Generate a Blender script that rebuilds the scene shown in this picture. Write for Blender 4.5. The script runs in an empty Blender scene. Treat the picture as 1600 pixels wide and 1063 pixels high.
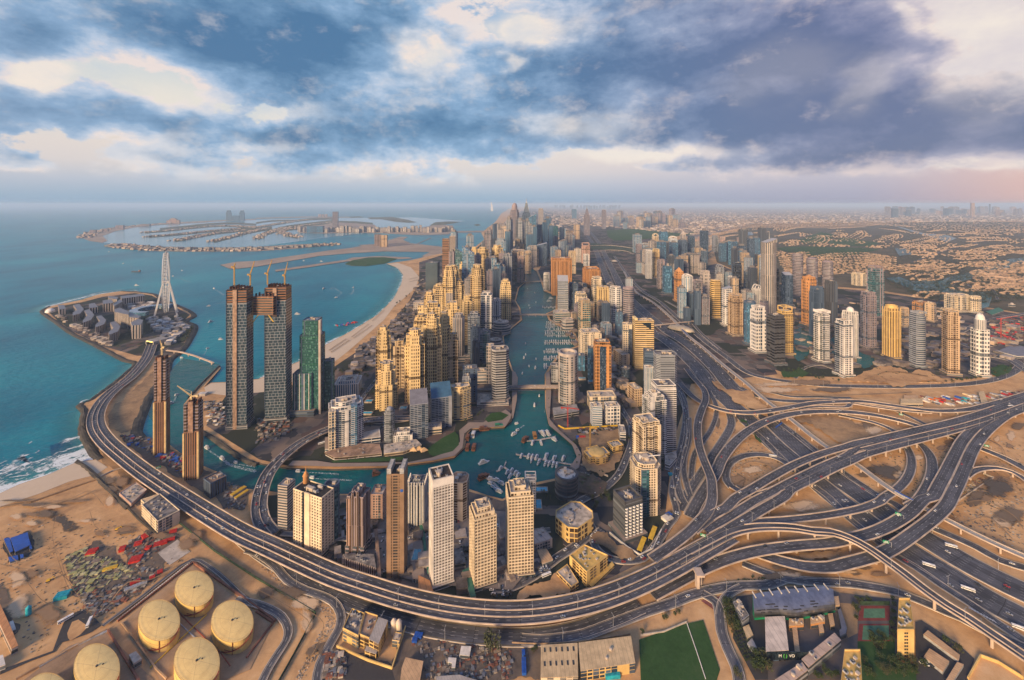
import bpy,bmesh,math,random
from mathutils import Vector,Matrix
from mathutils.geometry import delaunay_2d_cdt
import numpy as np
random.seed(7)
C = bpy.context.scene.collection
S = bpy.context.scene
rad = math.radians
# ---------------------------------------------------------------- camera, sky, sun, exposure
F,HOR,CAMH = 665.0,319.0,450.0          # focal length and horizon row in photo pixels (1600 wide), eye height in metres
cd = bpy.data.cameras.new('camera'); cam = bpy.data.objects.new('camera',cd); C.objects.link(cam)
cam.location = (0,0,CAMH); cam.rotation_euler = (rad(90),0,0)
cd.sensor_width = 36.0; cd.lens = 36.0*F/1600.0
cd.shift_y = -(531.5-HOR)/1600.0
cd.clip_start = 1.0; cd.clip_end = 400000.0
S.camera = cam
SUN_EL,SUN_AZ = 18.0,216.0                # sun stands behind and to the left of the camera (azimuth clockwise from +Y)
sd = bpy.data.lights.new('sun','SUN'); sun = bpy.data.objects.new('sun',sd); C.objects.link(sun)
sd.energy = 4.6; sd.angle = rad(16); sd.color = (1.0,0.71,0.41)
_e,_a = rad(SUN_EL),rad(SUN_AZ)
_sv = Vector((math.sin(_a)*math.cos(_e),math.cos(_a)*math.cos(_e),math.sin(_e)))
sun.rotation_euler = _sv.to_track_quat('Z','Y').to_euler(); sun.location = (-300,-300,900)
S.view_settings.view_transform = 'Standard'; S.view_settings.look = 'None'
S.view_settings.exposure = 0.55; S.view_settings.gamma = 1.0; S.view_settings.use_curve_mapping = False
S.render.engine = 'CYCLES'
cy = S.cycles
cy.use_denoising = True; cy.max_bounces = 4; cy.diffuse_bounces = 2; cy.glossy_bounces = 2
cy.transmission_bounces = 2; cy.volume_bounces = 1; cy.transparent_max_bounces = 6
cy.caustics_reflective = False; cy.caustics_refractive = False
class NT:
	"""small helper that writes shader nodes as expressions"""
	def __init__(s,tree):s.t = tree; s.n = tree.nodes; s.l = tree.links
	def put(s,sock,v):
		if v is None:return
		if isinstance(v,bpy.types.NodeSocket):s.l.new(v,sock)
		elif isinstance(v,(tuple,list)):
			sock.default_value = tuple(v)if len(v)==len(sock.default_value)else tuple(v)+(1.0,)
		else:sock.default_value = v
	def m(s,op,a,b=None,c=None):
		n = s.n.new('ShaderNodeMath'); n.operation = op
		for i,v in enumerate((a,b,c)):s.put(n.inputs[i],v)
		return n.outputs[0]
	def v(s,op,a,b=None):
		n = s.n.new('ShaderNodeVectorMath'); n.operation = op
		s.put(n.inputs[0],a)
		if b is not None:s.put(n.inputs[1],b)
		return n.outputs[0]
	def mix(s,f,a,b,mode='MIX'):
		n = s.n.new('ShaderNodeMix'); n.data_type = 'RGBA'; n.blend_type = mode
		s.put(n.inputs[0],f); s.put(n.inputs[6],a); s.put(n.inputs[7],b)
		return n.outputs[2]
	def xyz(s,v):
		n = s.n.new('ShaderNodeSeparateXYZ'); s.put(n.inputs[0],v); return n.outputs
	def comb(s,x,y,z=0.0):
		n = s.n.new('ShaderNodeCombineXYZ')
		for i,q in enumerate((x,y,z)):s.put(n.inputs[i],q)
		return n.outputs[0]
	def noise(s,vec,scale,detail=4.0,rough=0.5,col=False,dist=0.0):
		n = s.n.new('ShaderNodeTexNoise'); s.put(n.inputs['Vector'],vec); n.inputs['Scale'].default_value = scale
		n.inputs['Detail'].default_value = detail; n.inputs['Roughness'].default_value = rough
		n.inputs['Distortion'].default_value = dist
		return n.outputs['Color' if col else 'Fac']
	def white(s,vec):
		n = s.n.new('ShaderNodeTexWhiteNoise'); s.put(n.inputs['Vector'],vec); return n.outputs['Value']
	def ramp(s,f,stops,interp='LINEAR'):
		n = s.n.new('ShaderNodeValToRGB'); n.color_ramp.interpolation = interp; s.put(n.inputs[0],f)
		el = n.color_ramp.elements
		while len(el)<len(stops):el.new(0.5)
		for e,(p,c)in zip(el,stops):e.position = p; e.color = tuple(c)+(1.0,)
		return n.outputs[0]
	def step(s,a,e0,e1):
		n = s.n.new('ShaderNodeMapRange'); n.interpolation_type = 'SMOOTHSTEP'; s.put(n.inputs[0],a)
		n.inputs[1].default_value = e0; n.inputs[2].default_value = e1; return n.outputs[0]
def build_world():
	w = bpy.data.worlds.new('World'); S.world = w; w.use_nodes = True
	T = NT(w.node_tree); T.n.clear()
	out = T.n.new('ShaderNodeOutputWorld')
	d = T.n.new('ShaderNodeTexCoord').outputs['Generated']
	x,y,z = T.xyz(d)
	hyp = T.m('SQRT',T.m('ADD',T.m('MULTIPLY',x,x),T.m('MULTIPLY',y,y)))
	az = T.m('ARCTAN2',x,y)
	te = T.m('DIVIDE',z,T.m('MAXIMUM',hyp,0.02))          # tangent of the elevation
	te = T.m('MINIMUM',te,3.0)
	vec = T.comb(az,T.m('MULTIPLY',te,1.45),0.0)
	wn = T.xyz(T.noise(vec,2.2,5.0,0.55,col=True))
	wf = T.xyz(T.noise(vec,9.0,6.0,0.6,col=True))
	wa = T.m('ADD',az,T.m('ADD',T.m('MULTIPLY',T.m('SUBTRACT',wn[0],0.5),0.34),T.m('MULTIPLY',T.m('SUBTRACT',wf[0],0.5),0.10)))
	we = T.m('ADD',te,T.m('ADD',T.m('MULTIPLY',T.m('SUBTRACT',wn[1],0.5),0.13),T.m('MULTIPLY',T.m('SUBTRACT',wf[1],0.5),0.075)))
	def blob(px,py,sx,sy,wt):
		u,v = (px-800)/F,(HOR-py)/F
		a0 = math.atan(u); ca = math.cos(a0); e0 = v*ca
		sa = sx/F*ca*ca; se = sy/F*ca
		p = T.m('DIVIDE',T.m('SUBTRACT',wa,a0),sa); q = T.m('DIVIDE',T.m('SUBTRACT',we,e0),se)
		r2 = T.m('ADD',T.m('MULTIPLY',p,p),T.m('MULTIPLY',q,q))
		return T.m('MULTIPLY',T.m('EXPONENT',T.m('MULTIPLY',T.m('POWER',r2,1.6),-.8)),wt)
	def total(lst):
		s = None
		for b in lst:
			q = blob(*b); s = q if s is None else T.m('ADD',s,q)
		return s
	dark = total([(370,30,330,78,1.15),(500,88,140,42,.75),(640,30,110,45,.5),(40,62,80,42,.75),(180,178,200,40,.85),(280,196,110,24,.45),(450,205,66,17,.75),(25,258,50,13,.7),(270,250,42,9,.55),(360,236,40,7,.3),(520,240,60,9,.4),
				  (700,215,180,32,.95),(600,160,120,50,.55),(740,150,90,60,.45),(1000,55,190,85,.95),(900,120,130,60,.55),(1140,140,200,70,.65),(1060,196,240,34,.75),(1350,200,300,60,1.0),(1540,212,160,52,.8),(1300,50,170,70,.55),(1240,110,240,60,.4),(1590,40,30,40,.4),(1180,252,260,14,.35)])
	lite = total([(835,45,66,26,1.3),(655,88,34,44,.8),(75,118,62,26,1.0),(795,108,18,16,.9),(1515,60,80,110,.95),(1580,120,50,60,.4),(890,192,80,20,.7),(985,236,120,15,.7),(1335,135,46,36,.5),(480,172,70,12,.5),(300,150,60,20,.25),(1210,120,70,40,.25),(1400,30,18,28,.6)])
	def billow(v):
		return T.m('ADD',T.m('ADD',T.m('MULTIPLY',T.noise(v,3.6,10.0,0.60,dist=.25),.62),T.m('MULTIPLY',T.noise(v,9.5,8.0,0.62),.38)),T.m('MULTIPLY',T.m('SUBTRACT',T.noise(v,26.0,5.0,0.6),.5),.16))
	fb = billow(vec); fbu = billow(T.v('ADD',vec,(-0.035,0.055,0.0)))
	fb2 = T.noise(vec,1.7,3.0,0.5)
	fade = T.step(te,0.03,0.10)                              # clouds thin out into the horizon haze
	behind = T.step(T.m('ABSOLUTE',az),1.0,1.5)
	up = T.step(te,0.55,0.9)
	generic = T.m('MULTIPLY',T.m('MAXIMUM',behind,up),1.0)  # cloud added out of view, overhead and behind, to lower the ambient light
	cov = T.m('ADD',T.m('ADD',T.m('MULTIPLY',dark,.85),generic),T.m('ADD',T.m('MULTIPLY',T.m('SUBTRACT',fb,0.5),2.6),T.m('MULTIPLY',T.m('SUBTRACT',fb2,0.5),0.5)))
	cov = T.m('SUBTRACT',cov,T.m('MULTIPLY',lite,0.55))
	cov = T.m('MULTIPLY',T.m('ADD',cov,0.02),T.m('ADD',T.m('MULTIPLY',fade,0.95),0.05))
	lit = T.step(T.m('ADD',T.m('MULTIPLY',T.m('SUBTRACT',fb,fbu),7.0),T.m('MULTIPLY',T.m('SUBTRACT',0.5,cov),.5)),-0.15,0.85)
	right = T.step(az,-0.15,0.75)
	clear = T.ramp(T.m('MULTIPLY',te,2.0),[(0.0,(.27,.43,.60)),(0.025,(.31,.46,.62)),(0.087,(.50,.56,.67)),(0.147,(.72,.67,.67)),(0.21,(.82,.72,.66)),(0.36,(.84,.79,.69)),(0.6,(.55,.66,.76)),(1.0,(.30,.46,.68))])
	clear_r = T.ramp(T.m('MULTIPLY',te,2.0),[(0.0,(.36,.36,.50)),(0.05,(.43,.42,.55)),(0.12,(.56,.51,.60)),(0.22,(.76,.62,.63)),(0.4,(.86,.72,.66)),(0.7,(.80,.68,.68)),(1.0,(.60,.58,.68))])
	clear = T.mix(right,clear,clear_r)
	glow = T.m('MULTIPLY',T.step(az,0.66,0.98),T.m('SUBTRACT',1.0,T.step(te,0.03,0.2)))
	clear = T.mix(T.m('MULTIPLY',glow,0.9),clear,(.84,.50,.42))
	sky = T.n.new('ShaderNodeTexSky'); sky.sky_type = 'NISHITA'; sky.sun_disc = False
	sky.sun_elevation = rad(SUN_EL); sky.sun_rotation = rad(SUN_AZ)
	sg = T.m('ADD',az,rad(360-SUN_AZ)); warm = T.m('MULTIPLY',T.m('EXPONENT',T.m('MULTIPLY',T.m('MULTIPLY',sg,sg),-1.3)),T.m('EXPONENT',T.m('MULTIPLY',T.m('MULTIPLY',te,te),-9.0)))
	nish = T.n.new('ShaderNodeBackground'); T.l.new(sky.outputs[0],nish.inputs[0]); nish.inputs[1].default_value = 0.06
	fsh = billow(T.v('ADD',T.v('MULTIPLY',vec,(.8,1.0,1.0)),(3.1,1.7,0.4)))
	shd = T.m('ADD',T.m('ADD',T.m('MULTIPLY',cov,.66),.08),T.m('ADD',T.m('MULTIPLY',T.m('SUBTRACT',fsh,.5),2.6),T.m('MULTIPLY',T.m('SUBTRACT',fb2,.5),.5)))
	cl = T.ramp(shd,[(0.0,(.88,.77,.73)),(0.2,(.50,.61,.77)),(0.45,(.26,.42,.63)),(0.75,(.145,.28,.46)),(1.0,(.085,.20,.37))])
	cr = T.ramp(shd,[(0.0,(.86,.74,.69)),(0.2,(.58,.52,.60)),(0.45,(.34,.34,.47)),(0.75,(.205,.225,.37)),(1.0,(.14,.17,.31))])
	cloud = T.mix(right,cl,cr)
	edge = T.mix(right,(.84,.79,.78),(.88,.71,.67))
	cloud = T.mix(T.m('MULTIPLY',lit,T.m('SUBTRACT',.60,T.m('MULTIPLY',T.m('MINIMUM',T.m('MAXIMUM',cov,0.0),1.0),.22))),cloud,edge)
	cloud = T.mix(T.m('MULTIPLY',T.m('MINIMUM',lite,1.0),0.45),cloud,(1.0,.86,.72))
	clear = T.mix(T.m('MINIMUM',T.m('MULTIPLY',lite,1.3),1.0),clear,(.95,.84,.74))
	clear = T.mix(T.m('MULTIPLY',T.m('MULTIPLY',T.step(fsh,.38,.62),T.step(te,.06,.2)),.55),clear,T.mix(right,(.50,.62,.76),(.60,.54,.64)))
	fac = T.step(cov,0.0,0.13)
	col = T.mix(fac,clear,cloud)
	cool_tint = T.mix(T.m('MAXIMUM',behind,up),(1.0,1.0,1.0),(.82,.98,1.28))     # blue tint added to the unseen sky to cool the shadows
	col = T.mix(1.0,col,cool_tint,'MULTIPLY')
	col = T.mix(T.m('MULTIPLY',warm,.8),col,(1.7,.80,.32))
	bg = T.n.new('ShaderNodeBackground'); T.put(bg.inputs[0],col); bg.inputs[1].default_value = 0.70
	mx = T.n.new('ShaderNodeMixShader'); mx.inputs[0].default_value = 0.9
	T.l.new(nish.outputs[0],mx.inputs[1]); T.l.new(bg.outputs[0],mx.inputs[2])
	T.l.new(mx.outputs[0],out.inputs[0])
build_world()
# ---------------------------------------------------------------- measuring: a photo pixel to a point of the place
OFF = {0:(0,0,1)}
for i in range(12):
	k = i+1
	OFF[k] = ((i%4)*400,(280,530,797)[i//4],0.25)
OFF.update({19:(60,440,.1625),13:(1050,600,.175),14:(1320,600,.175),15:(1000,770,.188),16:(1300,770,.188),17:(960,420,.175),18:(1170,900,.1534)})
def R(n,s):
	"""pixels read off enlarged crop n of the photograph"""
	ox,oy,k = OFF[n]
	return[tuple([ox+float(a)*k,oy+float(b)*k])for a,b in(q.split(',')[:2]for q in s.split())]
def G(px,py,z=0.0):
	d = F*(CAMH-z)/(py-HOR)
	return Vector(((px-800)/F*d,d,z))
def PX(v):return 800+F*v[0]/v[1],HOR+F*(CAMH-v[2])/v[1]
# ---------------------------------------------------------------- mesh helpers
class MB:
	def __init__(s):s.v = []; s.f = []; s.m = []; s.uv = []
	def face(s,pts,m=0,uv=None):
		i = len(s.v); s.v+=[tuple(p)for p in pts]; s.f.append(tuple(range(i,i+len(pts)))); s.m.append(m)
		s.uv+=uv if uv else[(p[0],p[1])for p in pts]
	def prism(s,poly,z0,z1,m=0,top=True,bot=False,mt=None,u0=0.0,poly2=None):
		n = len(poly); u = u0; p2 = poly2 or poly
		for i in range(n):
			a,b = poly[i],poly[(i+1)%n]; c,e = p2[i],p2[(i+1)%n]
			L = math.hypot(b[0]-a[0],b[1]-a[1])
			s.face([(a[0],a[1],z0),(b[0],b[1],z0),(e[0],e[1],z1),(c[0],c[1],z1)],m,[(u,z0),(u+L,z0),(u+L,z1),(u,z1)])
			u+=L
		if top:s.face([(p[0],p[1],z1)for p in p2],m if mt is None else mt)
		if bot:s.face([(p[0],p[1],z0)for p in reversed(poly)],m)
	def box(s,x0,x1,y0,y1,z0,z1,m=0,mt=None):
		s.prism([(x0,y0),(x1,y0),(x1,y1),(x0,y1)],z0,z1,m,True,True,mt)
	def bar(s,a,b,w,h=None,m=0):
		a,b = Vector(a),Vector(b); d = (b-a)
		if d.length<1e-6:return
		d.normalize(); h = h or w
		up = Vector((0,0,1))if abs(d.z)<.95 else Vector((1,0,0))
		sx = d.cross(up).normalized()*(w/2); sy = sx.cross(d).normalized()*(h/2)
		q = [(-1,-1),(1,-1),(1,1),(-1,1)]
		A = [a+sx*i+sy*j for i,j in q]; B = [b+sx*i+sy*j for i,j in q]
		for i in range(4):
			j = (i+1)%4; s.face([A[i],A[j],B[j],B[i]],m)
		s.face(A[::-1],m); s.face(B,m)
	def cone(s,c,r0,r1,z0,z1,n=12,m=0,top=True):
		p = [(c[0]+r0*math.cos(2*math.pi*i/n),c[1]+r0*math.sin(2*math.pi*i/n))for i in range(n)]
		q = [(c[0]+r1*math.cos(2*math.pi*i/n),c[1]+r1*math.sin(2*math.pi*i/n))for i in range(n)]
		s.prism(p,z0,z1,m,top and r1>.01,False,poly2=q)
	def mesh(s,name,mats):
		me = bpy.data.meshes.new(name); me.from_pydata(s.v,[],s.f)
		for q in mats:me.materials.append(q)
		me.polygons.foreach_set('material_index',s.m)
		uvl = me.uv_layers.new(name='UVMap'); flat = []
		for u in s.uv:flat+=[u[0],u[1]]
		uvl.data.foreach_set('uv',flat); me.update(); return me
	def build(s,name,mats,parent=None):
		if not isinstance(mats,(list,tuple)):mats = [mats]
		o = bpy.data.objects.new(name,s.mesh(name,mats)); C.objects.link(o)
		if parent:o.parent = parent
		return o
def inst(name,mesh,parent=None,loc=(0,0,0),rz=0.0,sc=(1,1,1)):
	o = bpy.data.objects.new(name,mesh); C.objects.link(o); o.location = loc; o.rotation_euler = (0,0,rz); o.scale = sc
	if parent:o.parent = parent
	return o
def tag(o,label,cat,group=None,kind=None):
	if kind:o['kind'] = kind
	if label:o['label'] = label
	if cat:o['category'] = cat
	if group:o['group'] = group
	return o
def thing(name,label,cat,loc=(0,0,0),rz=0.0,group=None):
	o = bpy.data.objects.new(name,None); C.objects.link(o); o.location = loc; o.rotation_euler = (0,0,rz); o.empty_display_size = 1
	return tag(o,label,cat,group)
def clone(o,loc,rz,label=None,group=None,sc=None):
	c = o.copy(); C.objects.link(c); c.location = loc; c.rotation_euler = (0,0,rz)
	if label:c['label'] = label
	if group:c['group'] = group
	if sc:c.scale = (sc,sc,sc)
	for ch in list(o.children):
		k = ch.copy(); C.objects.link(k); k.parent = c
		for g in list(ch.children):
			q = g.copy(); C.objects.link(q); q.parent = k
	return c
# ---------------------------------------------------------------- materials
MATS = {}
def mat(name,col,rough=.8,var=.15,scale=.05,spec=.3,metal=0.0,bump=0.0,col2=None,detail=5):
	if name in MATS:return MATS[name]
	m = bpy.data.materials.new(name); MATS[name] = m; m.use_nodes = True
	T = NT(m.node_tree); b = T.n['Principled BSDF']
	vec = T.n.new('ShaderNodeTexCoord').outputs['Object']
	nz = T.noise(vec,scale,detail,.6)
	c2 = col2 or tuple(max(0,q*(1-2.2*var))for q in col)
	c1 = tuple(min(1,q*(1+var))for q in col)
	T.put(b.inputs['Base Color'],T.mix(T.step(nz,.3,.7),c1,c2))
	b.inputs['Roughness'].default_value = rough; b.inputs['Specular IOR Level'].default_value = spec
	b.inputs['Metallic'].default_value = metal
	if bump:
		bn = T.n.new('ShaderNodeBump'); bn.inputs['Strength'].default_value = .6; bn.inputs['Distance'].default_value = bump
		T.put(bn.inputs['Height'],T.noise(vec,scale*6,4)); T.l.new(bn.outputs[0],b.inputs['Normal'])
	return m
PAL = dict(gold=(.74,.55,.28),cream=(.68,.56,.40),white=(.68,.64,.60),grey=(.34,.33,.33),dark=(.09,.09,.10),brown=(.25,.16,.10),
		   orange=(.52,.25,.09),mauve=(.29,.235,.25),slate=(.075,.11,.17),yellow=(.66,.45,.17),tan=(.50,.36,.23),pink=(.46,.30,.24),
		   pale=(.44,.38,.34),rust=(.30,.15,.08),warm=(.58,.44,.28),steel=(.30,.31,.34))
GLS = dict(navy=(.018,.035,.06),teal=(.012,.065,.075),bronze=(.05,.03,.015),green=(.012,.075,.055),blue=(.03,.10,.17),black=(.012,.013,.016),smoke=(.05,.06,.07))
PAT = {  # floor height, bay width, window share across, window share up
	'grid':(3.6,3.8,.56,.58),'small':(5.2,4.8,.46,.55),'band':(3.7,30.,.98,.50),'vert':(40.,3.2,.50,.99),
	'curtain':(3.8,2.6,.88,.82),'balc':(3.5,7.0,.86,.62),'wide':(3.6,6.0,.78,.62),'fine':(3.4,2.4,.45,.50),'coarse':(7.0,6.5,.55,.55),'slot':(90.,8.0,.5,.99),'floors':(5.2,40.,.98,.58)}
def facade(wall,glass,pat,k=1.0):
	key = 'facade_%s_%s_%s'%(wall,glass,pat)+('' if k==1 else '_%d'%(k*10))
	if key in MATS:return MATS[key]
	fh,bw,wx,wy = PAT[pat]; fh*=k; bw*=k if bw<4.5 else 1
	m = bpy.data.materials.new(key); MATS[key] = m; m.use_nodes = True
	T = NT(m.node_tree); b = T.n['Principled BSDF']
	tc = T.n.new('ShaderNodeTexCoord'); u,v,_ = T.xyz(tc.outputs['UV'])
	us,vs = T.m('DIVIDE',u,bw),T.m('DIVIDE',v,fh)
	fu,fv = T.m('FRACT',us),T.m('FRACT',vs)
	a = T.m('LESS_THAN',T.m('ABSOLUTE',T.m('SUBTRACT',fu,.5)),wx/2)
	c = T.m('LESS_THAN',T.m('ABSOLUTE',T.m('SUBTRACT',fv,.5)),wy/2)
	mask = T.m('MULTIPLY',a,c)
	oid = T.m('MULTIPLY',T.n.new('ShaderNodeObjectInfo').outputs['Random'],57.0)
	if bw<20 and fh<30:
		br_ = T.white(T.comb(T.m('FLOOR',us),oid,3.0)); c2_ = T.m('LESS_THAN',T.m('ABSOLUTE',T.m('SUBTRACT',fv,.5)),min(.46,wy*.5+.12)); a2_ = T.m('LESS_THAN',T.m('ABSOLUTE',T.m('SUBTRACT',fu,.5)),min(.49,wx*.5+.16))
		wide = T.m('GREATER_THAN',br_,.74); mask = T.m('ADD',T.m('MULTIPLY',mask,T.m('SUBTRACT',1.0,wide)),T.m('MULTIPLY',T.m('MULTIPLY',a2_,c2_),wide))
		mask = T.m('MULTIPLY',mask,T.m('GREATER_THAN',br_,.13))
		mech = T.m('LESS_THAN',T.m('ABSOLUTE',T.m('SUBTRACT',T.m('FRACT',T.m('DIVIDE',T.m('ADD',vs,T.m('MULTIPLY',oid,.31)),15.0)),.5)),.03); mask = T.m('MAXIMUM',mask,T.m('MULTIPLY',mech,.8))
	cell = T.comb(T.m('FLOOR',us),T.m('FLOOR',vs),oid)
	wn = T.white(cell)
	blk = T.white(T.comb(T.m('FLOOR',T.m('DIVIDE',u,bw*3 if bw<20 else 9.0)),0.0,T.m('FLOOR',T.m('DIVIDE',v,900.0))))
	wcol,gcol = PAL[wall],GLS[glass]
	dirt = T.noise(tc.outputs['Object'],.045,5,.6)
	wc = T.mix(T.step(dirt,.3,.75),tuple(min(1,q*1.12)for q in wcol),tuple(q*.78 for q in wcol))
	wc = T.mix(T.m('MULTIPLY',blk,.22),wc,tuple(q*.62 for q in wcol))
	gc = T.mix(T.m('POWER',wn,3.0),gcol,tuple(min(1,q*2.4+.05)for q in gcol))
	T.put(b.inputs['Base Color'],T.mix(mask,wc,gc))
	T.put(b.inputs['Roughness'],T.m('SUBTRACT',.8,T.m('MULTIPLY',mask,T.m('SUBTRACT',.68,T.m('MULTIPLY',wn,.2)))))
	T.put(b.inputs['Specular IOR Level'],T.m('ADD',.2,T.m('MULTIPLY',mask,.35)))
	bn = T.n.new('ShaderNodeBump'); bn.inputs['Strength'].default_value = .8; bn.inputs['Distance'].default_value = .25; bn.invert = True
	T.put(bn.inputs['Height'],mask); T.l.new(bn.outputs[0],b.inputs['Normal'])
	return m
def basket():
	m = bpy.data.materials.new('basket_facade'); m.use_nodes = True; T = NT(m.node_tree); b = T.n['Principled BSDF']
	tc = T.n.new('ShaderNodeTexCoord'); br = T.n.new('ShaderNodeTexBrick'); T.l.new(tc.outputs['UV'],br.inputs['Vector'])
	br.inputs['Color1'].default_value = (.016,.034,.052,1); br.inputs['Color2'].default_value = (.035,.065,.09,1); br.inputs['Mortar'].default_value = (.30,.31,.34,1)
	br.inputs['Scale'].default_value = 1.0; br.inputs['Brick Width'].default_value = 9.5; br.inputs['Row Height'].default_value = 5.8; br.inputs['Mortar Size'].default_value = .34
	br.inputs['Mortar Smooth'].default_value = 0.0; br.offset = .37; br.offset_frequency = 2; br.squash = .7; br.squash_frequency = 3
	u,v,_ = T.xyz(tc.outputs['UV'])
	fl = T.m('LESS_THAN',T.m('FRACT',T.m('DIVIDE',v,3.6)),.22)
	T.put(b.inputs['Base Color'],T.mix(T.m('MULTIPLY',fl,.35),br.outputs[0],(.10,.11,.11)))
	T.put(b.inputs['Roughness'],T.m('ADD',.15,T.m('MULTIPLY',br.outputs[1],.6)))
	return m
CONC = mat('concrete',(.50,.43,.36),.85,.14,.08)
CONCD = mat('concrete_dark_grey',(.30,.28,.26),.85,.15,.08)  # darker grey concrete
ROOFL = mat('roof_pale',(.50,.42,.34),.9,.22,.11)
ROOFD = mat('roof_grey',(.20,.18,.17),.9,.3,.13)
ROOFW = mat('roof_white',(.68,.63,.57),.8,.15,.1)
METAL = mat('metal_grey',(.38,.38,.39),.45,.15,.4,.5)
DARKM = mat('dark_metal',(.05,.05,.055),.5,.2,.3)
WHITE = mat('white_paint',(.76,.74,.71),.5,.06,.3)
GLASS = mat('window_glass',(.02,.03,.04),.12,.3,.2,.6)
GLASSB = mat('window_glass_brown',(.045,.028,.016),.2,.3,.2,.5)
POOL = mat('pool_water',(.02,.33,.48),.1,.1,.2,.5)
YEL = mat('yellow_paint',(.70,.44,.04),.6,.1,.2)
REDP = mat('red_paint',(.55,.03,.02),.6,.15,.3)
BLUEP = mat('blue_paint',(.02,.10,.42),.6,.15,.3)
TURQ = mat('turquoise_paint',(.02,.36,.46),.6,.15,.3)
GREENP = mat('green_paint',(.01,.23,.11),.6,.1,.3)
# ---------------------------------------------------------------- the setting: sea, land, beaches, ground patches
def sheet(name,px,z,m,skirt=None,kind='structure',world=None):
	P = world or[G(x,y,z)for x,y in px]
	b = MB()
	vs,_,fs,*_ = delaunay_2d_cdt([Vector((p.x,p.y))for p in P],[],[list(range(len(P)))],1,1e-3)
	for t in fs:
		q = [vs[i]for i in t]
		if(q[1]-q[0]).cross(q[2]-q[0])<0:q.reverse()
		b.face([(p.x,p.y,z)for p in q],0)
	if skirt is not None:
		for i in range(len(P)):
			a,c = P[i],P[(i+1)%len(P)]
			b.face([(a.x,a.y,z),(a.x,a.y,skirt),(c.x,c.y,skirt),(c.x,c.y,z)],1)
	o = b.build(name,[m,ROCK]); o['kind'] = kind
	return o
def smooth(px,k=4):
	out = []; n = len(px)
	for i in range(n-1):
		p0,p1,p2,p3 = px[max(i-1,0)],px[i],px[i+1],px[min(i+2,n-1)]
		for j in range(k):
			t = j/k
			out.append(tuple(.5*((2*b)+(-a+c)*t+(2*a-5*b+4*c-d)*t*t+(-a+3*b-3*c+d)*t**3)for a,b,c,d in zip(p0,p1,p2,p3)))
	out.append(tuple(px[-1])); return out
def ribbon_px(px,h):
	"""outline, in pixels, of a strip of the ground seen along px with half height h"""
	px = smooth(px,4); n = len(px); up,dn = [],[]
	for i,(x,y)in enumerate(px):
		a,b = px[max(i-1,0)],px[min(i+1,n-1)]
		dx,dy = b[0]-a[0],b[1]-a[1]; L = math.hypot(dx,dy)or 1
		hh = h(i/(n-1))if callable(h)else h
		up.append((x+dy/L*hh,y-dx/L*hh)); dn.append((x-dy/L*hh,y+dx/L*hh))
	return up+dn[::-1]
def ground_mat(name,cols,s1=.006,s2=.05,rough=.95,bump=.3,cell=None):
	m = bpy.data.materials.new(name); m.use_nodes = True; T = NT(m.node_tree); b = T.n['Principled BSDF']
	vec = T.n.new('ShaderNodeTexCoord').outputs['Object']
	a = T.noise(vec,s1,7,.62); c = T.noise(vec,s2,8,.7,dist=.6); fine = T.noise(vec,s2*7,5,.75)
	f = T.m('ADD',T.m('ADD',T.m('MULTIPLY',a,.5),T.m('MULTIPLY',c,.38)),T.m('MULTIPLY',fine,.12))
	n = len(cols)
	col = T.ramp(f,[(.34+.32*i/max(1,n-1),q)for i,q in enumerate(cols)])
	if cell:
		for sc,cc,thr in cell:
			vo = T.n.new('ShaderNodeTexVoronoi'); vo.distance = 'CHEBYCHEV'; vo.inputs['Scale'].default_value = sc; vo.inputs['Randomness'].default_value = .8
			T.l.new(vec,vo.inputs['Vector'])
			r,g_,bb = T.xyz(vo.outputs['Color'])
			tone = T.ramp(g_,[(i/max(1,len(cc)-1),q)for i,q in enumerate(cc)],'CONSTANT')
			col = T.mix(T.m('GREATER_THAN',r,thr),col,tone)
	T.put(b.inputs['Base Color'],col); b.inputs['Roughness'].default_value = rough; b.inputs['Specular IOR Level'].default_value = .15
	if bump:
		bn = T.n.new('ShaderNodeBump'); bn.inputs['Strength'].default_value = .5; bn.inputs['Distance'].default_value = bump
		T.put(bn.inputs['Height'],c); T.l.new(bn.outputs[0],b.inputs['Normal'])
	return m
SAND = ground_mat('sand',[(.20,.115,.06),(.45,.26,.125),(.62,.375,.18),(.72,.48,.27)],.008,.045)
SANDD = ground_mat('disturbed_sand',[(.10,.07,.05),(.25,.16,.09),(.40,.25,.13),(.48,.31,.17)],.012,.06)
BEACH = ground_mat('beach_sand',[(.56,.44,.31),(.66,.53,.39)],.01,.1)
URBAN = ground_mat('city_ground',[(.055,.05,.054),(.105,.09,.085),(.19,.15,.12)],.01,.08,
				   cell=[(.03,[(.06,.055,.058),(.20,.15,.12),(.04,.04,.046),(.12,.08,.07),(.022,.045,.02)],.45),(.011,[(.035,.04,.03),(.09,.075,.07)],.6)])
LAWN = ground_mat('lawn',[(.020,.052,.014),(.036,.085,.024),(.07,.10,.04)],.02,.25)
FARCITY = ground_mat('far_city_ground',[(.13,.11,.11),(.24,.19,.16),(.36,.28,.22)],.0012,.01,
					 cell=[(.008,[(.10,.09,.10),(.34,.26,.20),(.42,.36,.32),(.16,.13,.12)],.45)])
GREENERY = ground_mat('garden_suburb_ground',[(.045,.048,.028),(.10,.082,.05),(.20,.145,.09)],.004,.03)
PAVE = ground_mat('paving',[(.24,.19,.16),(.34,.26,.21)],.02,.2)
ASPH = ground_mat('asphalt',[(.050,.047,.050),(.068,.064,.066)],.02,.3,.85)
YARD = ground_mat('yard_soil',[(.06,.05,.045),(.14,.11,.09),(.24,.17,.11)],.02,.12)
ROCK = ground_mat('dark_rock',[(.022,.022,.024),(.06,.055,.05),(.11,.095,.08)],.05,.35,.9,1.0)
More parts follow.
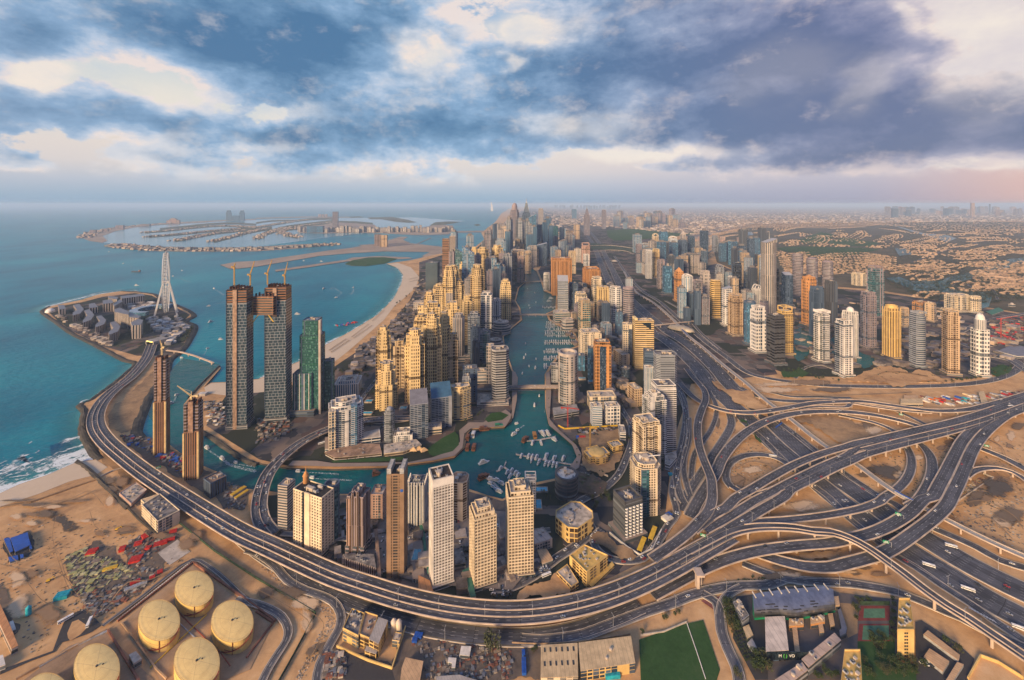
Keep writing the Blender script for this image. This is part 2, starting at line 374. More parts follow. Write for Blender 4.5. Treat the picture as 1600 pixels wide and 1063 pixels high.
DARKSOIL = ground_mat('dark_soil',[(.05,.042,.038),(.11,.085,.065),(.20,.14,.09)],.03,.15)
def water_mat(name,deep,mid,shallow,scale,rough=.3,ior=1.22):
	m = bpy.data.materials.new(name); m.use_nodes = True; T = NT(m.node_tree); b = T.n['Principled BSDF']
	tc = T.n.new('ShaderNodeTexCoord').outputs['Object']; geo = T.n.new('ShaderNodeNewGeometry')
	x,y,z = T.xyz(tc)
	big = T.noise(T.comb(x,T.m('MULTIPLY',y,.6),0.0),scale,6,.6)
	col = T.ramp(big,[(.36,deep),(.5,mid),(.66,shallow)])
	rip = T.noise(T.comb(x,T.m('MULTIPLY',y,1.6),0.0),.05,5,.7); col = T.mix(T.m('MULTIPLY',T.step(rip,.42,.68),.35),col,deep)
	T.put(b.inputs['Base Color'],col)
	b.inputs['Roughness'].default_value = rough; b.inputs['IOR'].default_value = ior; b.inputs['Specular IOR Level'].default_value = .2
	w1 = T.noise(T.comb(x,T.m('MULTIPLY',y,1.7),0.0),.03,4,.6); w2 = T.noise(T.comb(x,T.m('MULTIPLY',y,2.0),0.0),.12,4,.65)
	h = T.m('ADD',w1,T.m('MULTIPLY',w2,.35))
	bn = T.n.new('ShaderNodeBump'); bn.inputs['Strength'].default_value = .55; bn.inputs['Distance'].default_value = 4.0
	T.put(bn.inputs['Height'],h); T.l.new(bn.outputs[0],b.inputs['Normal'])
	return m
SEA = water_mat('sea_water',(.0,.115,.18),(.0,.18,.25),(.003,.25,.30),.0022)
CANAL = water_mat('canal_water',(.0,.075,.09),(.0,.10,.11),(.004,.13,.135),.006,.12,1.33)
def W4(x0,x1,y0,y1,z):return[Vector((x0,y0,z)),Vector((x1,y0,z)),Vector((x1,y1,z)),Vector((x0,y1,z))]
sheet('sea',None,-3.0,SEA,world=W4(-120000,120000,-3000,125000,-3.0))
west = [(-160,845),(-60,800),(0,771),(30,757),(75,742),(120,722),(150,718),(157,716),(140,692),(130,670),(132,640),(125,631),(142,625),(160,612),(180,597),(200,580),(212,567)]
isle = [(195,562),(162,545),(132,530),(112,520),(87,502),(66,487),(77,479),(125,469),(155,460),(190,455),(212,455),(237,459),(250,466),(275,477),(295,486),(302,494),(290,502),(297,510),(304,512),(285,546)]
inner = [(277,550),(265,562),(258,580),(240,607),(225,635),(212,672),(222,690),(242,688),(268,697),(292,716),(320,729),(350,742),(354,757),(388,764),(440,770),(520,772),(640,772),(732,764),(762,774),(785,780),
		 (837,754),(867,748),(890,733),(902,715),(895,695),(875,677),(857,662),(852,637),(851,585),(862,567),(876,549),(904,540),(896,522),(876,511),(857,500),(853,490),(868,484),(869,462),(850,455),(845,440),(838,424),(828,417)]
bank = [(822,424),(822,440),(811,450),(806,470),(813,482),(816,500),(800,513),(787,526),(789,545),(795,560),(801,578),(809,590),(808,612),(803,640),(799,658),(788,668),(737,671),(730,678),(726,700),(710,715),(675,722),(600,731),(525,733),(450,731),
		(402,723),(382,715),(355,697),(318,672),(288,645),(287,632),(296,621),(330,585),(341,572),(345,575),(319,605),(330,598),(352,597),(405,592),(467,565),(507,540),(550,517),(590,492),(615,467),(627,444),(630,430),(621,418),(604,412),
		(640,407),(690,396),(735,392),(757,374),(752,364),(775,346),(783,334),(795,326.5),(805,323)]
far = [(2400,323.5),(3200,340),(3200,1063),(2600,1500),(-1600,1500),(-1200,1400)]
coast = west+isle+inner+bank
land = sheet('ground',west+isle+inner+bank+far,0.0,SAND,-4.0)
sheet('canal',[(300,800),(260,690),(225,640),(255,590),(285,560),(345,570),(330,600),(400,690),(720,690),(780,640),(770,520),(815,400),(850,400),(930,560),(930,700),(880,800)],-2.9,CANAL)
def shoal_mat():
	m = bpy.data.materials.new('shallow_water'); m.use_nodes = True; T = NT(m.node_tree); b = T.n['Principled BSDF']; tc = T.n.new('ShaderNodeTexCoord'); u,v,_ = T.xyz(tc.outputs['UV'])
	nz = T.noise(tc.outputs['Object'],.02,5,.6); fall = T.m('POWER',T.m('SUBTRACT',1.0,v),1.4)
	T.put(b.inputs['Base Color'],T.mix(fall,(.0,.16,.21),(.05,.33,.32))); b.inputs['Roughness'].default_value = .25; b.inputs['Specular IOR Level'].default_value = .2
	T.put(b.inputs['Alpha'],T.m('MULTIPLY',T.m('MINIMUM',T.m('MULTIPLY',fall,T.m('ADD',T.m('MULTIPLY',nz,1.6),.3)),1.0),.85)); return m
SHB = MB(); SZ = [-2.93]
def shoal(px,w):
	SZ[0]+=.012; P = [G(x,y,SZ[0])for x,y in smooth(px,6)]; n = len(P)
	N = []
	for i in range(n):t = P[min(i+1,n-1)]-P[max(i-1,0)]; N.append(Vector((-t.y,t.x,0)).normalized())
	for k in range(6):
		for i in range(n-1):
			q = [(i,k),(i+1,k),(i+1,k+1),(i,k+1)]; SHB.face([P[a]+N[a]*(w*c/6-6)for a,c in q],0,[(0,c/6)for a,c in q])
shoal([(-160,845),(0,771),(75,742),(120,722),(150,717)],120); shoal([(145,705),(138,690),(131,665),(128,640)],55)
shoal([(128,640),(160,612),(200,580),(212,567)],60); shoal([(212,567),(162,545),(112,520),(70,490)],45); shoal([(66,487),(77,479),(155,460),(212,455)],110)
shoal([(405,592),(467,565),(507,540),(550,517),(590,492),(615,467),(627,444),(630,430),(620,418),(604,412)],90)
SHB.build('shallows',shoal_mat())['kind'] = 'structure'
ZL = [0.05]
rp = random.Random(77)
def rough(px,amp):
	out = []; n = len(px)
	def sub(a,b,d):
		L_ = math.hypot(b[0]-a[0],b[1]-a[1])
		if d==0 or L_<3:return[a]
		k = rp.uniform(-amp,amp)*min(L_,40)*.2*min(1,(a[1]-HOR)/350); t = rp.uniform(.4,.6)
		m_ = (a[0]+(b[0]-a[0])*t-(b[1]-a[1])/L_*k,a[1]+(b[1]-a[1])*t+(b[0]-a[0])/L_*k)
		return sub(a,m_,d-1)+sub(m_,b,d-1)
	for i in range(n):out+=sub(px[i],px[(i+1)%n],4)
	return out
def patch(name,px,m,dz=.03):
	ZL[0]+=dz
	if name in('dark_soil','yard_soil','verge_soil','desert_lot','causeway_soil','blocky_soil','sand_lot','park_green'):px = rough(px,1.0)
	return sheet(name,px,ZL[0],m)
patch('city_ground',[(284,545),(270,556),(246,556),(214,556),(160,541),(112,517),(90,501),(75,487),(82,481),(130,472),(160,464),(210,458),(237,462),(270,478),(297,492),(286,502),(297,513)],URBAN)
patch('city_ground',[(822,426),(820,441),(809,450),(804,470),(811,482),(813,500),(798,512),(785,526),(787,546),(793,561),(799,579),(807,590),(806,612),(801,640),(796,656),(786,665),(736,668),(727,677),(722,699),(708,712),(672,719),(600,728),(450,728),(405,718),(360,690),(322,665),(335,645),(352,620),(452,604),(512,580),(560,548),(606,510),(640,470),(655,440),(655,410),(690,399),(737,394),(775,362),(800,335),(828,326),(905,326),(905,400),(838,417)],URBAN)
patch('city_ground',[(905,326),(960,332),(1090,420),(1180,520),(1215,585),(1080,600),(1052,690),(1040,800),(1040,860),(960,900),(900,925),(800,945),(620,918),(430,838),(415,775),(440,773),(640,775),(732,768),(785,783),(837,758),(868,751),(894,733),(905,715),(898,695),(878,675),(860,661),(855,637),(854,586),(865,569),(879,551),(907,541),(899,521),(878,509),(860,499),(856,490),(871,484),(871,461),(853,453),(848,440),(841,423),(850,410)],URBAN)
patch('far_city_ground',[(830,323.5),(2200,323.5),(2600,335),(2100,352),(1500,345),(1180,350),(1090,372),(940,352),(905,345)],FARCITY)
patch('garden_suburb',[(1110,372),(1185,352),(1500,346),(2100,354),(2600,400),(2400,520),(1720,500),(1600,490),(1480,470),(1360,452),(1190,440),(1120,410)],GREENERY)
patch('city_ground',[(1060,425),(1120,412),(1190,442),(1360,455),(1480,472),(1600,492),(1700,505),(1700,580),(1590,572),(1520,592),(1360,590),(1240,588),(1160,560),(1110,500)],URBAN)
patch('desert',[(1080,350),(1180,343),(1420,346),(1330,357),(1180,356),(1100,360)],SANDD)
patch('beach',[(319,606),(330,599),(352,598),(405,593),(467,566),(507,541),(550,518),(590,493),(615,468),(627,445),(630,430),(622,419),(606,413),(622,411),(642,418),(655,433),(650,449),(636,462),(615,480),(600,500),(575,522),(545,548),(512,574),(455,598),(420,612),(352,618),(322,614)],BEACH)
patch('beach',[(0,771.6),(30,757.6),(75,742.6),(120,722.6),(150,718.8),(168,730),(150,742),(110,752),(60,772),(0,792),(-150,852),(-150,843)],BEACH)
def soft_mat(i):
	cols = (((.04,.035,.033),(.13,.10,.075)),((.20,.12,.065),(.34,.215,.12)),((.58,.40,.235),(.68,.49,.31)),((.11,.08,.055),(.22,.15,.095)))[i]
	m = bpy.data.materials.new('soil_stain'); m.use_nodes = True; T = NT(m.node_tree); b = T.n['Principled BSDF']; tc = T.n.new('ShaderNodeTexCoord'); u,v,_ = T.xyz(tc.outputs['UV']); nz = T.noise(tc.outputs['Object'],.05,8,.7)
	T.put(b.inputs['Base Color'],T.mix(T.noise(tc.outputs['Object'],.16,6,.7),cols[0],cols[1])); T.put(b.inputs['Alpha'],T.step(T.m('ADD',T.m('MULTIPLY',u,.9),T.m('MULTIPLY',T.m('SUBTRACT',nz,.5),1.5)),.16,.55)); b.inputs['Roughness'].default_value = .95; return m
SOFT = [soft_mat(i)for i in range(4)]
def soft(px,i):
	"""a stain of other soil that thins out toward its rim"""
	ZL[0]+=.02; P = [G(x,y,ZL[0])for x,y in px]; c = sum(P,Vector())/len(P); b = MB()
	for k in range(len(P)):q = [c,P[k],P[(k+1)%len(P)]]; b.face(q if(q[1]-c).cross(q[2]-c).z>0 else[q[0],q[2],q[1]],0,[(1,0),(0,0),(0,0)])
	b.build('soil',SOFT[i])['kind'] = 'structure'
soft(R(9,'330,0 400,0 450,60 520,90 530,130 455,175 400,160 370,90 290,60 240,20'),0)
patch('yard_soil',R(9,'405,290 550,225 620,190 720,230 800,340 920,470 880,520 590,675 520,600 450,530 430,400'),YARD)
patch('yard_soil',R(9,'745,230 900,135 1090,125 1120,150 1060,300 1010,400 940,455 860,370'),YARD)
patch('concrete_pad',R(9,'985,270 1110,185 1190,260 1060,345'),CONC)
patch('bund_floor',R(9,'750,715 1205,345 1600,640 1700,720 1560,1000 1400,1063 1000,1063'),ground_mat('bund_floor',[(.22,.15,.09),(.38,.25,.15),(.50,.34,.21)],.03,.1))
patch('bund_floor',R(9,'150,1063 430,850 670,770 960,1063 900,1150 100,1150'),ground_mat('bund_floor_dark',[(.18,.12,.08),(.32,.21,.13),(.46,.31,.19)],.03,.1))
patch('service_yard',R(9,'400,700 470,640 520,620 600,680 635,720 560,770 480,800 420,820 380,830 340,890 180,950 0,1030 0,1000 330,880 370,770'),ASPH)
patch('sand_island',R(9,'425,800 420,770 450,700 490,685 540,720 535,745 500,780 440,818'),SAND)
patch('dark_soil',R(9,'0,460 60,560 130,720 90,780 0,800'),YARD)
patch('blocky_soil',R(9,'20,200 180,130 215,240 110,320 50,330'),ASPH)
patch('yard_soil',R(5,'640,660 730,760 900,900 1000,990 900,1010 820,920 740,830 640,770'),SANDD)
patch('yard_soil',R(5,'740,590 840,590 960,640 1100,700 1270,810 1410,860 1410,950 1540,940 1530,1063 1400,1063 1290,960 1100,860 900,760'),YARD)
patch('causeway_soil',R(5,'900,250 960,200 1030,200 950,320 890,420 850,560 760,590 690,560 670,480 720,400 820,330'),SANDD)
patch('yard_soil',R(10,'420,900 540,880 860,1000 880,890 930,770 1100,790 1300,850 1598,870 1598,1063 400,1063'),YARD)
patch('yard_soil',R(11,'0,840 180,850 180,1063 0,1063'),YARD)
patch('service_yard',R(10,'500,870 560,880 850,1000 870,1063 560,1063 430,960'),ASPH)
patch('football_field',R(11,'795,810 1085,712 1195,688 1300,1000 1280,1063 1290,1200 810,1200'),LAWN)
patch('red_paving',R(11,'1180,567 1335,532 1300,590 1285,640'),mat('red_paving_mat',(.24,.08,.07),.9,.15,.3))
patch('service_yard',R(11,'1400,540 1500,530 1600,520 1600,1063 1520,1063 1380,800'),ASPH)
patch('service_yard',R(12,'0,480 350,480 450,520 820,560 800,1063 0,1063'),ground_mat('forecourt',[(.09,.08,.08),(.16,.13,.12)],.03,.2))
patch('sand_court',R(12,'450,580 560,590 560,770 500,800 470,700'),SANDD)
patch('lawn',R(12,'560,800 790,800 800,960 930,960 930,1200 560,1200'),LAWN)
patch('car_park',R(12,'920,700 960,690 1180,830 1290,930 1250,1063 1200,1200 930,1200'),ASPH)
patch('tennis_court',R(12,'578,600 762,600 764,692 560,692'),mat('red_court',(.22,.045,.04),.9,.1,.3))
patch('tennis_court',R(12,'600,616 730,616 732,675 596,675'),mat('green_court',(.09,.20,.12),.9,.1,.3))
patch('tennis_court',R(12,'570,712 764,712 764,820 560,820'),mat('red_court',(.2,.05,.04)))
patch('tennis_court',R(12,'595,722 756,722 758,812 588,812'),mat('green_court',(.1,.2,.14)))
for rn,x,y,w,h,k in[(13,613,890,103,94,1),(13,568,852,145,75,1),(13,729,763,144,62,2),(13,544,708,92,66,2),(13,475,482,54,73,1),(13,558,312,50,58,3),(13,409,346,31,85,3),(13,544,416,33,43,1),(14,219,366,174,65,3),(14,262,414,136,78,2),(14,60,475,90,70,3),(14,160,452,129,67,2),(14,177,815,111,39,3),(14,466,818,97,76,2),(14,250,768,103,52,3),(14,458,751,101,43,3),(14,948,524,137,43,1),(14,654,657,89,43,2),(14,966,545,106,54,1),(14,855,571,70,39,1),(14,1486,474,66,78,2),(14,1469,556,60,36,1),(14,1355,498,64,49,2),(14,1549,380,112,45,3),(14,1163,1043,142,89,3),(14,1220,917,112,46,1),(14,1398,949,116,47,1),(14,1194,994,132,75,3),(16,1420,244,144,89,2),(16,1282,45,97,68,1),(16,1419,242,160,61,2),(16,1472,188,201,116,3),(16,211,676,94,20,3),(16,161,661,93,21,2),(16,381,679,161,35,1),(16,265,626,114,30,3),(15,1275,672,158,61,2),(15,1175,615,143,41,3),(15,1273,643,121,49,3),(15,1111,696,129,51,3),(15,989,89,230,46,1),(15,915,39,273,37,2),(15,1324,117,289,62,2),(15,1343,100,192,59,2),(9,108,433,84,97,2),(9,109,603,112,122,2),(9,198,391,73,66,1),(9,300,657,137,118,1),(9,526,69,71,22,2),(9,780,140,115,22,3),(9,627,148,58,39,1),(9,777,115,78,40,1),(9,202,85,70,30,2),(9,270,27,105,47,3),(9,97,37,66,32,2),(9,203,27,83,24,1),(9,1051,163,116,36,3),(9,1003,159,96,46,1),(9,1170,211,91,73,1),(9,1229,152,75,51,1),(10,65,516,113,68,3),(10,228,511,131,75,3),(10,333,572,134,70,2),(10,269,591,75,58,2),(10,404,864,50,78,3),(10,342,886,51,55,3),(10,312,709,60,70,2),(10,312,687,54,95,2),(8,262,272,278,32,1),(8,55,284,215,18,2),(8,394,316,261,23,3),(8,27,318,227,35,2),(8,665,215,87,32,3),(8,721,219,110,23,2),(8,781,240,81,18,3),(8,905,242,83,35,3),(5,704,938,54,44,3),(5,687,883,49,43,3),(5,686,1014,43,66,2),(5,758,894,67,49,1),(5,323,1046,145,22,2),(5,202,1036,125,20,3),(5,97,1009,202,13,3),(5,425,1013,179,16,1)]:
	soft([(OFF[rn][0]+(x+w*rp.uniform(.6,1.1)*math.cos(a*.7))*OFF[rn][2],OFF[rn][1]+(y+h*rp.uniform(.6,1.1)*math.sin(a*.7))*OFF[rn][2])for a in range(9)],k)
patch('plaza',[(530,800),(640,790),(800,800),(850,860),(800,922),(660,912),(560,880)],ground_mat('plaza_paving',[(.13,.115,.11),(.22,.185,.165),(.30,.25,.21)],.03,.2))
patch('promenade',R(6,'200,790 500,798 800,794 1100,760 1240,730 1290,680 1303,590 1340,560 1560,545 1590,500 1598,470 1560,440 1420,520 1330,520 1270,570 1275,640 1240,690 1100,740 950,770 480,775 380,760 230,760'),PAVE)
patch('lawn',R(6,'1065,690 1160,620 1240,578 1265,600 1268,660 1230,700 1110,732 1085,720'),LAWN)
patch('lawn',R(6,'1430,500 1470,462 1530,455 1580,475 1540,505 1450,520'),LAWN)
patch('lawn',R(6,'470,760 770,740 920,735 925,752 780,765 480,772'),LAWN)
patch('promenade',R(7,'0,200 20,205 35,240 30,380 8,490 0,500'),PAVE)
patch('promenade',R(7,'212,210 235,205 245,330 235,500 300,575 400,660 435,720 420,800 380,830 360,800 405,735 375,660 300,595 232,540 212,440'),PAVE)
patch('yard_soil',R(7,'410,590 660,560 700,640 690,720 640,820 560,860 440,790 420,660'),SANDD)
patch('yard_soil',R(7,'420,830 560,880 600,900 500,980 420,960'),DARKSOIL)
patch('yard_soil',R(11,'500,150 600,140 620,180 780,290 740,310 640,270 560,220 490,180'),SANDD)
patch('sand_lot',R(11,'30,560 280,390 380,470 360,520 200,550'),SAND)
patch('park_green',R(8,'80,200 200,180 260,210 160,240 100,240'),LAWN)
patch('park_green',R(8,'1390,180 1450,160 1525,180 1500,215 1430,235 1395,215'),LAWN)
patch('desert_lot',R(8,'600,200 660,180 760,160 830,180 880,215 1000,200 1100,250 1100,272 700,275 560,265 500,260'),SAND)
patch('lake',R(8,'165,0 270,60 240,120 190,140 160,110'),CANAL)
patch('lake',R(4,'165,930 200,900 270,930 280,1063 160,1063'),CANAL)
patch('lake',R(8,'380,10 430,-30 590,90 690,120 640,175 600,185 500,110 400,90'),CANAL)
patch('lake',R(4,'730,620 820,610 900,640 1100,620 1230,590 1400,545 1500,500 1600,490 1600,520 1480,560 1300,610 1230,640 1130,660 1180,700 1330,700 1400,740 1380,800 1330,810 1340,750 1250,720 1100,720 1040,800 1090,720 960,715 880,680 800,650'),CANAL)
patch('lake',R(4,'760,280 830,300 980,340 1120,350 1180,370 1120,395 1020,360 900,330'),CANAL)
patch('lake',R(4,'790,430 870,435 900,470 820,480'),CANAL)
patch('lake',R(3,'1430,335 1500,330 1510,350 1440,355'),CANAL)
patch('golf_course',R(4,'50,430 200,420 400,425 600,430 700,440 560,470 400,490 240,470 100,450'),LAWN)
patch('golf_course',R(4,'190,380 330,330 420,350 350,400 230,405'),LAWN)
patch('golf_course',R(4,'360,390 480,365 700,400 640,420 420,418'),LAWN)
patch('golf_course',R(3,'590,320 800,310 1130,320 1160,345 1000,360 760,380 640,385 600,360'),LAWN)
patch('golf_course',R(3,'1410,385 1480,380 1490,410 1420,415'),LAWN)
patch('park_green',R(3,'490,400 780,430 770,460 500,440'),mat('verge_green',(.05,.075,.04),.95,.3,.02))
patch('park_green',R(7,'1420,500 1480,560 1560,650 1500,560'),LAWN)
for s in('1250,260 1500,330 1598,420 1598,500 1480,430 1340,330',):
	patch('verge_soil',R(7,s),SAND)
patch('verge_soil',R(8,'140,490 450,500 600,560 700,620 560,700 500,680 300,560'),SANDD)
soft(R(8,'600,750 780,780 880,860 800,920 620,840'),0)
soft(R(8,'1290,830 1540,840 1590,950 1490,1020 1310,1000'),0)
patch('verge_soil',R(12,'180,250 460,250 440,320 260,330'),SANDD)
rk = random.Random(5)
for rn,q in((9,'0,150 120,330 340,240 420,430 560,640'),(9,'0,335 150,365 330,370 430,440'),(9,'350,40 330,180 400,420 450,520'),(9,'10,480 150,440 260,560 400,620 480,640'),(9,'560,0 620,120 820,90 930,160'),(9,'700,560 800,450 950,430 1180,300'),(5,'650,1040 560,950 430,1000 200,1063'),(5,'700,900 820,1000 860,1063'),(10,'300,620 420,700 380,850 280,1000'),(10,'20,500 200,600 340,720 250,900'),(13,'560,760 700,690 860,720 940,820'),(14,'1250,480 1400,560 1450,690'),(14,'560,560 640,700 620,900'),(16,'1000,120 1250,60 1500,180 1590,300'),(16,'1100,250 1300,200 1500,380'),(8,'20,330 300,350 700,340 900,330'),(8,'600,250 760,200 1000,230')):
	for k in(0,1):patch('wheel_track',ribbon_px([(x,y+k*.9)for x,y in R(rn,q)],.32),SANDD,.004)
def revet(px,w,name='rock_revetment',z=0.6):
	P = [G(x,y)for x,y in smooth(px,6)]
	b = MB(); n = len(P); rows = []
	for i,p in enumerate(P):
		t = (P[min(i+1,n-1)]-P[max(i-1,0)]); t.normalize(); nx = Vector((-t.y,t.x,0)); row = []
		for j in range(6):
			k = j/5-.5
			hgt = (1-(2*k)**2)*z*2.4-3.2*abs(2*k)**3+random.uniform(-.5,.7)
			row.append(p+nx*(w*k+random.uniform(-.8,.8))+Vector((0,0,hgt)))
		rows.append(row)
	for i in range(n-1):
		for j in range(5):b.face([rows[i][j],rows[i][j+1],rows[i+1][j+1],rows[i+1][j]])
	o = b.build(name,ROCK); o['kind'] = 'structure'; return o
revet([(157,718),(140,694),(130,670),(133,642),(126,632),(142,625),(160,612),(180,597),(200,580),(212,567),(195,562),(162,545),(132,530),(112,520),(87,502),(66,487),(77,479)],16)
revet([(190,455),(237,459),(250,466),(275,477),(295,486),(302,494),(290,502),(304,512),(285,546),(265,562),(258,580),(240,607),(225,635),(212,672),(222,690)],24)
revet([(120,722),(135,732),(152,748),(175,770),(200,795)],8,z=1.2)
revet([(318,674),(355,699),(382,717),(402,725)],10)
revet([(296,621),(312,603),(330,585),(342,573)],9,z=1.2)
ISLE = ground_mat('island_ground',[(.20,.16,.13),(.34,.26,.20),(.46,.36,.27)],.003,.02)
ISLEG = ground_mat('island_green',[(.03,.05,.025),(.09,.09,.05),(.22,.17,.12)],.004,.02)
ZI = [-1.2]
sheet('lagoon',R(1,'640,400 640,350 850,300 1200,275 1600,255 2000,245 2600,240 2900,262 2700,300 2200,345 1900,385 1600,424 1200,430 800,410'),-2.92,water_mat('lagoon_water',(.05,.20,.27),(.09,.26,.33),(.14,.32,.38),.001,.12,1.4))
def isl(name,px,m=ISLE):
	ZI[0]+=.02; return sheet(name,px,ZI[0],m,-4.0)
isl('crescent_island',R(1,'505,365 540,345 600,325 720,300 850,290 1000,275 1200,265 1400,255 1600,248 1600,255 1400,263 1200,276 1000,286 850,301 720,326 640,355 672,386 640,397 560,387'))
isl('crescent_island',R(1,'665,408 760,402 1000,422 1200,428 1400,428 1600,424 1850,408 2030,402 2120,404 2030,418 1850,434 1600,452 1200,453 1000,451 850,440 700,424'))
isl('crescent_island',R(2,'0,242 300,234 480,235 660,236 660,241 300,241 0,249'))
for q,hh in(((1,'905,333 1050,322 1250,300 1400,292 1598,300'),1.6),((1,'930,360 1100,346 1300,326 1480,312 1600,300'),1.8),((1,'1095,385 1200,365 1350,338 1500,322 1620,310'),2.2),((1,'1335,388 1430,365 1560,330 1700,305'),2.6),
			 ((1,'1000,312 1150,298 1300,282 1450,276 1600,285'),1.4),((2,'10,372 60,340 200,303 480,268'),3.2),((2,'260,362 190,345 160,325 200,312 300,306'),2.6),((2,'0,302 150,277 330,252 500,247'),1.6),((2,'0,275 100,262 250,258'),1.2),((2,'500,268 620,270 730,280'),1.6)):
	isl('frond_island',ribbon_px(R(*q),hh),ISLEG)
isl('trunk_island',R(2,'270,335 280,300 420,285 500,270 740,285 760,305 1000,310 1130,285 1230,290 1245,325 1200,345 1000,350 760,338 600,334 430,340'))
isl('islet',R(2,'700,240 850,236 950,255 1005,270 960,273 880,268 790,252 710,250'),ISLEG)
isl('islet',R(2,'1085,290 1120,270 1200,265 1280,266 1240,276 1160,288'),ISLEG)
isl('islet',R(2,'1360,285 1390,280 1405,288 1380,294'),ISLEG)
isl('islet',R(2,'575,236 650,233 675,240 600,243'),ISLEG)
isl('harbour_mole',[(344,414),(362,421),(400,417),(440,410),(500,400),(545,396),(600,393),(690,394),(692,386),(640,380),(622,371),(604,376),(582,382),(545,388),(510,392),(470,398),(400,408),(370,409)])
isl('harbour_mole',R(2,'118,567 330,537 560,504 600,490 760,482 950,488 980,495 900,500 700,500 560,516 330,551 125,578'))
isl('harbour_mole',R(2,'640,412 760,405 900,360 950,362 860,410 1000,425 1160,435 1160,442 760,440'))
isl('harbour_pontoon',ribbon_px(R(2,'965,425 1030,395 1095,367'),.5),PAVE)
isl('harbour_pontoon',ribbon_px(R(2,'880,425 920,405 960,392'),.4),PAVE)
isl('islet',R(2,'555,530 600,508 700,490 800,488 885,498 800,528 690,543 600,541'),LAWN)
isl('harbour_mole',R(2,'1040,480 1090,455 1160,445 1160,500 1060,500'))
isl('causeway',R(2,'1230,325 1450,322 1450,332 1240,335'),PAVE)
def foam_mat():
	m = bpy.data.materials.new('surf_foam'); m.use_nodes = True; T = NT(m.node_tree); b = T.n['Principled BSDF']
	tc = T.n.new('ShaderNodeTexCoord'); vec = tc.outputs['Object']; u,v,_ = T.xyz(tc.outputs['UV'])
	a = T.noise(vec,.09,7,.7,dist=1.2); edge = T.m('SUBTRACT',1.0,T.m('ABSOLUTE',T.m('SUBTRACT',T.m('MULTIPLY',v,2.0),1.0)))
	al = T.m('MULTIPLY',T.step(T.m('ADD',T.m('ADD',T.m('MULTIPLY',a,.75),T.m('MULTIPLY',T.noise(vec,.022,3,.5),.55)),T.m('MULTIPLY',edge,.30)),.74,1.0),.85)
	b.inputs['Base Color'].default_value = (.78,.82,.82,1); b.inputs['Roughness'].default_value = .8; T.put(b.inputs['Alpha'],al)
	return m
FOAM = foam_mat()
FB = MB()
FZ = [-2.66]
def foam(px,w,z=None):
	FZ[0]+=.008; z = FZ[0]
	P = [G(x,y,z)for x,y in smooth(px,5)]; n = len(P); L = 0
	for i in range(n-1):
		a,b = P[i],P[i+1]; t = (b-a); l = t.length; t.normalize(); nx = Vector((-t.y,t.x,0))*(w/2)
		FB.face([a-nx,b-nx,b+nx,a+nx],0,[(L,0),(L+l,0),(L+l,1),(L,1)]); L+=l
rf = random.Random(3)
for px,w in(([(45,693),(50,690)],5),([(126,636),(127,628),(138,624)],8),([(150,617),(185,592),(205,573)],3.5),([(129,675),(138,692)],5),([(190,563),(202,566)],18),([(72,480),(125,466),(155,457),(190,453)],14),([(85,506),(97,512)],7),([(64,487),(70,494)],6),
			  ([(413,592),(467,565),(507,540),(550,517),(590,492),(615,467),(627,444),(630,430),(620,418)],10),([(15,746),(45,742)],7),([(90,718),(110,712)],6),([(55,708),(62,704)],5),([(0,725),(10,720)],8)):
	foam(px,w)
foam([(-20,775),(30,757.5),(75,742),(120,722),(150,717)],13)
for i in range(9):
	x,y = rf.uniform(0,150),rf.uniform(560,740)
	if y>700-(x-60)*.4+30:continue
	foam([(x,y),(x+rf.uniform(1,3),y-rf.uniform(.5,1))],rf.uniform(1.5,3))
SM = bpy.data.materials.new('breaking_surf'); SM.use_nodes = True; T = NT(SM.node_tree); bb = T.n['Principled BSDF']; tc = T.n.new('ShaderNodeTexCoord'); u,v,_ = T.xyz(tc.outputs['UV']); ov = tc.outputs['Object']
q1 = T.noise(ov,.026,4,.55,dist=.8); q2 = T.noise(ov,.13,8,.72,dist=.5); q3 = T.noise(T.comb(T.m('MULTIPLY',u,.012),T.m('MULTIPLY',v,5.0),0.0),1.0,4,.6)
T.put(bb.inputs['Alpha'],T.m('MULTIPLY',T.step(T.m('SUBTRACT',T.m('ADD',T.m('ADD',T.m('MULTIPLY',q1,.55),T.m('MULTIPLY',q2,.5)),T.m('MULTIPLY',q3,.5)),T.m('MULTIPLY',v,.16)),.65,.77),.95)); bb.inputs['Base Color'].default_value = (.74,.80,.80,1); bb.inputs['Roughness'].default_value = .8
def surf_zone(px,w):
	P = [G(x,y,-2.72)for x,y in smooth(px,6)]; n = len(P); N = [Vector((-(P[min(i+1,n-1)]-P[max(i-1,0)]).y,(P[min(i+1,n-1)]-P[max(i-1,0)]).x,0)).normalized()for i in range(n)]; L_ = [0]; b = MB()
	for i in range(n-1):L_.append(L_[-1]+(P[i+1]-P[i]).length)
	for k in range(6):
		for i in range(n-1):
			q = [(i,k),(i+1,k),(i+1,k+1),(i,k+1)]; b.face([P[a]+N[a]*(w*c/6-3)for a,c in q],0,[(L_[a],c/6)for a,c in q])
	b.build('surf',SM)['kind'] = 'stuff'
surf_zone([(-160,845),(0,771),(75,742),(120,722),(146,717)],125); surf_zone([(77,479),(155,460),(212,455)],30); surf_zone([(405,592),(467,565),(507,540),(550,517),(590,492),(615,467),(627,444),(630,430),(620,418)],16)
o = FB.build('surf',FOAM); o['kind'] = 'stuff'
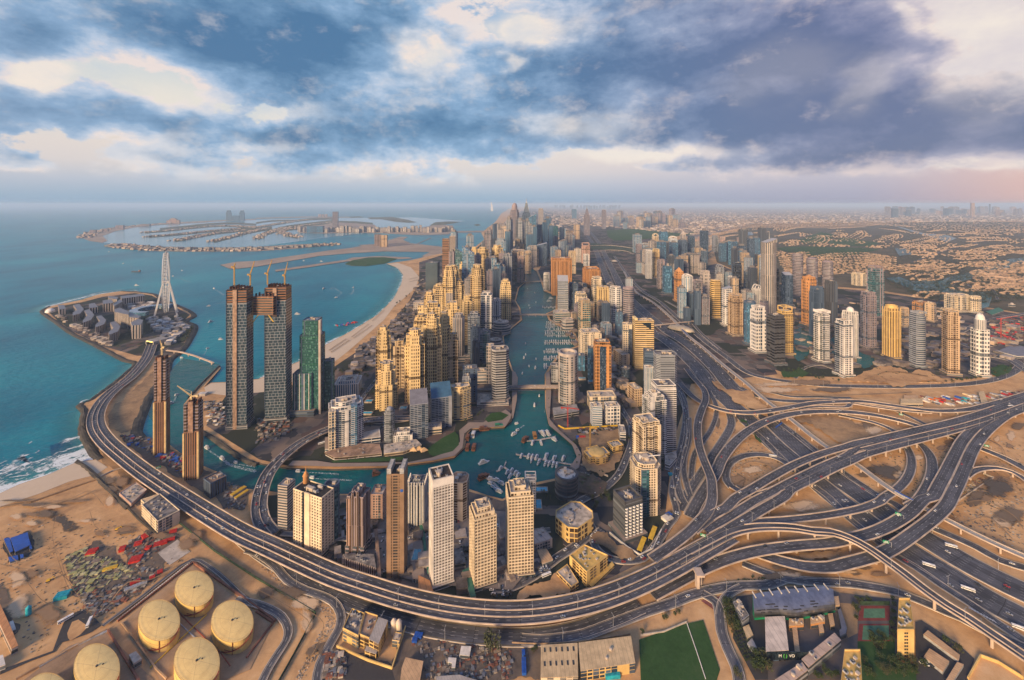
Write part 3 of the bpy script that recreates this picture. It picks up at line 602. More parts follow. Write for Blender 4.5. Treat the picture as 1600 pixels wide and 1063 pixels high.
# ---------------------------------------------------------------- roads, flyovers, vehicles
def road_mat(lanes,width,tint=(.078,.078,.090),edge=(.62,.56,.45),yellow=False):
	key = 'road_%d_%d_%s'%(lanes,round(width*10),yellow)
	if key in MATS:return MATS[key]
	m = bpy.data.materials.new(key); MATS[key] = m; m.use_nodes = True; T = NT(m.node_tree); b = T.n['Principled BSDF']
	tc = T.n.new('ShaderNodeTexCoord'); u,v,_ = T.xyz(tc.outputs['UV'])
	lw = (width-2.4)/lanes
	f = T.m('DIVIDE',T.m('SUBTRACT',u,1.2),lw)
	near = T.m('ABSOLUTE',T.m('SUBTRACT',f,T.m('ROUND',f)))
	inside = T.m('MULTIPLY',T.m('GREATER_THAN',f,.3),T.m('LESS_THAN',f,lanes-.3))
	dash = T.m('LESS_THAN',T.m('FRACT',T.m('DIVIDE',v,12.0)),.36)
	mk = T.m('MULTIPLY',T.m('MULTIPLY',T.m('LESS_THAN',near,.17/lw),dash),inside)
	ed = T.m('LESS_THAN',T.m('ABSOLUTE',T.m('SUBTRACT',T.m('ABSOLUTE',T.m('SUBTRACT',u,width/2)),width/2-.9)),.16)
	nz = T.noise(tc.outputs['Object'],.03,6,.65); tr = T.noise(T.comb(T.m('MULTIPLY',u,.9),T.m('MULTIPLY',v,.012),0.0),1.0,3,.5)
	base = T.mix(T.step(T.m('ADD',T.m('MULTIPLY',nz,.5),T.m('MULTIPLY',tr,.5)),.38,.62),tuple(q*.6 for q in tint),tuple(q*1.5 for q in tint))
	base = T.mix(T.m('MULTIPLY',T.m('LESS_THAN',T.m('FRACT',T.m('DIVIDE',v,62.0)),.012),.7),base,(.015,.014,.014))
	base = T.mix(T.m('MULTIPLY',ed,.75),base,(.5,.36,.10)if yellow else edge)
	sh = T.m('GREATER_THAN',T.m('ADD',T.m('ABSOLUTE',T.m('SUBTRACT',u,width/2)),T.m('MULTIPLY',T.m('SUBTRACT',T.noise(tc.outputs['Object'],.12,5,.7),.5),3.0)),width/2-.55)
	base = T.mix(T.m('MULTIPLY',sh,.55),base,(.24,.165,.10)); pt = T.white(T.comb(T.m('FLOOR',f),T.m('FLOOR',T.m('DIVIDE',v,47.0)),1.0))
	base = T.mix(T.m('MULTIPLY',T.m('GREATER_THAN',pt,.8),.35),base,(.022,.021,.024))
	T.put(b.inputs['Base Color'],T.mix(T.m('MULTIPLY',mk,.7),base,(.50,.48,.46)))
	b.inputs['Roughness'].default_value = .75; b.inputs['Specular IOR Level'].default_value = .25
	return m
def path(pts,step=9.0):
	"""resampled smooth line through world points"""
	P = [Vector(p)for p in pts]; n = len(P); out = []
	for i in range(n-1):
		p0,p1,p2,p3 = P[max(i-1,0)],P[i],P[i+1],P[min(i+2,n-1)]
		k = max(2,min(40,int((p2-p1).length/step)))
		t1 = (p2-p0)/max((p2-p1).length+(p1-p0).length,1e-6)*(p2-p1).length
		t2 = (p3-p1)/max((p3-p2).length+(p2-p1).length,1e-6)*(p2-p1).length
		for j in range(k):
			t = j/k; a = 2*t**3-3*t*t+1; b = t**3-2*t*t+t; c = -2*t**3+3*t*t; d = t**3-t*t
			out.append(p1*a+t1*b+p2*c+t2*d)
	out.append(P[-1]); return out
def run_on(P):
	"""roads that leave the picture carry on past its edge"""
	for e in(0,-1):
		x,y = PX(P[e])if P[e].y>1 else(9999,9999)
		if x>1590 or y>1060 or x<0:
			d = P[e]-P[1 if e==0 else-2]; d.z = 0; d.normalize(); Q = [P[e]+d*30.0*k for k in range(1,18)]
			P = Q[::-1]+P if e==0 else P+Q
	return P
def normals(P):
	N = []
	for i in range(len(P)):
		t = P[min(i+1,len(P)-1)]-P[max(i-1,0)]; t.z = 0; t.normalize(); N.append(Vector((t.y,-t.x,0)))
	return N
PATHS = {}
RZ = [0.9]
def strip(b,P,N,o0,o1,dz,m=0,uv=True):
	L = 0
	for i in range(len(P)-1):
		l = (P[i+1]-P[i]).length; z = Vector((0,0,dz))
		b.face([P[i]+N[i]*o0+z,P[i]+N[i]*o1+z,P[i+1]+N[i+1]*o1+z,P[i+1]+N[i+1]*o0+z],m,
			   [(0,L),(o1-o0,L),(o1-o0,L+l),(0,L+l)]); L+=l
def fence_strip(b,P,N,o,w,z0,z1,m=0,skip=()):
	for i in range(len(P)-1):
		if i in skip:continue
		q = [(P[i],N[i]),(P[i+1],N[i+1])]
		A = [q[0][0]+q[0][1]*(o-w/2),q[0][0]+q[0][1]*(o+w/2),q[1][0]+q[1][1]*(o+w/2),q[1][0]+q[1][1]*(o-w/2)]
		lo = [a+Vector((0,0,z0))for a in A]; hi = [a+Vector((0,0,z1))for a in A]
		b.face(hi,m); b.face([lo[1],lo[2],hi[2],hi[1]],m); b.face([lo[3],lo[0],hi[0],hi[3]],m)
		if i==0:b.face([lo[0],lo[1],hi[1],hi[0]],m)
		if i==len(P)-2:b.face([lo[2],lo[3],hi[3],hi[2]],m)
def pts3(px,zs):
	n = len(px)
	if not isinstance(zs,(list,tuple)):zs = [zs]*n
	if len(zs)!=n:zs = [zs[min(int(i*(len(zs)-1)/(n-1)),len(zs)-2)]*(1-(i*(len(zs)-1)/(n-1))%1)+zs[min(int(i*(len(zs)-1)/(n-1))+1,len(zs)-1)]*((i*(len(zs)-1)/(n-1))%1)if i<n-1 else zs[-1]for i in range(n)]
	return[G(x,y,z)for(x,y),z in zip(px,zs)]
def road(key,px,width,lanes,kerb=True,yellow=False,name='road',z=None):
	RZ[0]+=.05
	P = run_on(path(pts3(px,RZ[0]if z is None else z),12)); N = normals(P); PATHS[key] = (P,N,width,lanes)
	b = MB(); strip(b,P,N,-width/2,width/2,0)
	o = b.build(name,road_mat(lanes,width,yellow=yellow)); o['kind'] = 'structure'
	if kerb:
		k = MB()
		for s in(-1,1):fence_strip(k,P,N,s*(width/2+.35),.7,-.9,.14)
		q = k.build('kerb',CONC); q['kind'] = 'structure'
PIER = None
FLY = []
def flyover(key,px,zs,width,lanes,*a,**k):
	RZ[0]+=.02; P = run_on(path(pts3(px,zs),9)); P = [p+Vector((0,0,RZ[0]-.9))for p in P]; PATHS[key] = (P,normals(P),width,lanes); FLY.append((key,px,zs,width,lanes,a,k))
def covered(key,Q):
	"""segments of an edge line that lie on another deck, where no parapet stands"""
	q = np.array([(p.x,p.y,p.z)for p in Q]); bad = np.zeros(len(Q),bool)
	for f in FLY:
		if f[0]==key:continue
		P = np.array([tuple(p)for p in PATHS[f[0]][0]])
		if len(P)>1:P = np.concatenate([P,(P[1:]+P[:-1])/2])
		d = np.hypot(q[:,None,0]-P[None,:,0],q[:,None,1]-P[None,:,1]); d[np.abs(q[:,None,2]-P[None,:,2])>1.7] = 1e9
		bad|=d.min(1)<f[3]/2-.4
	return{i for i in range(len(Q)-1)if bad[i]and bad[i+1]}
def make_flyover(key,px,zs,width,lanes,label,barriers=(),pier_gap=38.0,pier_w=2.4,yellow=False,name='flyover',cat='flyover',rail=None,deckm=None):
	global PIER
	P,N,width,lanes = PATHS[key]
	o0 = P[0].copy(); o0.z = 0
	e = thing(name,label,cat,o0)
	L = [p-o0 for p in P]
	b = MB(); h = width/2-.5
	strip(b,L,N,-width/2,width/2,0,0)
	for s in(-1,1):                                # haunched box girder
		for i in range(len(L)-1):
			a,c = L[i],L[i+1]; na,nc = N[i]*s,N[i+1]*s; z1,z2 = Vector((0,0,-.9)),Vector((0,0,-2.3))
			q1 = [a+na*width/2,c+nc*width/2,c+nc*width/2+z1,a+na*width/2+z1]
			q2 = [a+na*width/2+z1,c+nc*width/2+z1,c+nc*width*.27+z2,a+na*width*.27+z2]
			for q in(q1,q2):b.face(q if s>0 else q[::-1],1)
	for i in range(len(L)-1):
		z2 = Vector((0,0,-2.3)); a,c,na,nc = L[i],L[i+1],N[i]*width*.27,N[i+1]*width*.27
		b.face([a-na+z2,c-nc+z2,c+nc+z2,a+na+z2],1)
	b.build('deck',[deckm or road_mat(lanes,width,yellow=yellow),CONCP],e)
	for s in(-1,1):
		k = MB(); fence_strip(k,L,N,s*(width/2-.1),.95,-.5,1.05,0,covered(key,[p+n_*s*width/2 for p,n_ in zip(P,N)])); k.build('parapet',CONCP,e)
	for off in barriers:
		k = MB(); fence_strip(k,L,N,off,1.0,.0,.95); k.build('median_barrier',CONCP,e)
	if rail:
		for off in rail:
			k = MB(); fence_strip(k,L,N,off,.5,.02,.25); k.build('rail_track',METAL,e)
	if PIER is None:
		pb = MB(); pb.prism([(-.8,-.5),(-.5,-.8),(.5,-.8),(.8,-.5),(.8,.5),(.5,.8),(-.5,.8),(-.8,.5)],0,.88)
		pb.prism([(-.8,-.7),(.8,-.7),(.8,.7),(-.8,.7)],.88,1.0,poly2=[(-1.7,-.8),(1.7,-.8),(1.7,.8),(-1.7,.8)]); PIER = pb.mesh('pier',[CONCP])
	run = pier_gap*.6
	for i in range(1,len(P)-1):
		run+=(P[i]-P[i-1]).length
		if run>=pier_gap and P[i].z>4.2:
			run = 0; q = L[i]; hgt = P[i].z-2.3
			inst('pier',PIER,e,(q.x,q.y,-.3),math.atan2(N[i].y,N[i].x),(pier_w/1.6*(1.4 if width>18 else 1),pier_w/1.6,hgt+.3))
	return e
CONCP = mat('parapet_concrete',(.52,.41,.33),.85,.14,.06)
# --- ground level roads
NC = [(898,345),(909,358),(926,380),(936,404),(947,430),(959,455),(982,480),(1017,517),(1045,535),(1069,555),(1095,581)]+R(13,'340,20 470,130 595,240 775,410 900,530 1090,690 1280,860 1440,1000')+R(16,'200,170 350,290 500,390 760,560 960,680 1150,800 1370,930 1600,1050 1900,1220')
FC = [(905,345),(918,358),(936,380),(948,404),(961,430),(974,455),(998,480),(1042,517),(1071,535),(1096,555),(1123,581)]+R(13,'520,12 660,130 790,240 970,410 1110,540 1290,690 1480,850')+R(16,'340,85 450,180 640,300 875,440 1057,550 1240,650 1460,760 1700,870 1950,990')
road('near_cw',NC,40,7)
road('far_cw',FC,40,7)
road('service_near',R(13,'620,330 800,480 1010,690 1200,860 1400,1010')+R(16,'150,220 330,360 530,520 700,620 900,760 1150,920 1350,1063 1600,1230'),11,3)
road('service_far',R(13,'900,300 1100,450')+R(14,'0,800 150,900 300,1000')+R(16,'520,90 640,180 760,250 860,300 1000,360 1200,450 1400,560 1595,620 1800,700'),13,3)
road('parallel_road',[(960,400),(977,425),(1004,455),(1030,471),(1065,502),(1100,532),(1135,558),(1170,583),(1205,592),(1275,601),(1350,604),(1425,604),(1500,601),(1550,594),(1582,582),(1593,570),(1580,560),(1540,550),(1500,536)],17,4)
road('upper_link',R(13,'610,30 760,110 900,140 1100,155 1300,152 1500,140'),13,3)
road('upper_link_b',R(13,'830,60 1050,110 1300,115 1600,125'),9,2)
road('slip_a',R(13,'515,270 532,340 500,430 430,540 340,680 260,800 160,950 60,1120'),14,3)
road('slip_b',R(13,'330,60 390,180 392,290 340,420 270,520 205,620 180,720 170,850'),9,2)
road('slip_c',R(14,'440,230 600,300 760,380 900,450'),9,2)
road('merge_lane',R(15,'1595,745 1300,735 1150,695 1000,645 850,585'),9,2)
road('under_arc',R(10,'-130,130 0,240 150,340 300,425 450,510 600,590 750,645 900,690 1100,738 1300,770 1450,785 1600,793')+R(11,'150,790 300,770 450,735 600,680 700,640 800,595'),19,4,yellow=True)
road('frontage',R(11,'60,806 180,814 330,800 450,778 600,722 700,684 850,628 1000,580 1100,540 1200,510 1320,484 1450,470 1600,466')+R(12,'100,430 200,440 350,450 500,458 650,480 800,510 950,565 1100,630 1200,670 1330,740 1500,810 1700,900'),11,3)
road('field_lane',R(11,'1190,520 1275,575 1300,660 1310,760 1350,870 1400,980 1420,1063 1430,1200'),10,2,name='lane')
road('field_lane_2',R(11,'1440,478 1360,520 1310,590 1300,660'),8,2,name='lane')
road('ring_road',[(960,545),(950,580),(962,618),(972,640),(985,662),(987,690),(980,712),(966,742),(940,766),(900,790),(926,826),(900,852),(870,872),(836,898),(800,916),(770,920)],11,3)
road('loop_road',R(11,'560,120 510,170 520,225 570,280 650,312 740,318 820,300 880,240 930,170 980,90 1030,20')+R(7,'1000,960 1020,860 1060,740 1090,620 1095,500 1070,400 1040,330'),9,2)
road('marina_side_lane',R(13,'60,30 110,150 122,320 95,500 50,700 40,850 75,1000 110,1063'),11,3)
road('marina_side_lane_b',R(13,'150,300 152,500 112,650 105,780 140,930 165,1000'),9,2)
road('shore_lane',R(10,'-60,250 0,268 110,340 200,440 310,500 400,530 480,570 528,640 525,720 490,790 450,860 400,960 380,1063 370,1200'),8,2,name='lane')
road('bund_lane',R(10,'-130,560 0,585 90,620 160,665 200,740 190,810 140,890 80,985 40,1063 0,1150'),7,2,name='lane')
road('bund_lane_2',R(9,'640,725 740,650 900,530 1050,410 1200,310 1330,370 1500,520 1598,600'),5,1,name='lane',kerb=False)
road('marina_street',R(6,'560,520 680,512 800,520 960,500 1000,480'),10,3)
road('bridge_street',[(720,608),(800,608.5),(880,608)],12,3,kerb=False,z=[0.3,6,0.3])
road('walk_street',R(6,'640,400 700,320 740,270 800,200 860,120'),9,2)
road('lakes_street',R(3,'960,760 1060,820 1180,960 1300,1063'),9,2)
road('lakes_street_2',R(8,'170,245 230,180 330,160 420,190'),7,2)
road('lakes_street_3',R(4,'1195,960 1300,910 1420,870 1598,840'),14,4)
road('lakes_street_4',R(8,'1195,60 1280,95 1400,110 1500,130 1598,190'),12,3)
road('palm_link',R(3,'480,450 600,455 700,450 770,440'),14,4)
road('islands_road',R(4,'1080,730 1200,640 1330,700 1400,690 1440,760'),9,2)
road('loop_ramp',R(13,'1110,790 1060,735 980,680 880,642 750,628 620,648 520,702 480,785 490,868 540,930'),12,2)
for i,q in enumerate(([(592,898),(588,850),(586,800)],[(655,908),(648,850),(645,795)],[(722,922),(718,860),(714,805)],[(785,918),(780,860),(775,810)],[(440,833),(560,842),(700,838),(860,828)])):road('block_lane%d'%i,q,7,2,name='lane')
road('far_arterial',[(1600,352),(1500,350),(1400,351),(1320,358),(1240,372),(1180,376)],20,4,kerb=False)
road('suburb_street',R(4,'900,520 1100,450 1300,400 1500,360 1700,330'),22,4,kerb=False)
road('suburb_street_2',R(3,'1200,480 1300,420 1400,400 1480,410 1600,440'),16,4,kerb=False)
# --- elevated roads
ARC = [(238,538),(228,562),(205,590),(178,611),(160,630),(150,651),(152,671),(167,692),(192,714),(224,739),(256,761),(290,783),(330,808),(376,835),(426,858),(475,881),(525,903),(575,920),(626,936),(676,948),(726,956),(775,960),(812,960),(850,957),(900,948),(950,934),(1000,914),(1050,889),(1100,861),(1140,838)]
flyover('arc',ARC,[.4,1,3,6,8,9,9,9,9,9,9,9,9,9,9,9,9.5,10,10,10,10,10],27,6,'long curved flyover sweeping from the round island past the tank farm to the interchange',barriers=(-2.5,5.0),pier_gap=42,pier_w=3.2,yellow=True)
flyover('bridge_m',[(640,655),(600,656),(560,660),(512,673),(476,690),(446,712),(422,738),(409,768),(405,796),(410,818),(425,838)],[1,2,5,7,8,8,8,7,5,3,.5],21,5,'curved road bridge packed with traffic crossing the canal mouth beside the cream slab tower',barriers=(0,))
flyover('ramp_s',R(13,'130,-130 190,-50 245,10 290,70 300,150 265,240 232,350 228,450 242,560 272,660 312,760 350,860 358,960')+R(15,'600,60 570,160 490,255 400,345 250,462 100,565'),[1,4,8,12,14,14,14,14,13,12,11.4,11],14,3,'narrow S-shaped ramp winding beside the white and striped towers')
flyover('ramp_two',R(13,'60,-10 150,90 240,160 330,203 480,248 650,266 800,258 950,236 1100,210 1250,182 1400,170 1570,164')+R(14,'180,168 400,198 600,226 750,244 900,250 1100,238 1250,205 1400,165 1600,105 1800,40'),[1,3,6,9,9,9,9,9,9,9,9,8,8],15,3,'topmost ramp of the interchange passing below the container yard')
flyover('ramp_two_b',R(13,'1130,232 1300,212 1560,214')+R(14,'60,182 200,202 400,232 600,254 760,264'),[7,7.5,8,8,8,7,5],9,2,'short narrow ramp between the two topmost curves of the interchange')
flyover('ramp_three',R(13,'160,1200 230,1063 330,900 400,790 440,690 530,565 650,452 780,372 900,322 1050,282 1200,262 1350,255 1560,260')+R(14,'150,272 280,290 400,315 550,352 700,402 860,450 960,482 1080,530 1220,590 1400,662 1600,765 1800,880'),[2,4,6,8,9,9,9,9,9,9,8.5,7,5,3,1.6,1.5,1.5,1.5],17,4,'wide arched ramp rising over the highway toward the right edge')
flyover('upper_long',R(15,'440,330 530,255 620,190 720,135')+R(13,'560,1040 700,958 900,838 1100,730 1300,648 1450,600 1570,566')+R(14,'100,540 220,515'),[11,11.5,12,12.5,13,13,13,12.6,12.4],14,3,'upper of the long straight flyovers crossing the highway diagonally')
flyover('middle_long',R(15,'540,325 700,238 850,145 960,75')+R(13,'840,1005 930,955 1050,890 1200,815 1350,742 1570,645')+R(14,'100,590 220,552'),[10.6,11,11.6,12,12,12,12.2],13,3,'middle strand between the two long straight flyovers')
flyover('loop_exit',R(13,'540,930 620,975 720,1000 820,992 930,950'),[1.5,5,8.5,11,11.8],12,2,'curved ramp climbing out of the round loop to the long flyovers')
flyover('wide_long',R(14,'120,572 250,540 400,503 700,432 1000,362 1200,304 1400,236 1600,165 1850,80'),[12.3,12,12,12,11.6,10.6,9.5,8.5,7.5],29,6,'broadest deck where the long flyovers join toward the right edge',barriers=(4.0,))
flyover('lower_long',R(15,'300,572 450,492 600,410 740,318 850,250 1000,160 1200,42')+R(13,'1050,960 1250,860 1450,760 1580,705')+R(14,'160,648 400,580 700,500 1000,418 1200,352 1400,282 1600,215 1850,130'),[10.4,10.8,11.4,12,12,12,12,11.6,10.6,9.4,8],15,3,'lower of the long straight flyovers crossing the highway diagonally')
flyover('ramp_d',R(14,'1330,300 1240,350 1150,412 1050,522 985,640 910,790 840,920 780,1020')+R(16,'760,65 660,165 560,238 430,308 300,358 150,395')+R(15,'1590,430 1300,456 1000,495 800,542 650,592 500,655 300,758 100,865'),[10,10.4,10.4,10.4,10.4,10.4,10,9.6,9,8,7,5,3,1.4,1],16,3,'inner of two ramps curling from the right edge down to the gantry pier')
flyover('ramp_e',R(14,'1600,232 1450,292 1320,385 1220,485 1140,602 1080,742 1020,880 960,1000')+R(16,'950,120 850,220 720,322 560,438 420,518 250,572 100,610')+R(15,'1590,635 1400,632 1250,602 1100,560 960,512'),[9,10,10.4,10.4,10.4,10.4,10,9,8,6.4,4,2.4,1.2],16,3,'outer of two ramps curling from the right edge under the bottom flyover')
flyover('ramp_f',R(14,'1075,845 1150,792 1250,767 1380,767 1500,800 1600,858 1720,950'),[9.6,9,8,7,6,5,4],10,2,'short hooked ramp at the right edge above the dark soil')
flyover('ramp_h',R(14,'-60,285 100,318 250,352 380,400 480,462 545,560 590,660 592,760 552,860 470,950 350,1030')+R(16,'400,85 250,142 100,176')+R(15,'1590,196 1400,222 1200,242 1000,256 860,296'),[3,2,1.4,1.4,1.8,3,5,7,9,10,10.2,10.4,10.6],12,2,'inner tight curve looping under the long flyovers')
flyover('ramp_i',R(14,'600,500 690,560 760,650 780,740 768,850 722,960 650,1063')+R(16,'640,130'),[1.2,1.6,2.4,4,6.4,8.4,9.6,10],14,3,'short curved ramp emerging under the lower long flyover and joining the inner ramp')
flyover('bottom_fly',R(15,'420,520 600,425 780,340 960,305 1150,300 1300,310 1450,335')+R(16,'0,345 150,395 300,475 450,580 600,690 760,815 950,950')+[(1512,969),(1550,995),(1600,1029),(1700,1100)],[10.5,11,12.4,14,15,15,15,14,13,12,11,10],14,2,'flyover arching over the ramps and down to the lower right corner',barriers=(1.5,))
flyover('rail',[(975,425),(993,456),(1021,474),(1051,500),(1074,525),(1100,546),(1135,576)]+R(13,'660,0 780,108 900,205 1080,340 1250,478 1420,600')+R(14,'90,722 250,840 400,948 520,1022')+R(16,'680,92 800,160 920,222 1150,340 1400,460 1595,545 1800,640'),7,10,1,'pale elevated rail viaduct running beside the broad highway',name='rail_viaduct',cat='viaduct',rail=(-3,-1.4,1.4,3),pier_gap=30,pier_w=2,deckm=CONCD)
flyover('canal_bridge',[(786,607),(830,606),(880,606)],[4,6,4],15,4,'low grey road bridge over the canal beside the round grey tower',name='road_bridge',cat='bridge',barriers=(0,),pier_gap=24,pier_w=1.6)
flyover('canal_bridge_2',[(800,493),(830,492.5),(866,493)],[4,5,4],13,4,'middle road bridge over the canal above the rows of berths',name='road_bridge',cat='bridge',pier_gap=24,pier_w=1.6)
flyover('canal_bridge_3',[(816,441),(832,440.5),(850,440)],[4,4,4],13,4,'farthest low bridge at the narrow end of the canal',name='road_bridge',cat='bridge',pier_gap=24,pier_w=1.6)
flyover('cross_bridge',R(3,'930,518 1010,512 1060,470'),[6,6,6],6,1,'far slender footbridge crossing the highway at the domed station',name='footbridge',cat='footbridge',deckm=CONC)
flyover('cross_bridge_2',R(3,'895,918 960,912 1020,905 1140,890'),[8,8,8,8],6,1,'pale covered footbridge linking the gold slab tower to the domed station',name='footbridge',cat='footbridge',deckm=CONC)
flyover('far_cross',R(3,'480,455 600,445 700,450 760,470'),[7,7,7,4],13,3,'far overpass curving across the highway by the green verge',pier_gap=60)
flyover('far_cross_2',R(3,'490,418 600,415 700,425 780,438'),[7,7,7,4],13,3,'farther overpass crossing the highway below the golf course',pier_gap=60)
flyover('pier_walk',R(5,'1040,75 1120,85 1200,105 1270,130 1335,155'),4,4,1,'thin pedestrian bridge from the round island to the rock breakwater',name='footbridge',cat='footbridge',deckm=CONC,pier_w=3,pier_gap=60)
for f in FLY:make_flyover(*f[:5],*f[5],**f[6])
# --- big gantry pier at the ramp below the arc
gp = G(1091,918); t = thing('gantry_pier','tall pale twin column portal pier standing beside the dark ramp','bridge pier',gp)
b = MB(); b.box(-3,0,-4,2,0,15); b.build('column',CONCP,t)
b = MB(); b.box(3.2,5.4,2,7,0,15); b.build('column',CONCP,t)
b = MB(); b.box(-3.2,6,-4.2,7.4,15,17.2); b.build('cross_beam',CONCP,t)
# --- trains on the viaduct
P_,N_,_,_ = PATHS['rail']
for x0,x1,off,lab in((1398,1428,1.9,'blue roofed train on the viaduct under the inner curling ramp'),(1446,1458,-1.9,'short blue roofed train on the viaduct between the curling ramps'),(1062,1076,1.9,'train leaving the domed station on the viaduct')):
	ids = [i for i in range(1,len(P_)-1)if x0<=PX(P_[i])[0]<=x1]
	if len(ids)<2:continue
	o0 = P_[ids[0]].copy(); t = thing('train',lab,'train',o0); pts = [P_[i]+N_[i]*off-o0 for i in ids]
	b = MB()
	for a,c in zip(pts,pts[1:]):b.bar(a+Vector((0,0,2)),c+Vector((0,0,2)),2.6,3.0)
	b.build('body',METAL,t); b = MB()
	for a,c in zip(pts,pts[1:]):b.bar(a+Vector((0,0,3.7)),c+Vector((0,0,3.7)),2.3,.5)
	b.build('roof',BLUEP,t)
g0 = G(1212,668,7); t = thing('sign_panel','long blue sign board on the side of the wide arched ramp','sign',g0); g1 = G(1222,661,7)-g0
b = MB(); b.bar((0,0,0),g1,.4,3.4); b.build('board',BLUEP,t)
# --- station
st = G(1064,518); t = thing('metro_station','shell shaped domed station straddling the rail viaduct beside the highway','station',st,rad(-40))
b = MB(); n = 14
for i in range(n):
	for j in range(8):
		def q(i,j):
			u = -1+2*i/n; a = math.pi*j/8; r = math.sqrt(max(0,1-u*u)); return(u*48,math.cos(a)*15*r,5+math.sin(a)*17*r)
		b.face([q(i,j),q(i+1,j),q(i+1,j+1),q(i,j+1)])
b.build('shell_roof',mat('shell_gold',(.40,.34,.26),.4,.1,.1,.5,.3),t)
b = MB(); b.box(-44,44,-9,9,0,6.5); b.build('concourse',GLASS,t)
for s,lab in((R(3,'640,520')[0],'far small domed station beside the highway at the slender footbridge'),):
	g = G(*s); t = thing('metro_station',lab,'station',g,rad(-30)); b = MB(); b.box(-30,30,-12,12,0,8); b.build('concourse',GLASS,t)
	b = MB(); b.cone((0,0),26,2,8,20,16); b.build('shell_roof',ROOFL,t)
# --- vehicles
def car_mesh(name,paint,L=4.6,Wd=1.95,Hh=1.5):
	b = MB(); x,y = L/2,Wd/2
	b.prism([(-x,-y),(x-.3,-y),(x,-y*.7),(x,y*.7),(x-.3,y),(-x,y)],.3,.85,0,True,True)
	b.prism([(-x+.5,-y*.95),(x-1.2,-y*.95),(x-1.2,y*.95),(-x+.5,y*.95)],.85,Hh,1,True,False,0,poly2=[(-x+1.0,-y*.75),(x-2.0,-y*.75),(x-2.0,y*.75),(-x+1.0,y*.75)])
	for sx in(-x*.62,x*.62):
		for sy in(-y,y-.25):b.prism([(sx+.36*math.cos(a),sy)for a in()]or[(sx-.36,sy),(sx+.36,sy),(sx+.36,sy+.25),(sx-.36,sy+.25)],0,.68,2)
	return b.mesh(name,[paint,GLASS,DARKM])
def bus_mesh(name,paint):
	b = MB(); b.box(-6,6,-1.3,1.3,.5,1.6,0); b.box(-5.95,5.95,-1.27,1.27,1.6,2.5,1); b.box(-6,6,-1.3,1.3,2.5,3.1,0)
	b.box(-2.5,1.0,-.7,.7,3.1,3.45,0)
	for sx in(-4,3.6):
		for sy in(-1.3,1.0):b.box(sx-.5,sx+.5,sy,sy+.3,0,1.0,2)
	return b.mesh(name,[paint,GLASS,DARKM])
CARC = {'white':WHITE,'silver':mat('silver_paint',(.45,.45,.46),.3,.05,.3,.5,.4),'black':mat('black_paint',(.02,.02,.022),.25,.1,.3,.5),'red':mat('car_red',(.42,.03,.03),.3,.05,.3,.5),'blue':mat('car_blue',(.04,.12,.3),.3,.05,.3,.5),'yellow':YEL,'turquoise':TURQ}
CARM = {k:car_mesh('car',m)for k,m in CARC.items()}
BUSM = bus_mesh('bus',WHITE); BUSB = bus_mesh('bus',BLUEP)
rv = random.Random(11); CARS = []
def traffic(key,n,where,lo=.03,hi=.97,cols=('white','white','white','silver','black','silver','red'),off=None):
	P,N,w,lanes = PATHS[key]; seen = []
	for k in range(n):
		for tr in range(30):
			i = int(rv.uniform(lo,hi)*(len(P)-1)); ln = rv.randrange(lanes)
			x,y = PX(P[i])
			if all(abs(i-a)>1 or ln!=b for a,b in seen)and-5<x<1605 and 330<y<1063:break
		else:continue
		seen.append((i,ln)); lw = (w-2.4)/lanes
		o = -w/2+1.2+lw*(ln+.5)
		t = P[min(i+1,len(P)-1)]-P[i-1]; p = P[i]+N[i]*o; c = rv.choice(cols)
		CARS.append((y,'car',c,(p.x,p.y,p.z+.03),math.atan2(t.y,t.x)+(math.pi if o<0 else 0),'%s car driving on the %s'%(c,where),'%s cars on the %s'%(c,where)))
for a in(('near_cw',170,'nearer carriageway of the broad highway',.12),('far_cw',160,'farther carriageway of the broad highway',.12),('arc',15,'long curved flyover',.02),('bridge_m',58,'curved canal mouth bridge',.05),('ramp_s',7,'S-shaped ramp',.1),('ramp_two',10,'topmost interchange ramp',.1),
		  ('ramp_three',11,'wide arched ramp',.1),('upper_long',5,'upper long flyover',.1),('lower_long',6,'lower long flyover',.1),('wide_long',8,'broadest joined flyover',.05),('middle_long',3,'middle strand of the long flyovers',.1),('ramp_d',6,'inner curling ramp',.1),('ramp_e',8,'outer curling ramp',.1),('service_far',6,'service road beside the rail viaduct',.1),('service_near',5,'service road by the lower right flyover',.1),
		  ('under_arc',3,'dark road beneath the long curved flyover',.1),('frontage',4,'frontage road above the football field',.1),('ring_road',44,'ring road winding between the marina towers',.03),('loop_road',34,'loop road round the dark towers',.02),('marina_side_lane',12,'lane beside the striped tower',.05),('parallel_road',16,'road in front of the lake towers',.2),('canal_bridge',5,'low grey canal bridge',.1),('ramp_i',2,'short curved ramp',.1),('ramp_h',3,'inner tight curve',.1),('marina_street',12,'street behind the curved white tower',.05),('walk_street',12,'street beside the lowest gold tower',.05)):
	traffic(*a)
for i in range(5):traffic('block_lane%d'%i,9,'lanes between the front row towers',.02,.98)
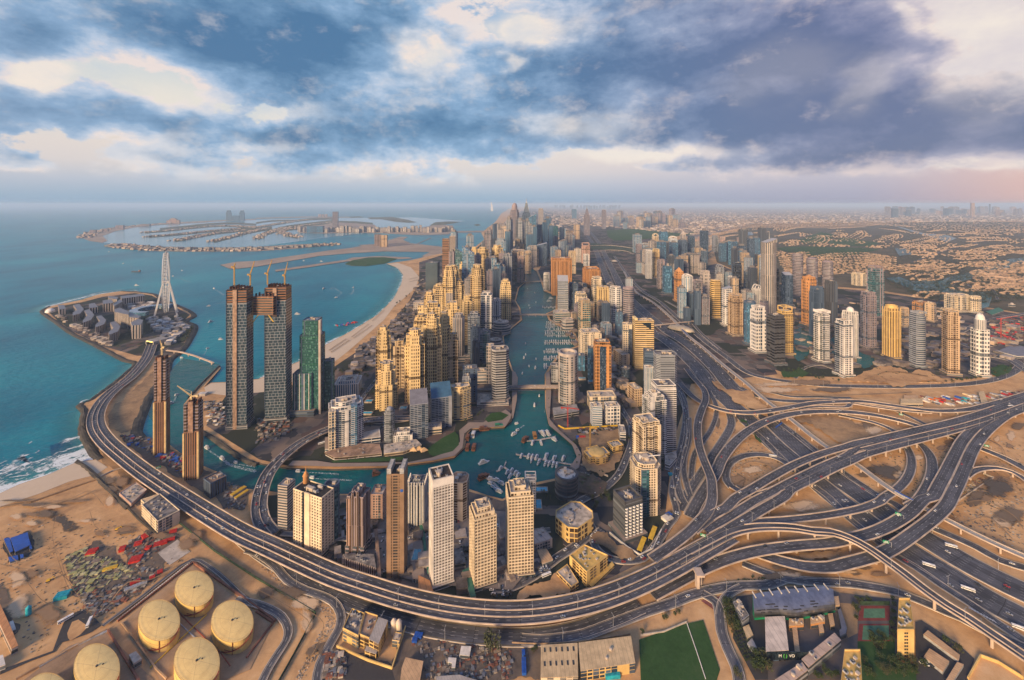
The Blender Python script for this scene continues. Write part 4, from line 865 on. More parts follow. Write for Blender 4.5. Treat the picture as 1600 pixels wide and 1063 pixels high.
for px,rz,lab in((R(12,'1145,230')[0],-28,'white bus in the upper lanes of the highway by the rail viaduct'),(R(12,'1005,350')[0],-30,'white bus in the middle of the highway right of the ramp tips'),(R(12,'1250,500')[0],-32,'white bus on the highway left of the chevron markings'),(R(12,'1575,745')[0],-32,'white bus at the right edge of the lowest highway lanes'),
					(R(9,'410,690')[0],55,'white bus parked on the left of the small sandy island'),(R(9,'557,710')[0],-62,'white bus parked on the right of the small sandy island'),(R(11,'215,412')[0],25,'white bus on the street below the cream gold tower'),(R(6,'410,655')[0],35,'white bus parked behind the canal mouth bridge'),(R(8,'30,735')[0],-15,'white bus on the loop ramp by the round sandy patch'),(R(8,'1515,422')[0],12,'white bus on the topmost ramp near the right edge')):
	p = G(*px); z = 9.2 if 'topmost' in lab else 1.9 if 'highway' in lab else 1.6
	p = G(px[0],px[1],z); o = inst('bus',BUSM,None,p,rad(rz)); tag(o,lab,'bus')
for n,(rn,poly,where)in enumerate(((10,'1390,500 1598,480 1598,540 1480,560','car park at the foot of the two cream towers'),(10,'780,60 820,380 790,400 770,80','alley beside the dark brown tower'),(11,'20,430 260,340 280,370 30,470','roadside below the cream gold tower'),(12,'990,840 1130,900 1090,1000 960,980','car park beside the yellow tower'),(8,'880,60 1060,20 1180,60 1080,140 900,150','car park among the lake towers'),(6,'680,480 790,470 800,560 700,560','street in front of the small round tower'))):
	q = R(rn,poly); A,B_,C_,D_ = [G(*k)for k in q[:4]]
	for k in range(14):
		u,v = rv.random(),rv.random(); p = A.lerp(B_,u).lerp(D_.lerp(C_,u),v); c = rv.choice(('white','white','black','silver','black'))
		CARS.append((PX(p)[1],'parked_car',c,(p.x,p.y,1.6),rv.choice((0,1.57))+rv.uniform(-.1,.1),'%s car parked in the %s'%(c,where),'%s cars parked in the %s'%(c,where)))
CARS.sort(key=lambda q:-q[0]); CB = MB()
for i,(y,nm,c,p,rz,lab,grp)in enumerate(CARS):
	if i<290:tag(inst(nm,CARM[c],None,p,rz,(1.12,1.12,1.12)),lab,'car',grp); continue
	me = CARM[c]; n0 = len(CB.v); k = list(CARC).index(c); cc,ss = math.cos(rz),math.sin(rz)
	CB.v+=[(p[0]+v.co.x*cc-v.co.y*ss,p[1]+v.co.x*ss+v.co.y*cc,p[2]+v.co.z)for v in me.vertices]
	for f in me.polygons:CB.f.append(tuple(j+n0 for j in f.vertices)); CB.m.append(k if f.material_index==0 else len(CARC)); CB.uv+=[(0,0)]*len(f.vertices)
CB.build('cars',list(CARC.values())+[DARKM])['kind'] = 'stuff'
# --- street lamps and signs
b = MB(); b.cone((0,0),.22,.12,0,13,6); LAMPP = b.mesh('lamp_post',[METAL])
b = MB(); b.bar((-2.4,0,13),(2.4,0,13.2),.16); b.box(-3.2,-2.0,-.25,.25,12.9,13.15); b.box(2.0,3.2,-.25,.25,12.9,13.15); LAMPA = b.mesh('lamp_arm',[METAL])
def lamps(key,off,gap,where,lo=0.0,hi=1.0):
	P,N,w,ln = PATHS[key]; run = gap/2
	for i in range(max(1,int(lo*len(P))),int(hi*len(P))-1):
		run+=(P[i]-P[i-1]).length
		x,y = PX(P[i])
		if run>=gap and 0<x<1600 and 520<y<1063:
			run = 0; p = P[i]+N[i]*off
			t = thing('street_lamp','slim grey twin arm street lamp along the '+where,'street lamp',p,math.atan2(N[i].y,N[i].x),'street lamps along the '+where)
			inst('pole',LAMPP,t); inst('arm',LAMPA,t)
lamps('arc',5.0,44,'long curved flyover',.1); lamps('far_cw',-21,60,'far side of the broad highway',.5); lamps('near_cw',21,60,'near side of the broad highway',.5)
lamps('under_arc',10,55,'road beneath the long curved flyover',.1); lamps('lower_long',7.6,50,'lower long flyover'); lamps('frontage',6.2,60,'frontage road by the football field',.2,.8); lamps('bottom_fly',6.8,60,'flyover to the lower right corner',.4)
lamps('parallel_road',8.6,60,'road in front of the lake towers',.45)
for px,z,rz,lab in((R(8,'830,492')[0],7,60,'green overhead sign on the wide arched ramp'),(R(8,'1365,690')[0],1,55,'green overhead sign on the ramp above the brown soil'),(R(12,'812,55')[0],10,50,'green overhead sign on the inner curling ramp'),(R(12,'735,232')[0],10,68,'green overhead sign on the outer curling ramp'),(R(11,'1192,190')[0],11.5,65,'green overhead sign where the two long flyovers part'),(R(5,'832,236')[0],4,20,'green overhead sign on the island end of the long flyover'),(R(5,'992,828')[0],9,-45,'green overhead sign on the long flyover beside the brown towers'),(R(11,'742,548')[0],1,60,'green overhead sign on the dark road beneath the flyover')):
	p = G(px[0],px[1],z); t = thing('road_sign',lab,'road sign',p,rad(rz))
	b = MB(); b.bar((0,-6,0),(0,-6,7.5),.35); b.bar((0,-6,7.2),(0,3,7.2),.3); b.build('gantry',METAL,t)
	b = MB(); b.box(-.15,.15,-3.5,3,5.2,8.6); q = b.build('panel',GREENP,t)
	b = MB()
	for k in range(3):b.box(-.2,.2,-3+k*.3,2.2-k*.8,5.7+k*.9,6.1+k*.9)
	b.build('panel_text',WHITE,q)
b = MB()
for k in range(8):
	c = G(1518+k*4.8,953+k*2.6,2.6); d = Vector((.8,.6,0)); n_ = Vector((-.55,.83,0))
	b.face([c-n_*2.4-d*.2,c+d*2.0,c+d*3.0,c-n_*2.4+d*.9]); b.face([c+d*2.0,c+n_*2.4-d*.2,c+n_*2.4+d*.9,c+d*3.0])
b.build('road_marking',WHITE)['kind'] = 'structure'
# ---------------------------------------------------------------- buildings
def plan(kind,w,d):
	x,y = w/2,d/2
	if kind=='rect':return[(-x,-y),(x,-y),(x,y),(-x,y)]
	if kind=='oct':
		c = min(w,d)*.22; return[(-x+c,-y),(x-c,-y),(x,-y+c),(x,y-c),(x-c,y),(-x+c,y),(-x,y-c),(-x,-y+c)]
	if kind=='round':return[(x*math.cos(2*math.pi*i/28-math.pi/2),y*math.sin(2*math.pi*i/28-math.pi/2))for i in range(28)]
	if kind=='cross':
		a,c = x*.56,y*.56; return[(-a,-y),(a,-y),(a,-c),(x,-c),(x,c),(a,c),(a,y),(-a,y),(-a,c),(-x,c),(-x,-c),(-a,-c)]
	if kind=='rib':          # facade with projecting bays, as many of the towers here have
		a = w/5.0; n = y*.13
		return[(-x,-y),(-x+a,-y),(-x+a,-y+n),(-x+2*a,-y+n),(-x+2*a,-y),(x-2*a,-y),(x-2*a,-y+n),(x-a,-y+n),(x-a,-y),(x,-y),(x,-y*.3),(x-n,-y*.3),(x-n,y*.3),(x,y*.3),(x,y),(-x,y),(-x,y*.3),(-x+n,y*.3),(-x+n,-y*.3),(-x,-y*.3)]
	if kind=='bow':
		return[(-x+w*i/10,-y*.55-y*.45*math.sin(math.pi*i/10))for i in range(11)]+[(x,y),(-x,y)]
	if kind=='arc':
		o = [(-x+w*i/12,-y+d*.62*(1-math.sin(math.pi*i/12)))for i in range(13)]
		return o+[(p[0]*.96,p[1]+d*.38)for p in reversed(o)]
	if kind=='tri':return[(-x,-y),(x,-y),(x,y),(x*.6,y)]
def sc2(p,a,b):return[(q[0]*a,q[1]*b)for q in p]
ROOFMESH = {}
def unit_mesh(kind):
	if kind in ROOFMESH:return ROOFMESH[kind]
	b = MB()
	if kind=='ac':
		b.box(-.5,.5,-.5,.5,0,.8); b.cone((0,0),.36,.36,.8,1.0,10,1)
	elif kind=='box':
		b.box(-.5,.5,-.5,.5,0,1); b.box(-.3,-.1,-.52,-.5,.05,.7,1); b.box(-.55,.55,-.55,.55,1.0,1.06)
	elif kind=='tank':
		b.cone((0,0),.5,.5,0,.8,14); b.cone((0,0),.5,.1,.8,1.0,14)
	ROOFMESH[kind] = b.mesh('rooftop_unit',[METAL if kind=='ac' else ROOFL,DARKM]); return ROOFMESH[kind]
rb = random.Random(5)
WINM = {}
def window_mesh(w,h,glass,frame):
	key = (round(w,1),round(h,1),glass.name,frame.name)
	if key not in WINM:
		b = MB(); b.box(-w/2,w/2,-.06,.0,0,h,0)
		b.box(-w/2,w/2,-.16,-.06,0,.16,1); b.box(-w/2,w/2,-.16,-.06,h-.14,h,1); b.box(-.07,.07,-.13,-.06,.16,h-.14,1)
		WINM[key] = b.mesh('window',[glass,frame])
	return WINM[key]
def lattice(e,W,D,z0,z1,nx,ny,fh,wm,gm,pf=.36,sf=.42,dep=.7,faces='flr',cap=100,rail=False):
	nf = max(2,int((z1-z0)/fh)); fh = (z1-z0)/nf
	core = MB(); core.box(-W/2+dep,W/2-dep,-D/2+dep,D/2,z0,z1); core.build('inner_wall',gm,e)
	b = MB(); cells = []
	spec = {'f':(W,nx,lambda u,o:(-W/2+u,-D/2+dep-o)),'l':(D,ny,lambda u,o:(-W/2+dep-o,D/2-u)),'r':(D,ny,lambda u,o:(W/2-dep+o,-D/2+u))}
	for fc in faces:
		Ln,n,at = spec[fc]; bay = Ln/n; pw = bay*pf
		for i in range(n+1):
			u0,u1 = max(0,i*bay-pw/2),min(Ln,i*bay+pw/2)
			A,Bq = at(u0,0),at(u1,dep)
			b.box(min(A[0],Bq[0]),max(A[0],Bq[0]),min(A[1],Bq[1]),max(A[1],Bq[1]),z0,z1)
		for k in range(nf+1):
			lo,hi = max(z0,z0+k*fh-fh*sf*.5),min(z1,z0+k*fh+fh*sf*.5)
			A,Bq = at(dep*.2,0),at(Ln-dep*.2,dep*.86)
			b.box(min(A[0],Bq[0]),max(A[0],Bq[0]),min(A[1],Bq[1]),max(A[1],Bq[1]),lo,hi)
			if rail and 0<k<nf: 
				A,Bq = at(dep*.3,dep*.9),at(Ln-dep*.3,dep*1.02); b.box(min(A[0],Bq[0]),max(A[0],Bq[0]),min(A[1],Bq[1]),max(A[1],Bq[1]),hi,hi+.35)
		for k in range(nf):
			for i in range(n):
				cells.append((fc,(i+.5)*bay,z0+k*fh+fh*sf*.5,bay-pw,fh*(1-sf),at,k))
	b.build('wall',wm,e)
	cells.sort(key=lambda c:(c[0]!='f',-c[6]))
	rz = {'f':0,'l':-math.pi/2,'r':math.pi/2}; rest = MB(); nrest = 0
	for j,(fc,u,z,w,h,at,k)in enumerate(cells):
		p = at(u,.05)
		if j<cap:inst('window',window_mesh(w,h,gm if rb.random()<.8 else GLASS,wm),e,(p[0],p[1],z),rz[fc])
		else:
			nrest+=1; c,s = math.cos(rz[fc]),math.sin(rz[fc])
			for(x0,x1,y0,y1,za,zb,m)in((-w/2,w/2,-.05,0,0,h,0),(-.07,.07,-.13,-.05,0,h,1)):
				q = [(p[0]+x*c-y*s,p[1]+x*s+y*c)for x,y in((x0,y0),(x1,y0),(x1,y1),(x0,y1))]
				rest.prism(q,z+za,z+zb,m)
	if nrest:rest.build('window',[gm,wm],e)['kind'] = 'stuff'
def fit(x0,x1,yt,yb,kind,dr,th,topscale=(1,1)):
	c,s_ = math.cos(th),math.sin(th)
	base = plan(kind,1.0,dr)
	d = F*CAMH/(yb-HOR); cx,cyy = ((x0+x1)/2-800)/F*d,d; sc = (x1-x0)/F*d
	for it in range(40):
		pts = [(cx+sc*(p[0]*c-p[1]*s_),cyy+sc*(p[0]*s_+p[1]*c))for p in base]
		xs = [800+F*p[0]/p[1]for p in pts]; ys = [HOR+F*CAMH/p[1]for p in pts]
		sc*=((x1-x0)/(max(xs)-min(xs)))**.7
		cyy+=(max(ys)-yb)*cyy/(yb-HOR)*.7
		cx+=((x0+x1)/2-(max(xs)+min(xs))/2)*cyy/F
	tp = [cyy+sc*(p[0]*topscale[0]*s_+p[1]*topscale[1]*c)for p in base]
	ymax = max(tp)
	return cx,cyy,sc,max(6.0,CAMH-(yt-HOR)*ymax/F)
def mast(b,z0,z1,r):b.cone((0,0),r,r*.25,z0,z1,6)
def B(x0,x1,yt,yb,label,fac=('gold','bronze','grid'),kind='rect',dr=.85,rot=None,tiers=((1,1,1),),crown='flat',ch=0.0,podium=None,name='tower',cat='tower',group=None,lat=None,roof=None,units=3,far=False,plain=None,extra=(),wallmat=None,fins=None):
	az = math.degrees(math.atan(((x0+x1)/2-800)/F))
	th = rad(rot if rot is not None else-.5*az)
	lt = tiers[-1]
	cx,cyy,sc,Ht = fit(x0,x1,yt,yb,kind,dr,th,lt[:2])
	e = thing(name,label,cat,(cx,cyy,0),th,group)
	W,D = sc,sc*dr; Hb = Ht*(1-ch)
	P = plan(kind,W,D); fk = 1.0 if cyy<950 else 1.5 if cyy<1500 else 2.1; fm = wallmat or facade(*fac,fk); pm = mat('plain_'+fac[0],PAL[fac[0]],.8,.12,.06)
	rm = roof or(ROOFL if fac[0]in('gold','cream','white','yellow','pale','warm','tan','pink')else ROOFD)
	z0 = .0; b = MB(); rfb = MB(); pb = MB()
	for i,(sx,sy,zf)in enumerate(tiers):
		q = sc2(P,sx,sy); z1 = Hb*zf
		if lat and i==0:lattice(e,W*sx,D*sy,z0,z1,wm=pm,**lat)
		else:b.prism(q,z0,z1,0,False)
		if crown!='wedge' or i<len(tiers)-1:
			rfb.face([(p[0],p[1],z1-.25)for p in sc2(q,.985,.985)])
			if not far:
				ht = 1.4 if W>14 else .9; inn = sc2(q,.955,.955)
				pb.prism(q,z1,z1+ht,0,False); pb.prism(inn[::-1],z1-.2,z1+ht,0,False)
				for k in range(len(q)):
					l = (k+1)%len(q); pb.face([(*q[k],z1+ht),(*q[l],z1+ht),(*inn[l],z1+ht),(*inn[k],z1+ht)])
		z0 = z1-.3
	if b.f:b.build('wall',fm,e)
	if rfb.f:rfb.build('roof',rm,e)
	if pb.f:pb.build('parapet',pm,e)
	hx,hy = W/2*lt[0],D/2*lt[1]; z = Hb; ct = Ht
	if podium:
		ps,ph = podium[:2]; q = sc2(P if kind!='arc' else plan('rect',W,D),ps,ps if len(podium)<3 else podium[2]); k = MB(); k.prism(q,0,ph,0,False); k.face([(p[0],p[1],ph)for p in q],1); k.build('podium',[facade(fac[0],'smoke','floors'),PAVE],e)
	if fins:
		n,wd,col = fins; k = MB()
		for i in range(n):
			x = -W/2+W*(i+.5)/n; k.box(x-wd/2,x+wd/2,-D/2-.7,-D/2+.2,0,Hb+1.2)
			y = -D/2+D*(i+.5)/n
			for s in(-1,1):k.box(s*W/2-.6,s*W/2+.6,y-wd/2,y+wd/2,0,Hb+1.2)
		k.build('facade_fin',mat('plain_'+col,PAL[col],.8,.12,.06),e)
	for ex in extra:                                   # vertical strips or blocks of another cladding: (x from, x to, height share, colour facade)
		a,c,zf,fc = ex[:4]; out = ex[4]if len(ex)>4 else .8
		k = MB(); k.box(-W/2+W*a,-W/2+W*c,-D/2-out,-D/2+D*.3,0,Hb*zf+.6); k.build('facade_bay',facade(*fc)if isinstance(fc,tuple)else fc,e)
	if crown=='dome':
		k = MB(); r = min(hx,hy)*.8; hh = ct-z
		k.cone((0,0),r,r,z-.3,z+hh*.25,16)
		for i in range(6):k.cone((0,0),r*math.cos(i/6*math.pi/2),r*math.cos((i+1)/6*math.pi/2)+.02,z+hh*(.25+.65*math.sin(i/6*math.pi/2)),z+hh*(.25+.65*math.sin((i+1)/6*math.pi/2)),16,top=False)
		mast(k,z+hh*.9,ct,.4); k.build('dome',pm,e)
	elif crown=='pyr':
		k = MB(); q = sc2(P,lt[0]*.9,lt[1]*.9); k.prism(q,z-.3,ct,0,False,poly2=sc2(q,.04,.04)); k.build('crown',pm,e)
	elif crown=='spire':
		k = MB(); q = sc2(P,lt[0]*.8,lt[1]*.8); k.prism(q,z-.3,z+(ct-z)*.7,0,False,poly2=sc2(q,.3,.3)); k.build('crown',fm,e)
		k = MB(); mast(k,z+(ct-z)*.65,ct,W*.06); k.build('spire',METAL,e)
	elif crown=='mast':
		k = MB(); mast(k,z,ct,max(.5,W*.02)); k.build('mast',METAL,e)
		k = MB(); k.box(-hx*.5,hx*.5,-hy*.5,hy*.5,z-.3,z+4); k.build('plant_room',pm,e)
	elif crown in('wedge','wedger','wedgef'):
		k = MB(); q = [(-hx,-hy),(hx,-hy),(hx,hy),(-hx,hy)]
		zs = {'wedge':(z,ct,ct,z),'wedger':(ct,z,z,ct),'wedgef':(z,z,ct,ct)}[crown]; t = [(*p,h)for p,h in zip(q,zs)]
		for i in range(4):
			j = (i+1)%4; k.face([(*q[i],z-.3),(*q[j],z-.3),t[j],t[i]],0,[(0,z),(W,z),(W,t[j][2]),(0,t[i][2])])
		k.build('crown',fm,e); k = MB(); k.face([(p[0]*1.02,p[1]*1.02,p[2]+.1)for p in t],0); k.build('sloping_roof',roof or METAL,e)
	elif crown=='frame':
		k = MB(); w = max(1.0,W*.06)
		for sx in(-1,1):
			for sy in(-1,1):k.box(sx*(hx-w/2)-w/2,sx*(hx-w/2)+w/2,sy*(hy-w/2)-w/2,sy*(hy-w/2)+w/2,z-.3,ct)
		for sy in(-1,1):k.box(-hx,hx,sy*(hy-w/2)-w/2,sy*(hy-w/2)+w/2,ct-w,ct+.01)
		for sx in(-1,1):k.box(sx*(hx-w/2)-w/2,sx*(hx-w/2)+w/2,-hy+w,hy-w,ct-w,ct)
		k.build('roof_frame',pm,e)
	elif crown=='arch':
		k = MB(); w = max(1.2,W*.09); n = 12
		for sy in(-1,1):
			pts = [(hx*.92*math.cos(math.pi*i/n),sy*hy*.8,z+(ct-z)*math.sin(math.pi*i/n))for i in range(n+1)]
			for a,c in zip(pts,pts[1:]):k.bar(a,c,w)
		k.build('roof_arch',pm,e)
	elif crown=='screen':
		k = MB()
		for sx in(-1,1):k.box(sx*hx*.9-.8,sx*hx*.9+.8,-hy,hy,z-.3,ct)
		k.box(-hx*.9,hx*.9,hy-1.6,hy-.1,z-.3,z+(ct-z)*.8); k.build('crown_screen',pm,e)
	elif crown=='ring':
		k = MB(); n = 28; r0,r1 = hx*.98,hx*.80
		o = [(r0*math.cos(2*math.pi*i/n),r0*dr*math.sin(2*math.pi*i/n))for i in range(n)]; ii = [(p[0]*r1/r0,p[1]*r1/r0)for p in o]
		k.prism(o,z-.2,ct,0,False); k.prism(ii[::-1],z-.2,ct,0,False)
		for i in range(n):j = (i+1)%n; k.face([(*o[i],ct),(*o[j],ct),(*ii[j],ct),(*ii[i],ct)])
		k.build('crown_ring',pm,e)
	elif crown=='gable':
		k = MB(); q = [(-hx,-hy),(hx,-hy),(hx,hy),(-hx,hy)]
		k.face([(*q[0],z-.1),(*q[1],z-.1),(0,-hy,ct)]); k.face([(*q[2],z-.1),(*q[3],z-.1),(0,hy,ct)]); k.face([(*q[1],z-.1),(*q[2],z-.1),(0,hy,ct),(0,-hy,ct)]); k.face([(*q[3],z-.1),(*q[0],z-.1),(0,-hy,ct),(0,hy,ct)])
		k.build('crown',pm,e)
	if not far and crown not in('wedge','wedger','wedgef','pyr','spire','gable','dome'):
		for i in range(units):
			sx = hx*rb.uniform(.22,.5); sy = hy*rb.uniform(.22,.5); px,py = rb.uniform(-.42,.42)*hx,rb.uniform(-.42,.42)*hy
			inst('rooftop_unit',unit_mesh('box' if i<2 else rb.choice(('ac','tank'))),e,(px,py,z-.2),0,(sx,sy,min(5,Ht*.2)*rb.uniform(.5,1.0)))
		if W>22:
			for i in range(6):
				k = rb.uniform(1.6,3.2); inst('rooftop_unit',unit_mesh('ac'),e,(rb.uniform(-.72,.72)*hx,rb.uniform(-.72,.72)*hy,z-.2),rb.choice((0,.0)),(k,k,k*.7))
	return e,W,D,Ht
def L(nx,ny,fh,gm=None,**k):return dict(nx=nx,ny=ny,fh=fh,gm=gm or GLASS,**k)
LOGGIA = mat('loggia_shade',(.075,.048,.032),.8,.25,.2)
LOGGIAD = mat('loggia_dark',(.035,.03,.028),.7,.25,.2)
# ---- front row along the long curved flyover
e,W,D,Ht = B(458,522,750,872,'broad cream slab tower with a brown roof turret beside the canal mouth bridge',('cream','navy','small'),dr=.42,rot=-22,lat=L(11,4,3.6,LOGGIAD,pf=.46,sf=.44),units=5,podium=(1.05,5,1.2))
b = MB(); b.cone((-W*.42,D*.3),3.6,3.2,Ht-2,Ht+9,14); b.cone((-W*.42,D*.3),4.2,1.2,Ht+9,Ht+15,14); b.cone((-W*.42,D*.3),.5,.1,Ht+15,Ht+24,6); b.build('turret',mat('plain_orange',PAL['orange'],.8,.12,.06),e)
b = MB(); b.box(-W*.08,W*.10,-D/2-1.0,-D/2+.6,2,Ht+2); b.build('facade_bay',mat('plain_cream',PAL['cream'],.8,.12,.06),e)
b = MB(); b.box(-W*.16,-W*.09,-D/2-.8,-D/2+.6,2,Ht+1); b.build('glazed_strip',GLASS,e)
B(434,461,748,832,'low grey block with a small roof pool behind the cream slab tower',('pale','smoke','band'),dr=1.1,name='apartment_block',cat='apartment block',rot=-10)
B(506,531,747,850,'dark green glass tower with an oval roof ring behind the cream slab tower',('slate','teal','curtain'),kind='round',dr=.9,crown='ring',ch=.05,units=1)
e,W,D,Ht = B(542,579,756,872,'pinkish brown tower of tall slender shafts with an angled low annex',('mauve','bronze','vert'),kind='rib',dr=.9,rot=-8,tiers=((1,1,.93),(.5,.8,1)),podium=(1.15,14),extra=((0,.26,.9,('pink','bronze','vert')),(.3,.42,1.0,('mauve','bronze','vert')),(.60,.72,1.02,('mauve','bronze','vert'))))
B(578,605,758,818,'pink roofed block between the pinkish brown and the dark brown towers',('pink','smoke','grid'),dr=1.2,rot=0,name='apartment_block',cat='apartment block',tiers=((1,1,.9),(.4,.4,1)))
e,W,D,Ht = B(604,637,716,904,'tall dark brown tower topped by two slotted grey roof wings',('brown','black','band'),dr=1.0,rot=2,lat=L(3,5,3.4,LOGGIAD,pf=.22,sf=.35),ch=.06,units=2,crown='none')
for s in(-1,1):
	b = MB(); x0,x1 = (W*.24,W*.5)if s>0 else(-W*.5,-W*.24)
	b.box(x0,x1,-D/2-.4,D/2,0,Ht*.94+1,0)
	b.build('side_wall',mat('plain_brown',(.23,.15,.085),.8,.12,.06),e)
	b = MB()
	for k in range(9):b.box(x0,x1,-D/2+D*k/9,-D/2+D*(k+.55)/9,Ht*.94+1,Ht)
	b.box(x0,x0+.5,-D/2,D/2,Ht*.94+1,Ht); b.box(x1-.5,x1,-D/2,D/2,Ht*.94+1,Ht)
	b.build('roof_wing',METAL,e)
b = MB(); b.cone((0,0),1.8,1.8,0,.25,18); q = b.build('sign_disc',BLUEP,e); q.location = (W*.37,-D/2-.5,Ht*.80); q.rotation_euler = (rad(90),0,0)
B(636,668,744,826,'grey and white tower with pointed roof fins beside the dark brown tower',('steel','smoke','vert'),kind='rib',dr=.95,rot=0,tiers=((1,1,.93),(.8,.8,.97),(.4,.4,1)),fins=(6,.9,'white'))
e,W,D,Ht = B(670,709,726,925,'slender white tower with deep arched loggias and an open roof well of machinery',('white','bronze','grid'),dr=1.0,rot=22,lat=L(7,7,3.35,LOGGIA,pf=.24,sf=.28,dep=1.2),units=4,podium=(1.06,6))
b = MB(); b.box(-W/2,W/2,-D/2-.2,-D/2+1.2,Ht-8,Ht+1.4); b.box(-W/2-.2,-W/2+1.2,-D/2+1.2,D/2,Ht-8,Ht+1.4); b.build('top_band',mat('plain_white',PAL['white'],.8,.12,.06),e)
B(703,733,738,818,'brown terraced roof block half hidden behind the slender white tower',('pale','bronze','balc'),kind='oct',dr=1.0,rot=-5,name='apartment_block',cat='apartment block',roof=mat('roof_brown',(.34,.22,.15),.9,.2,.1))
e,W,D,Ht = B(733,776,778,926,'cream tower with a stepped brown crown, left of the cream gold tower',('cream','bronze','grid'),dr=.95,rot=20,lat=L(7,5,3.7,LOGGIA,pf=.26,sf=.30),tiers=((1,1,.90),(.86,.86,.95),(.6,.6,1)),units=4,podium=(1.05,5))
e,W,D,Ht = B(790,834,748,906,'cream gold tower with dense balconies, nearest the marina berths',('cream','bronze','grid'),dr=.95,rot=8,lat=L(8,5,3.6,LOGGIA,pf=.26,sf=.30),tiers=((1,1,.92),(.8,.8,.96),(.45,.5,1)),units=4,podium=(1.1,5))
e,W,D,Ht = B(820,838,736,800,'slim white framed block on the quay behind the cream gold tower',('white','smoke','grid'),dr=.9,rot=0,crown='frame',ch=.12,units=1,name='apartment_block',cat='apartment block')
e,W,D,Ht = B(867,903,728,785,'dark round tower with a white roof ring on the marina bend',('dark','smoke','floors'),kind='round',dr=1.0,crown='ring',ch=.04,units=3,roof=ROOFW)
B(868,927,784,850,'yellow apartment block with rounded ends and cream roof clutter',('yellow','bronze','coarse'),kind='oct',dr=.85,rot=38,lat=None,units=8,name='apartment_block',cat='apartment block')
e,W,D,Ht = B(958,1004,757,846,'dark tower with stacks of white rounded balconies and a white roof frame',('dark','smoke','floors'),dr=.95,rot=22,crown='frame',ch=.07,units=3,podium=(1.35,5))
for fx in(.08,.29,.5,.71,.92):
	n = int(Ht*.9/4.2)
	b = MB(); b.prism([(W*.07*math.cos(math.pi+math.pi*i/8),W*.07*math.sin(math.pi+math.pi*i/8))for i in range(9)],0,1.3)
	bm_ = b.mesh('balcony',[WHITE])
	for k in range(1,n):inst('balcony',bm_,e,(-W/2+W*fx,-D/2,k*4.2))
for q in((R(11,'880,160')[0],'upper yellow awning beside the dark balconied tower'),(R(11,'812,230')[0],'lower yellow awning beside the dark balconied tower')):
	g = G(*q[0]); t = thing('awning',q[1],'awning',g,rad(58)); b = MB(); b.box(-13,13,-3,3,4,4.4); b.build('canopy',YEL,t)
	b = MB()
	for sx in(-12,0,12):
		for sy in(-2.6,2.6):b.box(sx-.15,sx+.15,sy-.15,sy+.15,0,4)
	b.build('post',METAL,t)
e,W,D,Ht = B(984,1032,707,808,'cream tower with dark glass centre and a rooftop crane arm, above the balconied tower',('cream','bronze','grid'),kind='oct',dr=1.0,rot=6,lat=None,tiers=((1,1,.93),(.8,.8,1)),units=3,extra=((.16,.44,.93,('slate','teal','balc')),))
b = MB(); b.bar((-W*.2,0,Ht+3),(W*.62,0,Ht+4),.9); b.bar((-W*.2,0,Ht),(-W*.2,0,Ht+6),1.2); b.build('cleaning_crane',WHITE,e)
B(988,1033,646,772,'cream apartment tower with a green roof pool and banded balconies',('cream','bronze','balc'),kind='rib',dr=.95,rot=14,tiers=((1,1,.95),(.9,.9,1)),units=4,extra=((.02,.16,.96,('cream','bronze','small')),(.84,.98,.96,('cream','bronze','small'))))
B(1003,1042,609,722,'white stepped tower in front of the black and white striped tower',('white','smoke','wide'),kind='rib',dr=.9,rot=12,tiers=((1,1,.9),(.8,.8,.96),(.5,.5,1)),units=3)
B(1017,1057,593,705,'black and white horizontally striped tower by the highway ramps',('white','black','band'),dr=.8,rot=4,tiers=((1,1,.93),(.98,.98,.95),(.96,.96,1)),units=3,roof=ROOFD)
B(1021,1058,548,650,'grey ribbon window tower with a pinkish roof just behind the striped tower',('steel','smoke','band'),kind='oct',dr=.7,rot=0,tiers=((1,1,.93),(1.02,1.02,1)),units=3)
B(1006,1022,571,640,'slim white tower with blue glass strip left of the grey ribbon window tower',('white','blue','vert'),dr=.9,rot=5,units=1)
B(1005,1022,545,600,'dark slate tower peeping out left of the grey ribbon window tower',('slate','navy','band'),dr=.9,units=1)
e,W,D,Ht = B(988,1022,498,577,'broad gold slab tower with a dark triangular glass cut at its top',('gold','bronze','band'),dr=.5,rot=0,crown='none',ch=.0,units=2)
b = MB(); b.prism([(-W*.18,-D/2-.4),(W*.32,-D/2-.4),(W*.32,-D/2+.2),(-W*.18,-D/2+.2)],Ht-4.5,Ht-4,0); 
b.face([(-W*.18,-D/2-.4,Ht-4.6),(W*.34,-D/2-.4,Ht-24),(W*.34,-D/2-.4,Ht-4.6)][::1],0); b.build('glass_triangle',GLASS,e)
b = MB(); b.box(-W*.5,-W*.36,-D/2,D/2,Ht-1,Ht+8); b.build('crown_screen',mat('plain_gold',PAL['gold'],.8,.12,.06),e)
B(972,988,504,574,'slim cream tower attached to the left of the gold slab with the triangular cut',('cream','navy','grid'),dr=1.0,extra=((.6,1.0,.9,('dark','navy','curtain')),))
e,W,D,Ht = B(927,955,530,612,'orange tower with a dark blue glass centre strip near the round grey tower',('orange','bronze','small'),dr=.85,rot=-4,tiers=((1,1,.94),(.9,.8,1)),extra=((.3,.68,.92,('slate','navy','curtain')),))
B(918,929,541,594,'slim blue glass block on the left side of the orange tower',('slate','blue','curtain'),dr=1.1,units=1)
B(872,902,544,634,'round grey tower with stacked white ring roof beside the low canal bridge',('pale','smoke','wide'),kind='round',dr=1.0,crown='ring',ch=.05,fins=None)
B(861,875,567,598,'small grey block squeezed beside the round grey tower',('grey','smoke','grid'),dr=1.0,name='apartment_block',cat='apartment block',units=1)
B(901,914,552,580,'small dark blue glass block right of the round grey tower',('slate','blue','curtain'),dr=1.0,name='office_block',cat='office block',units=1)
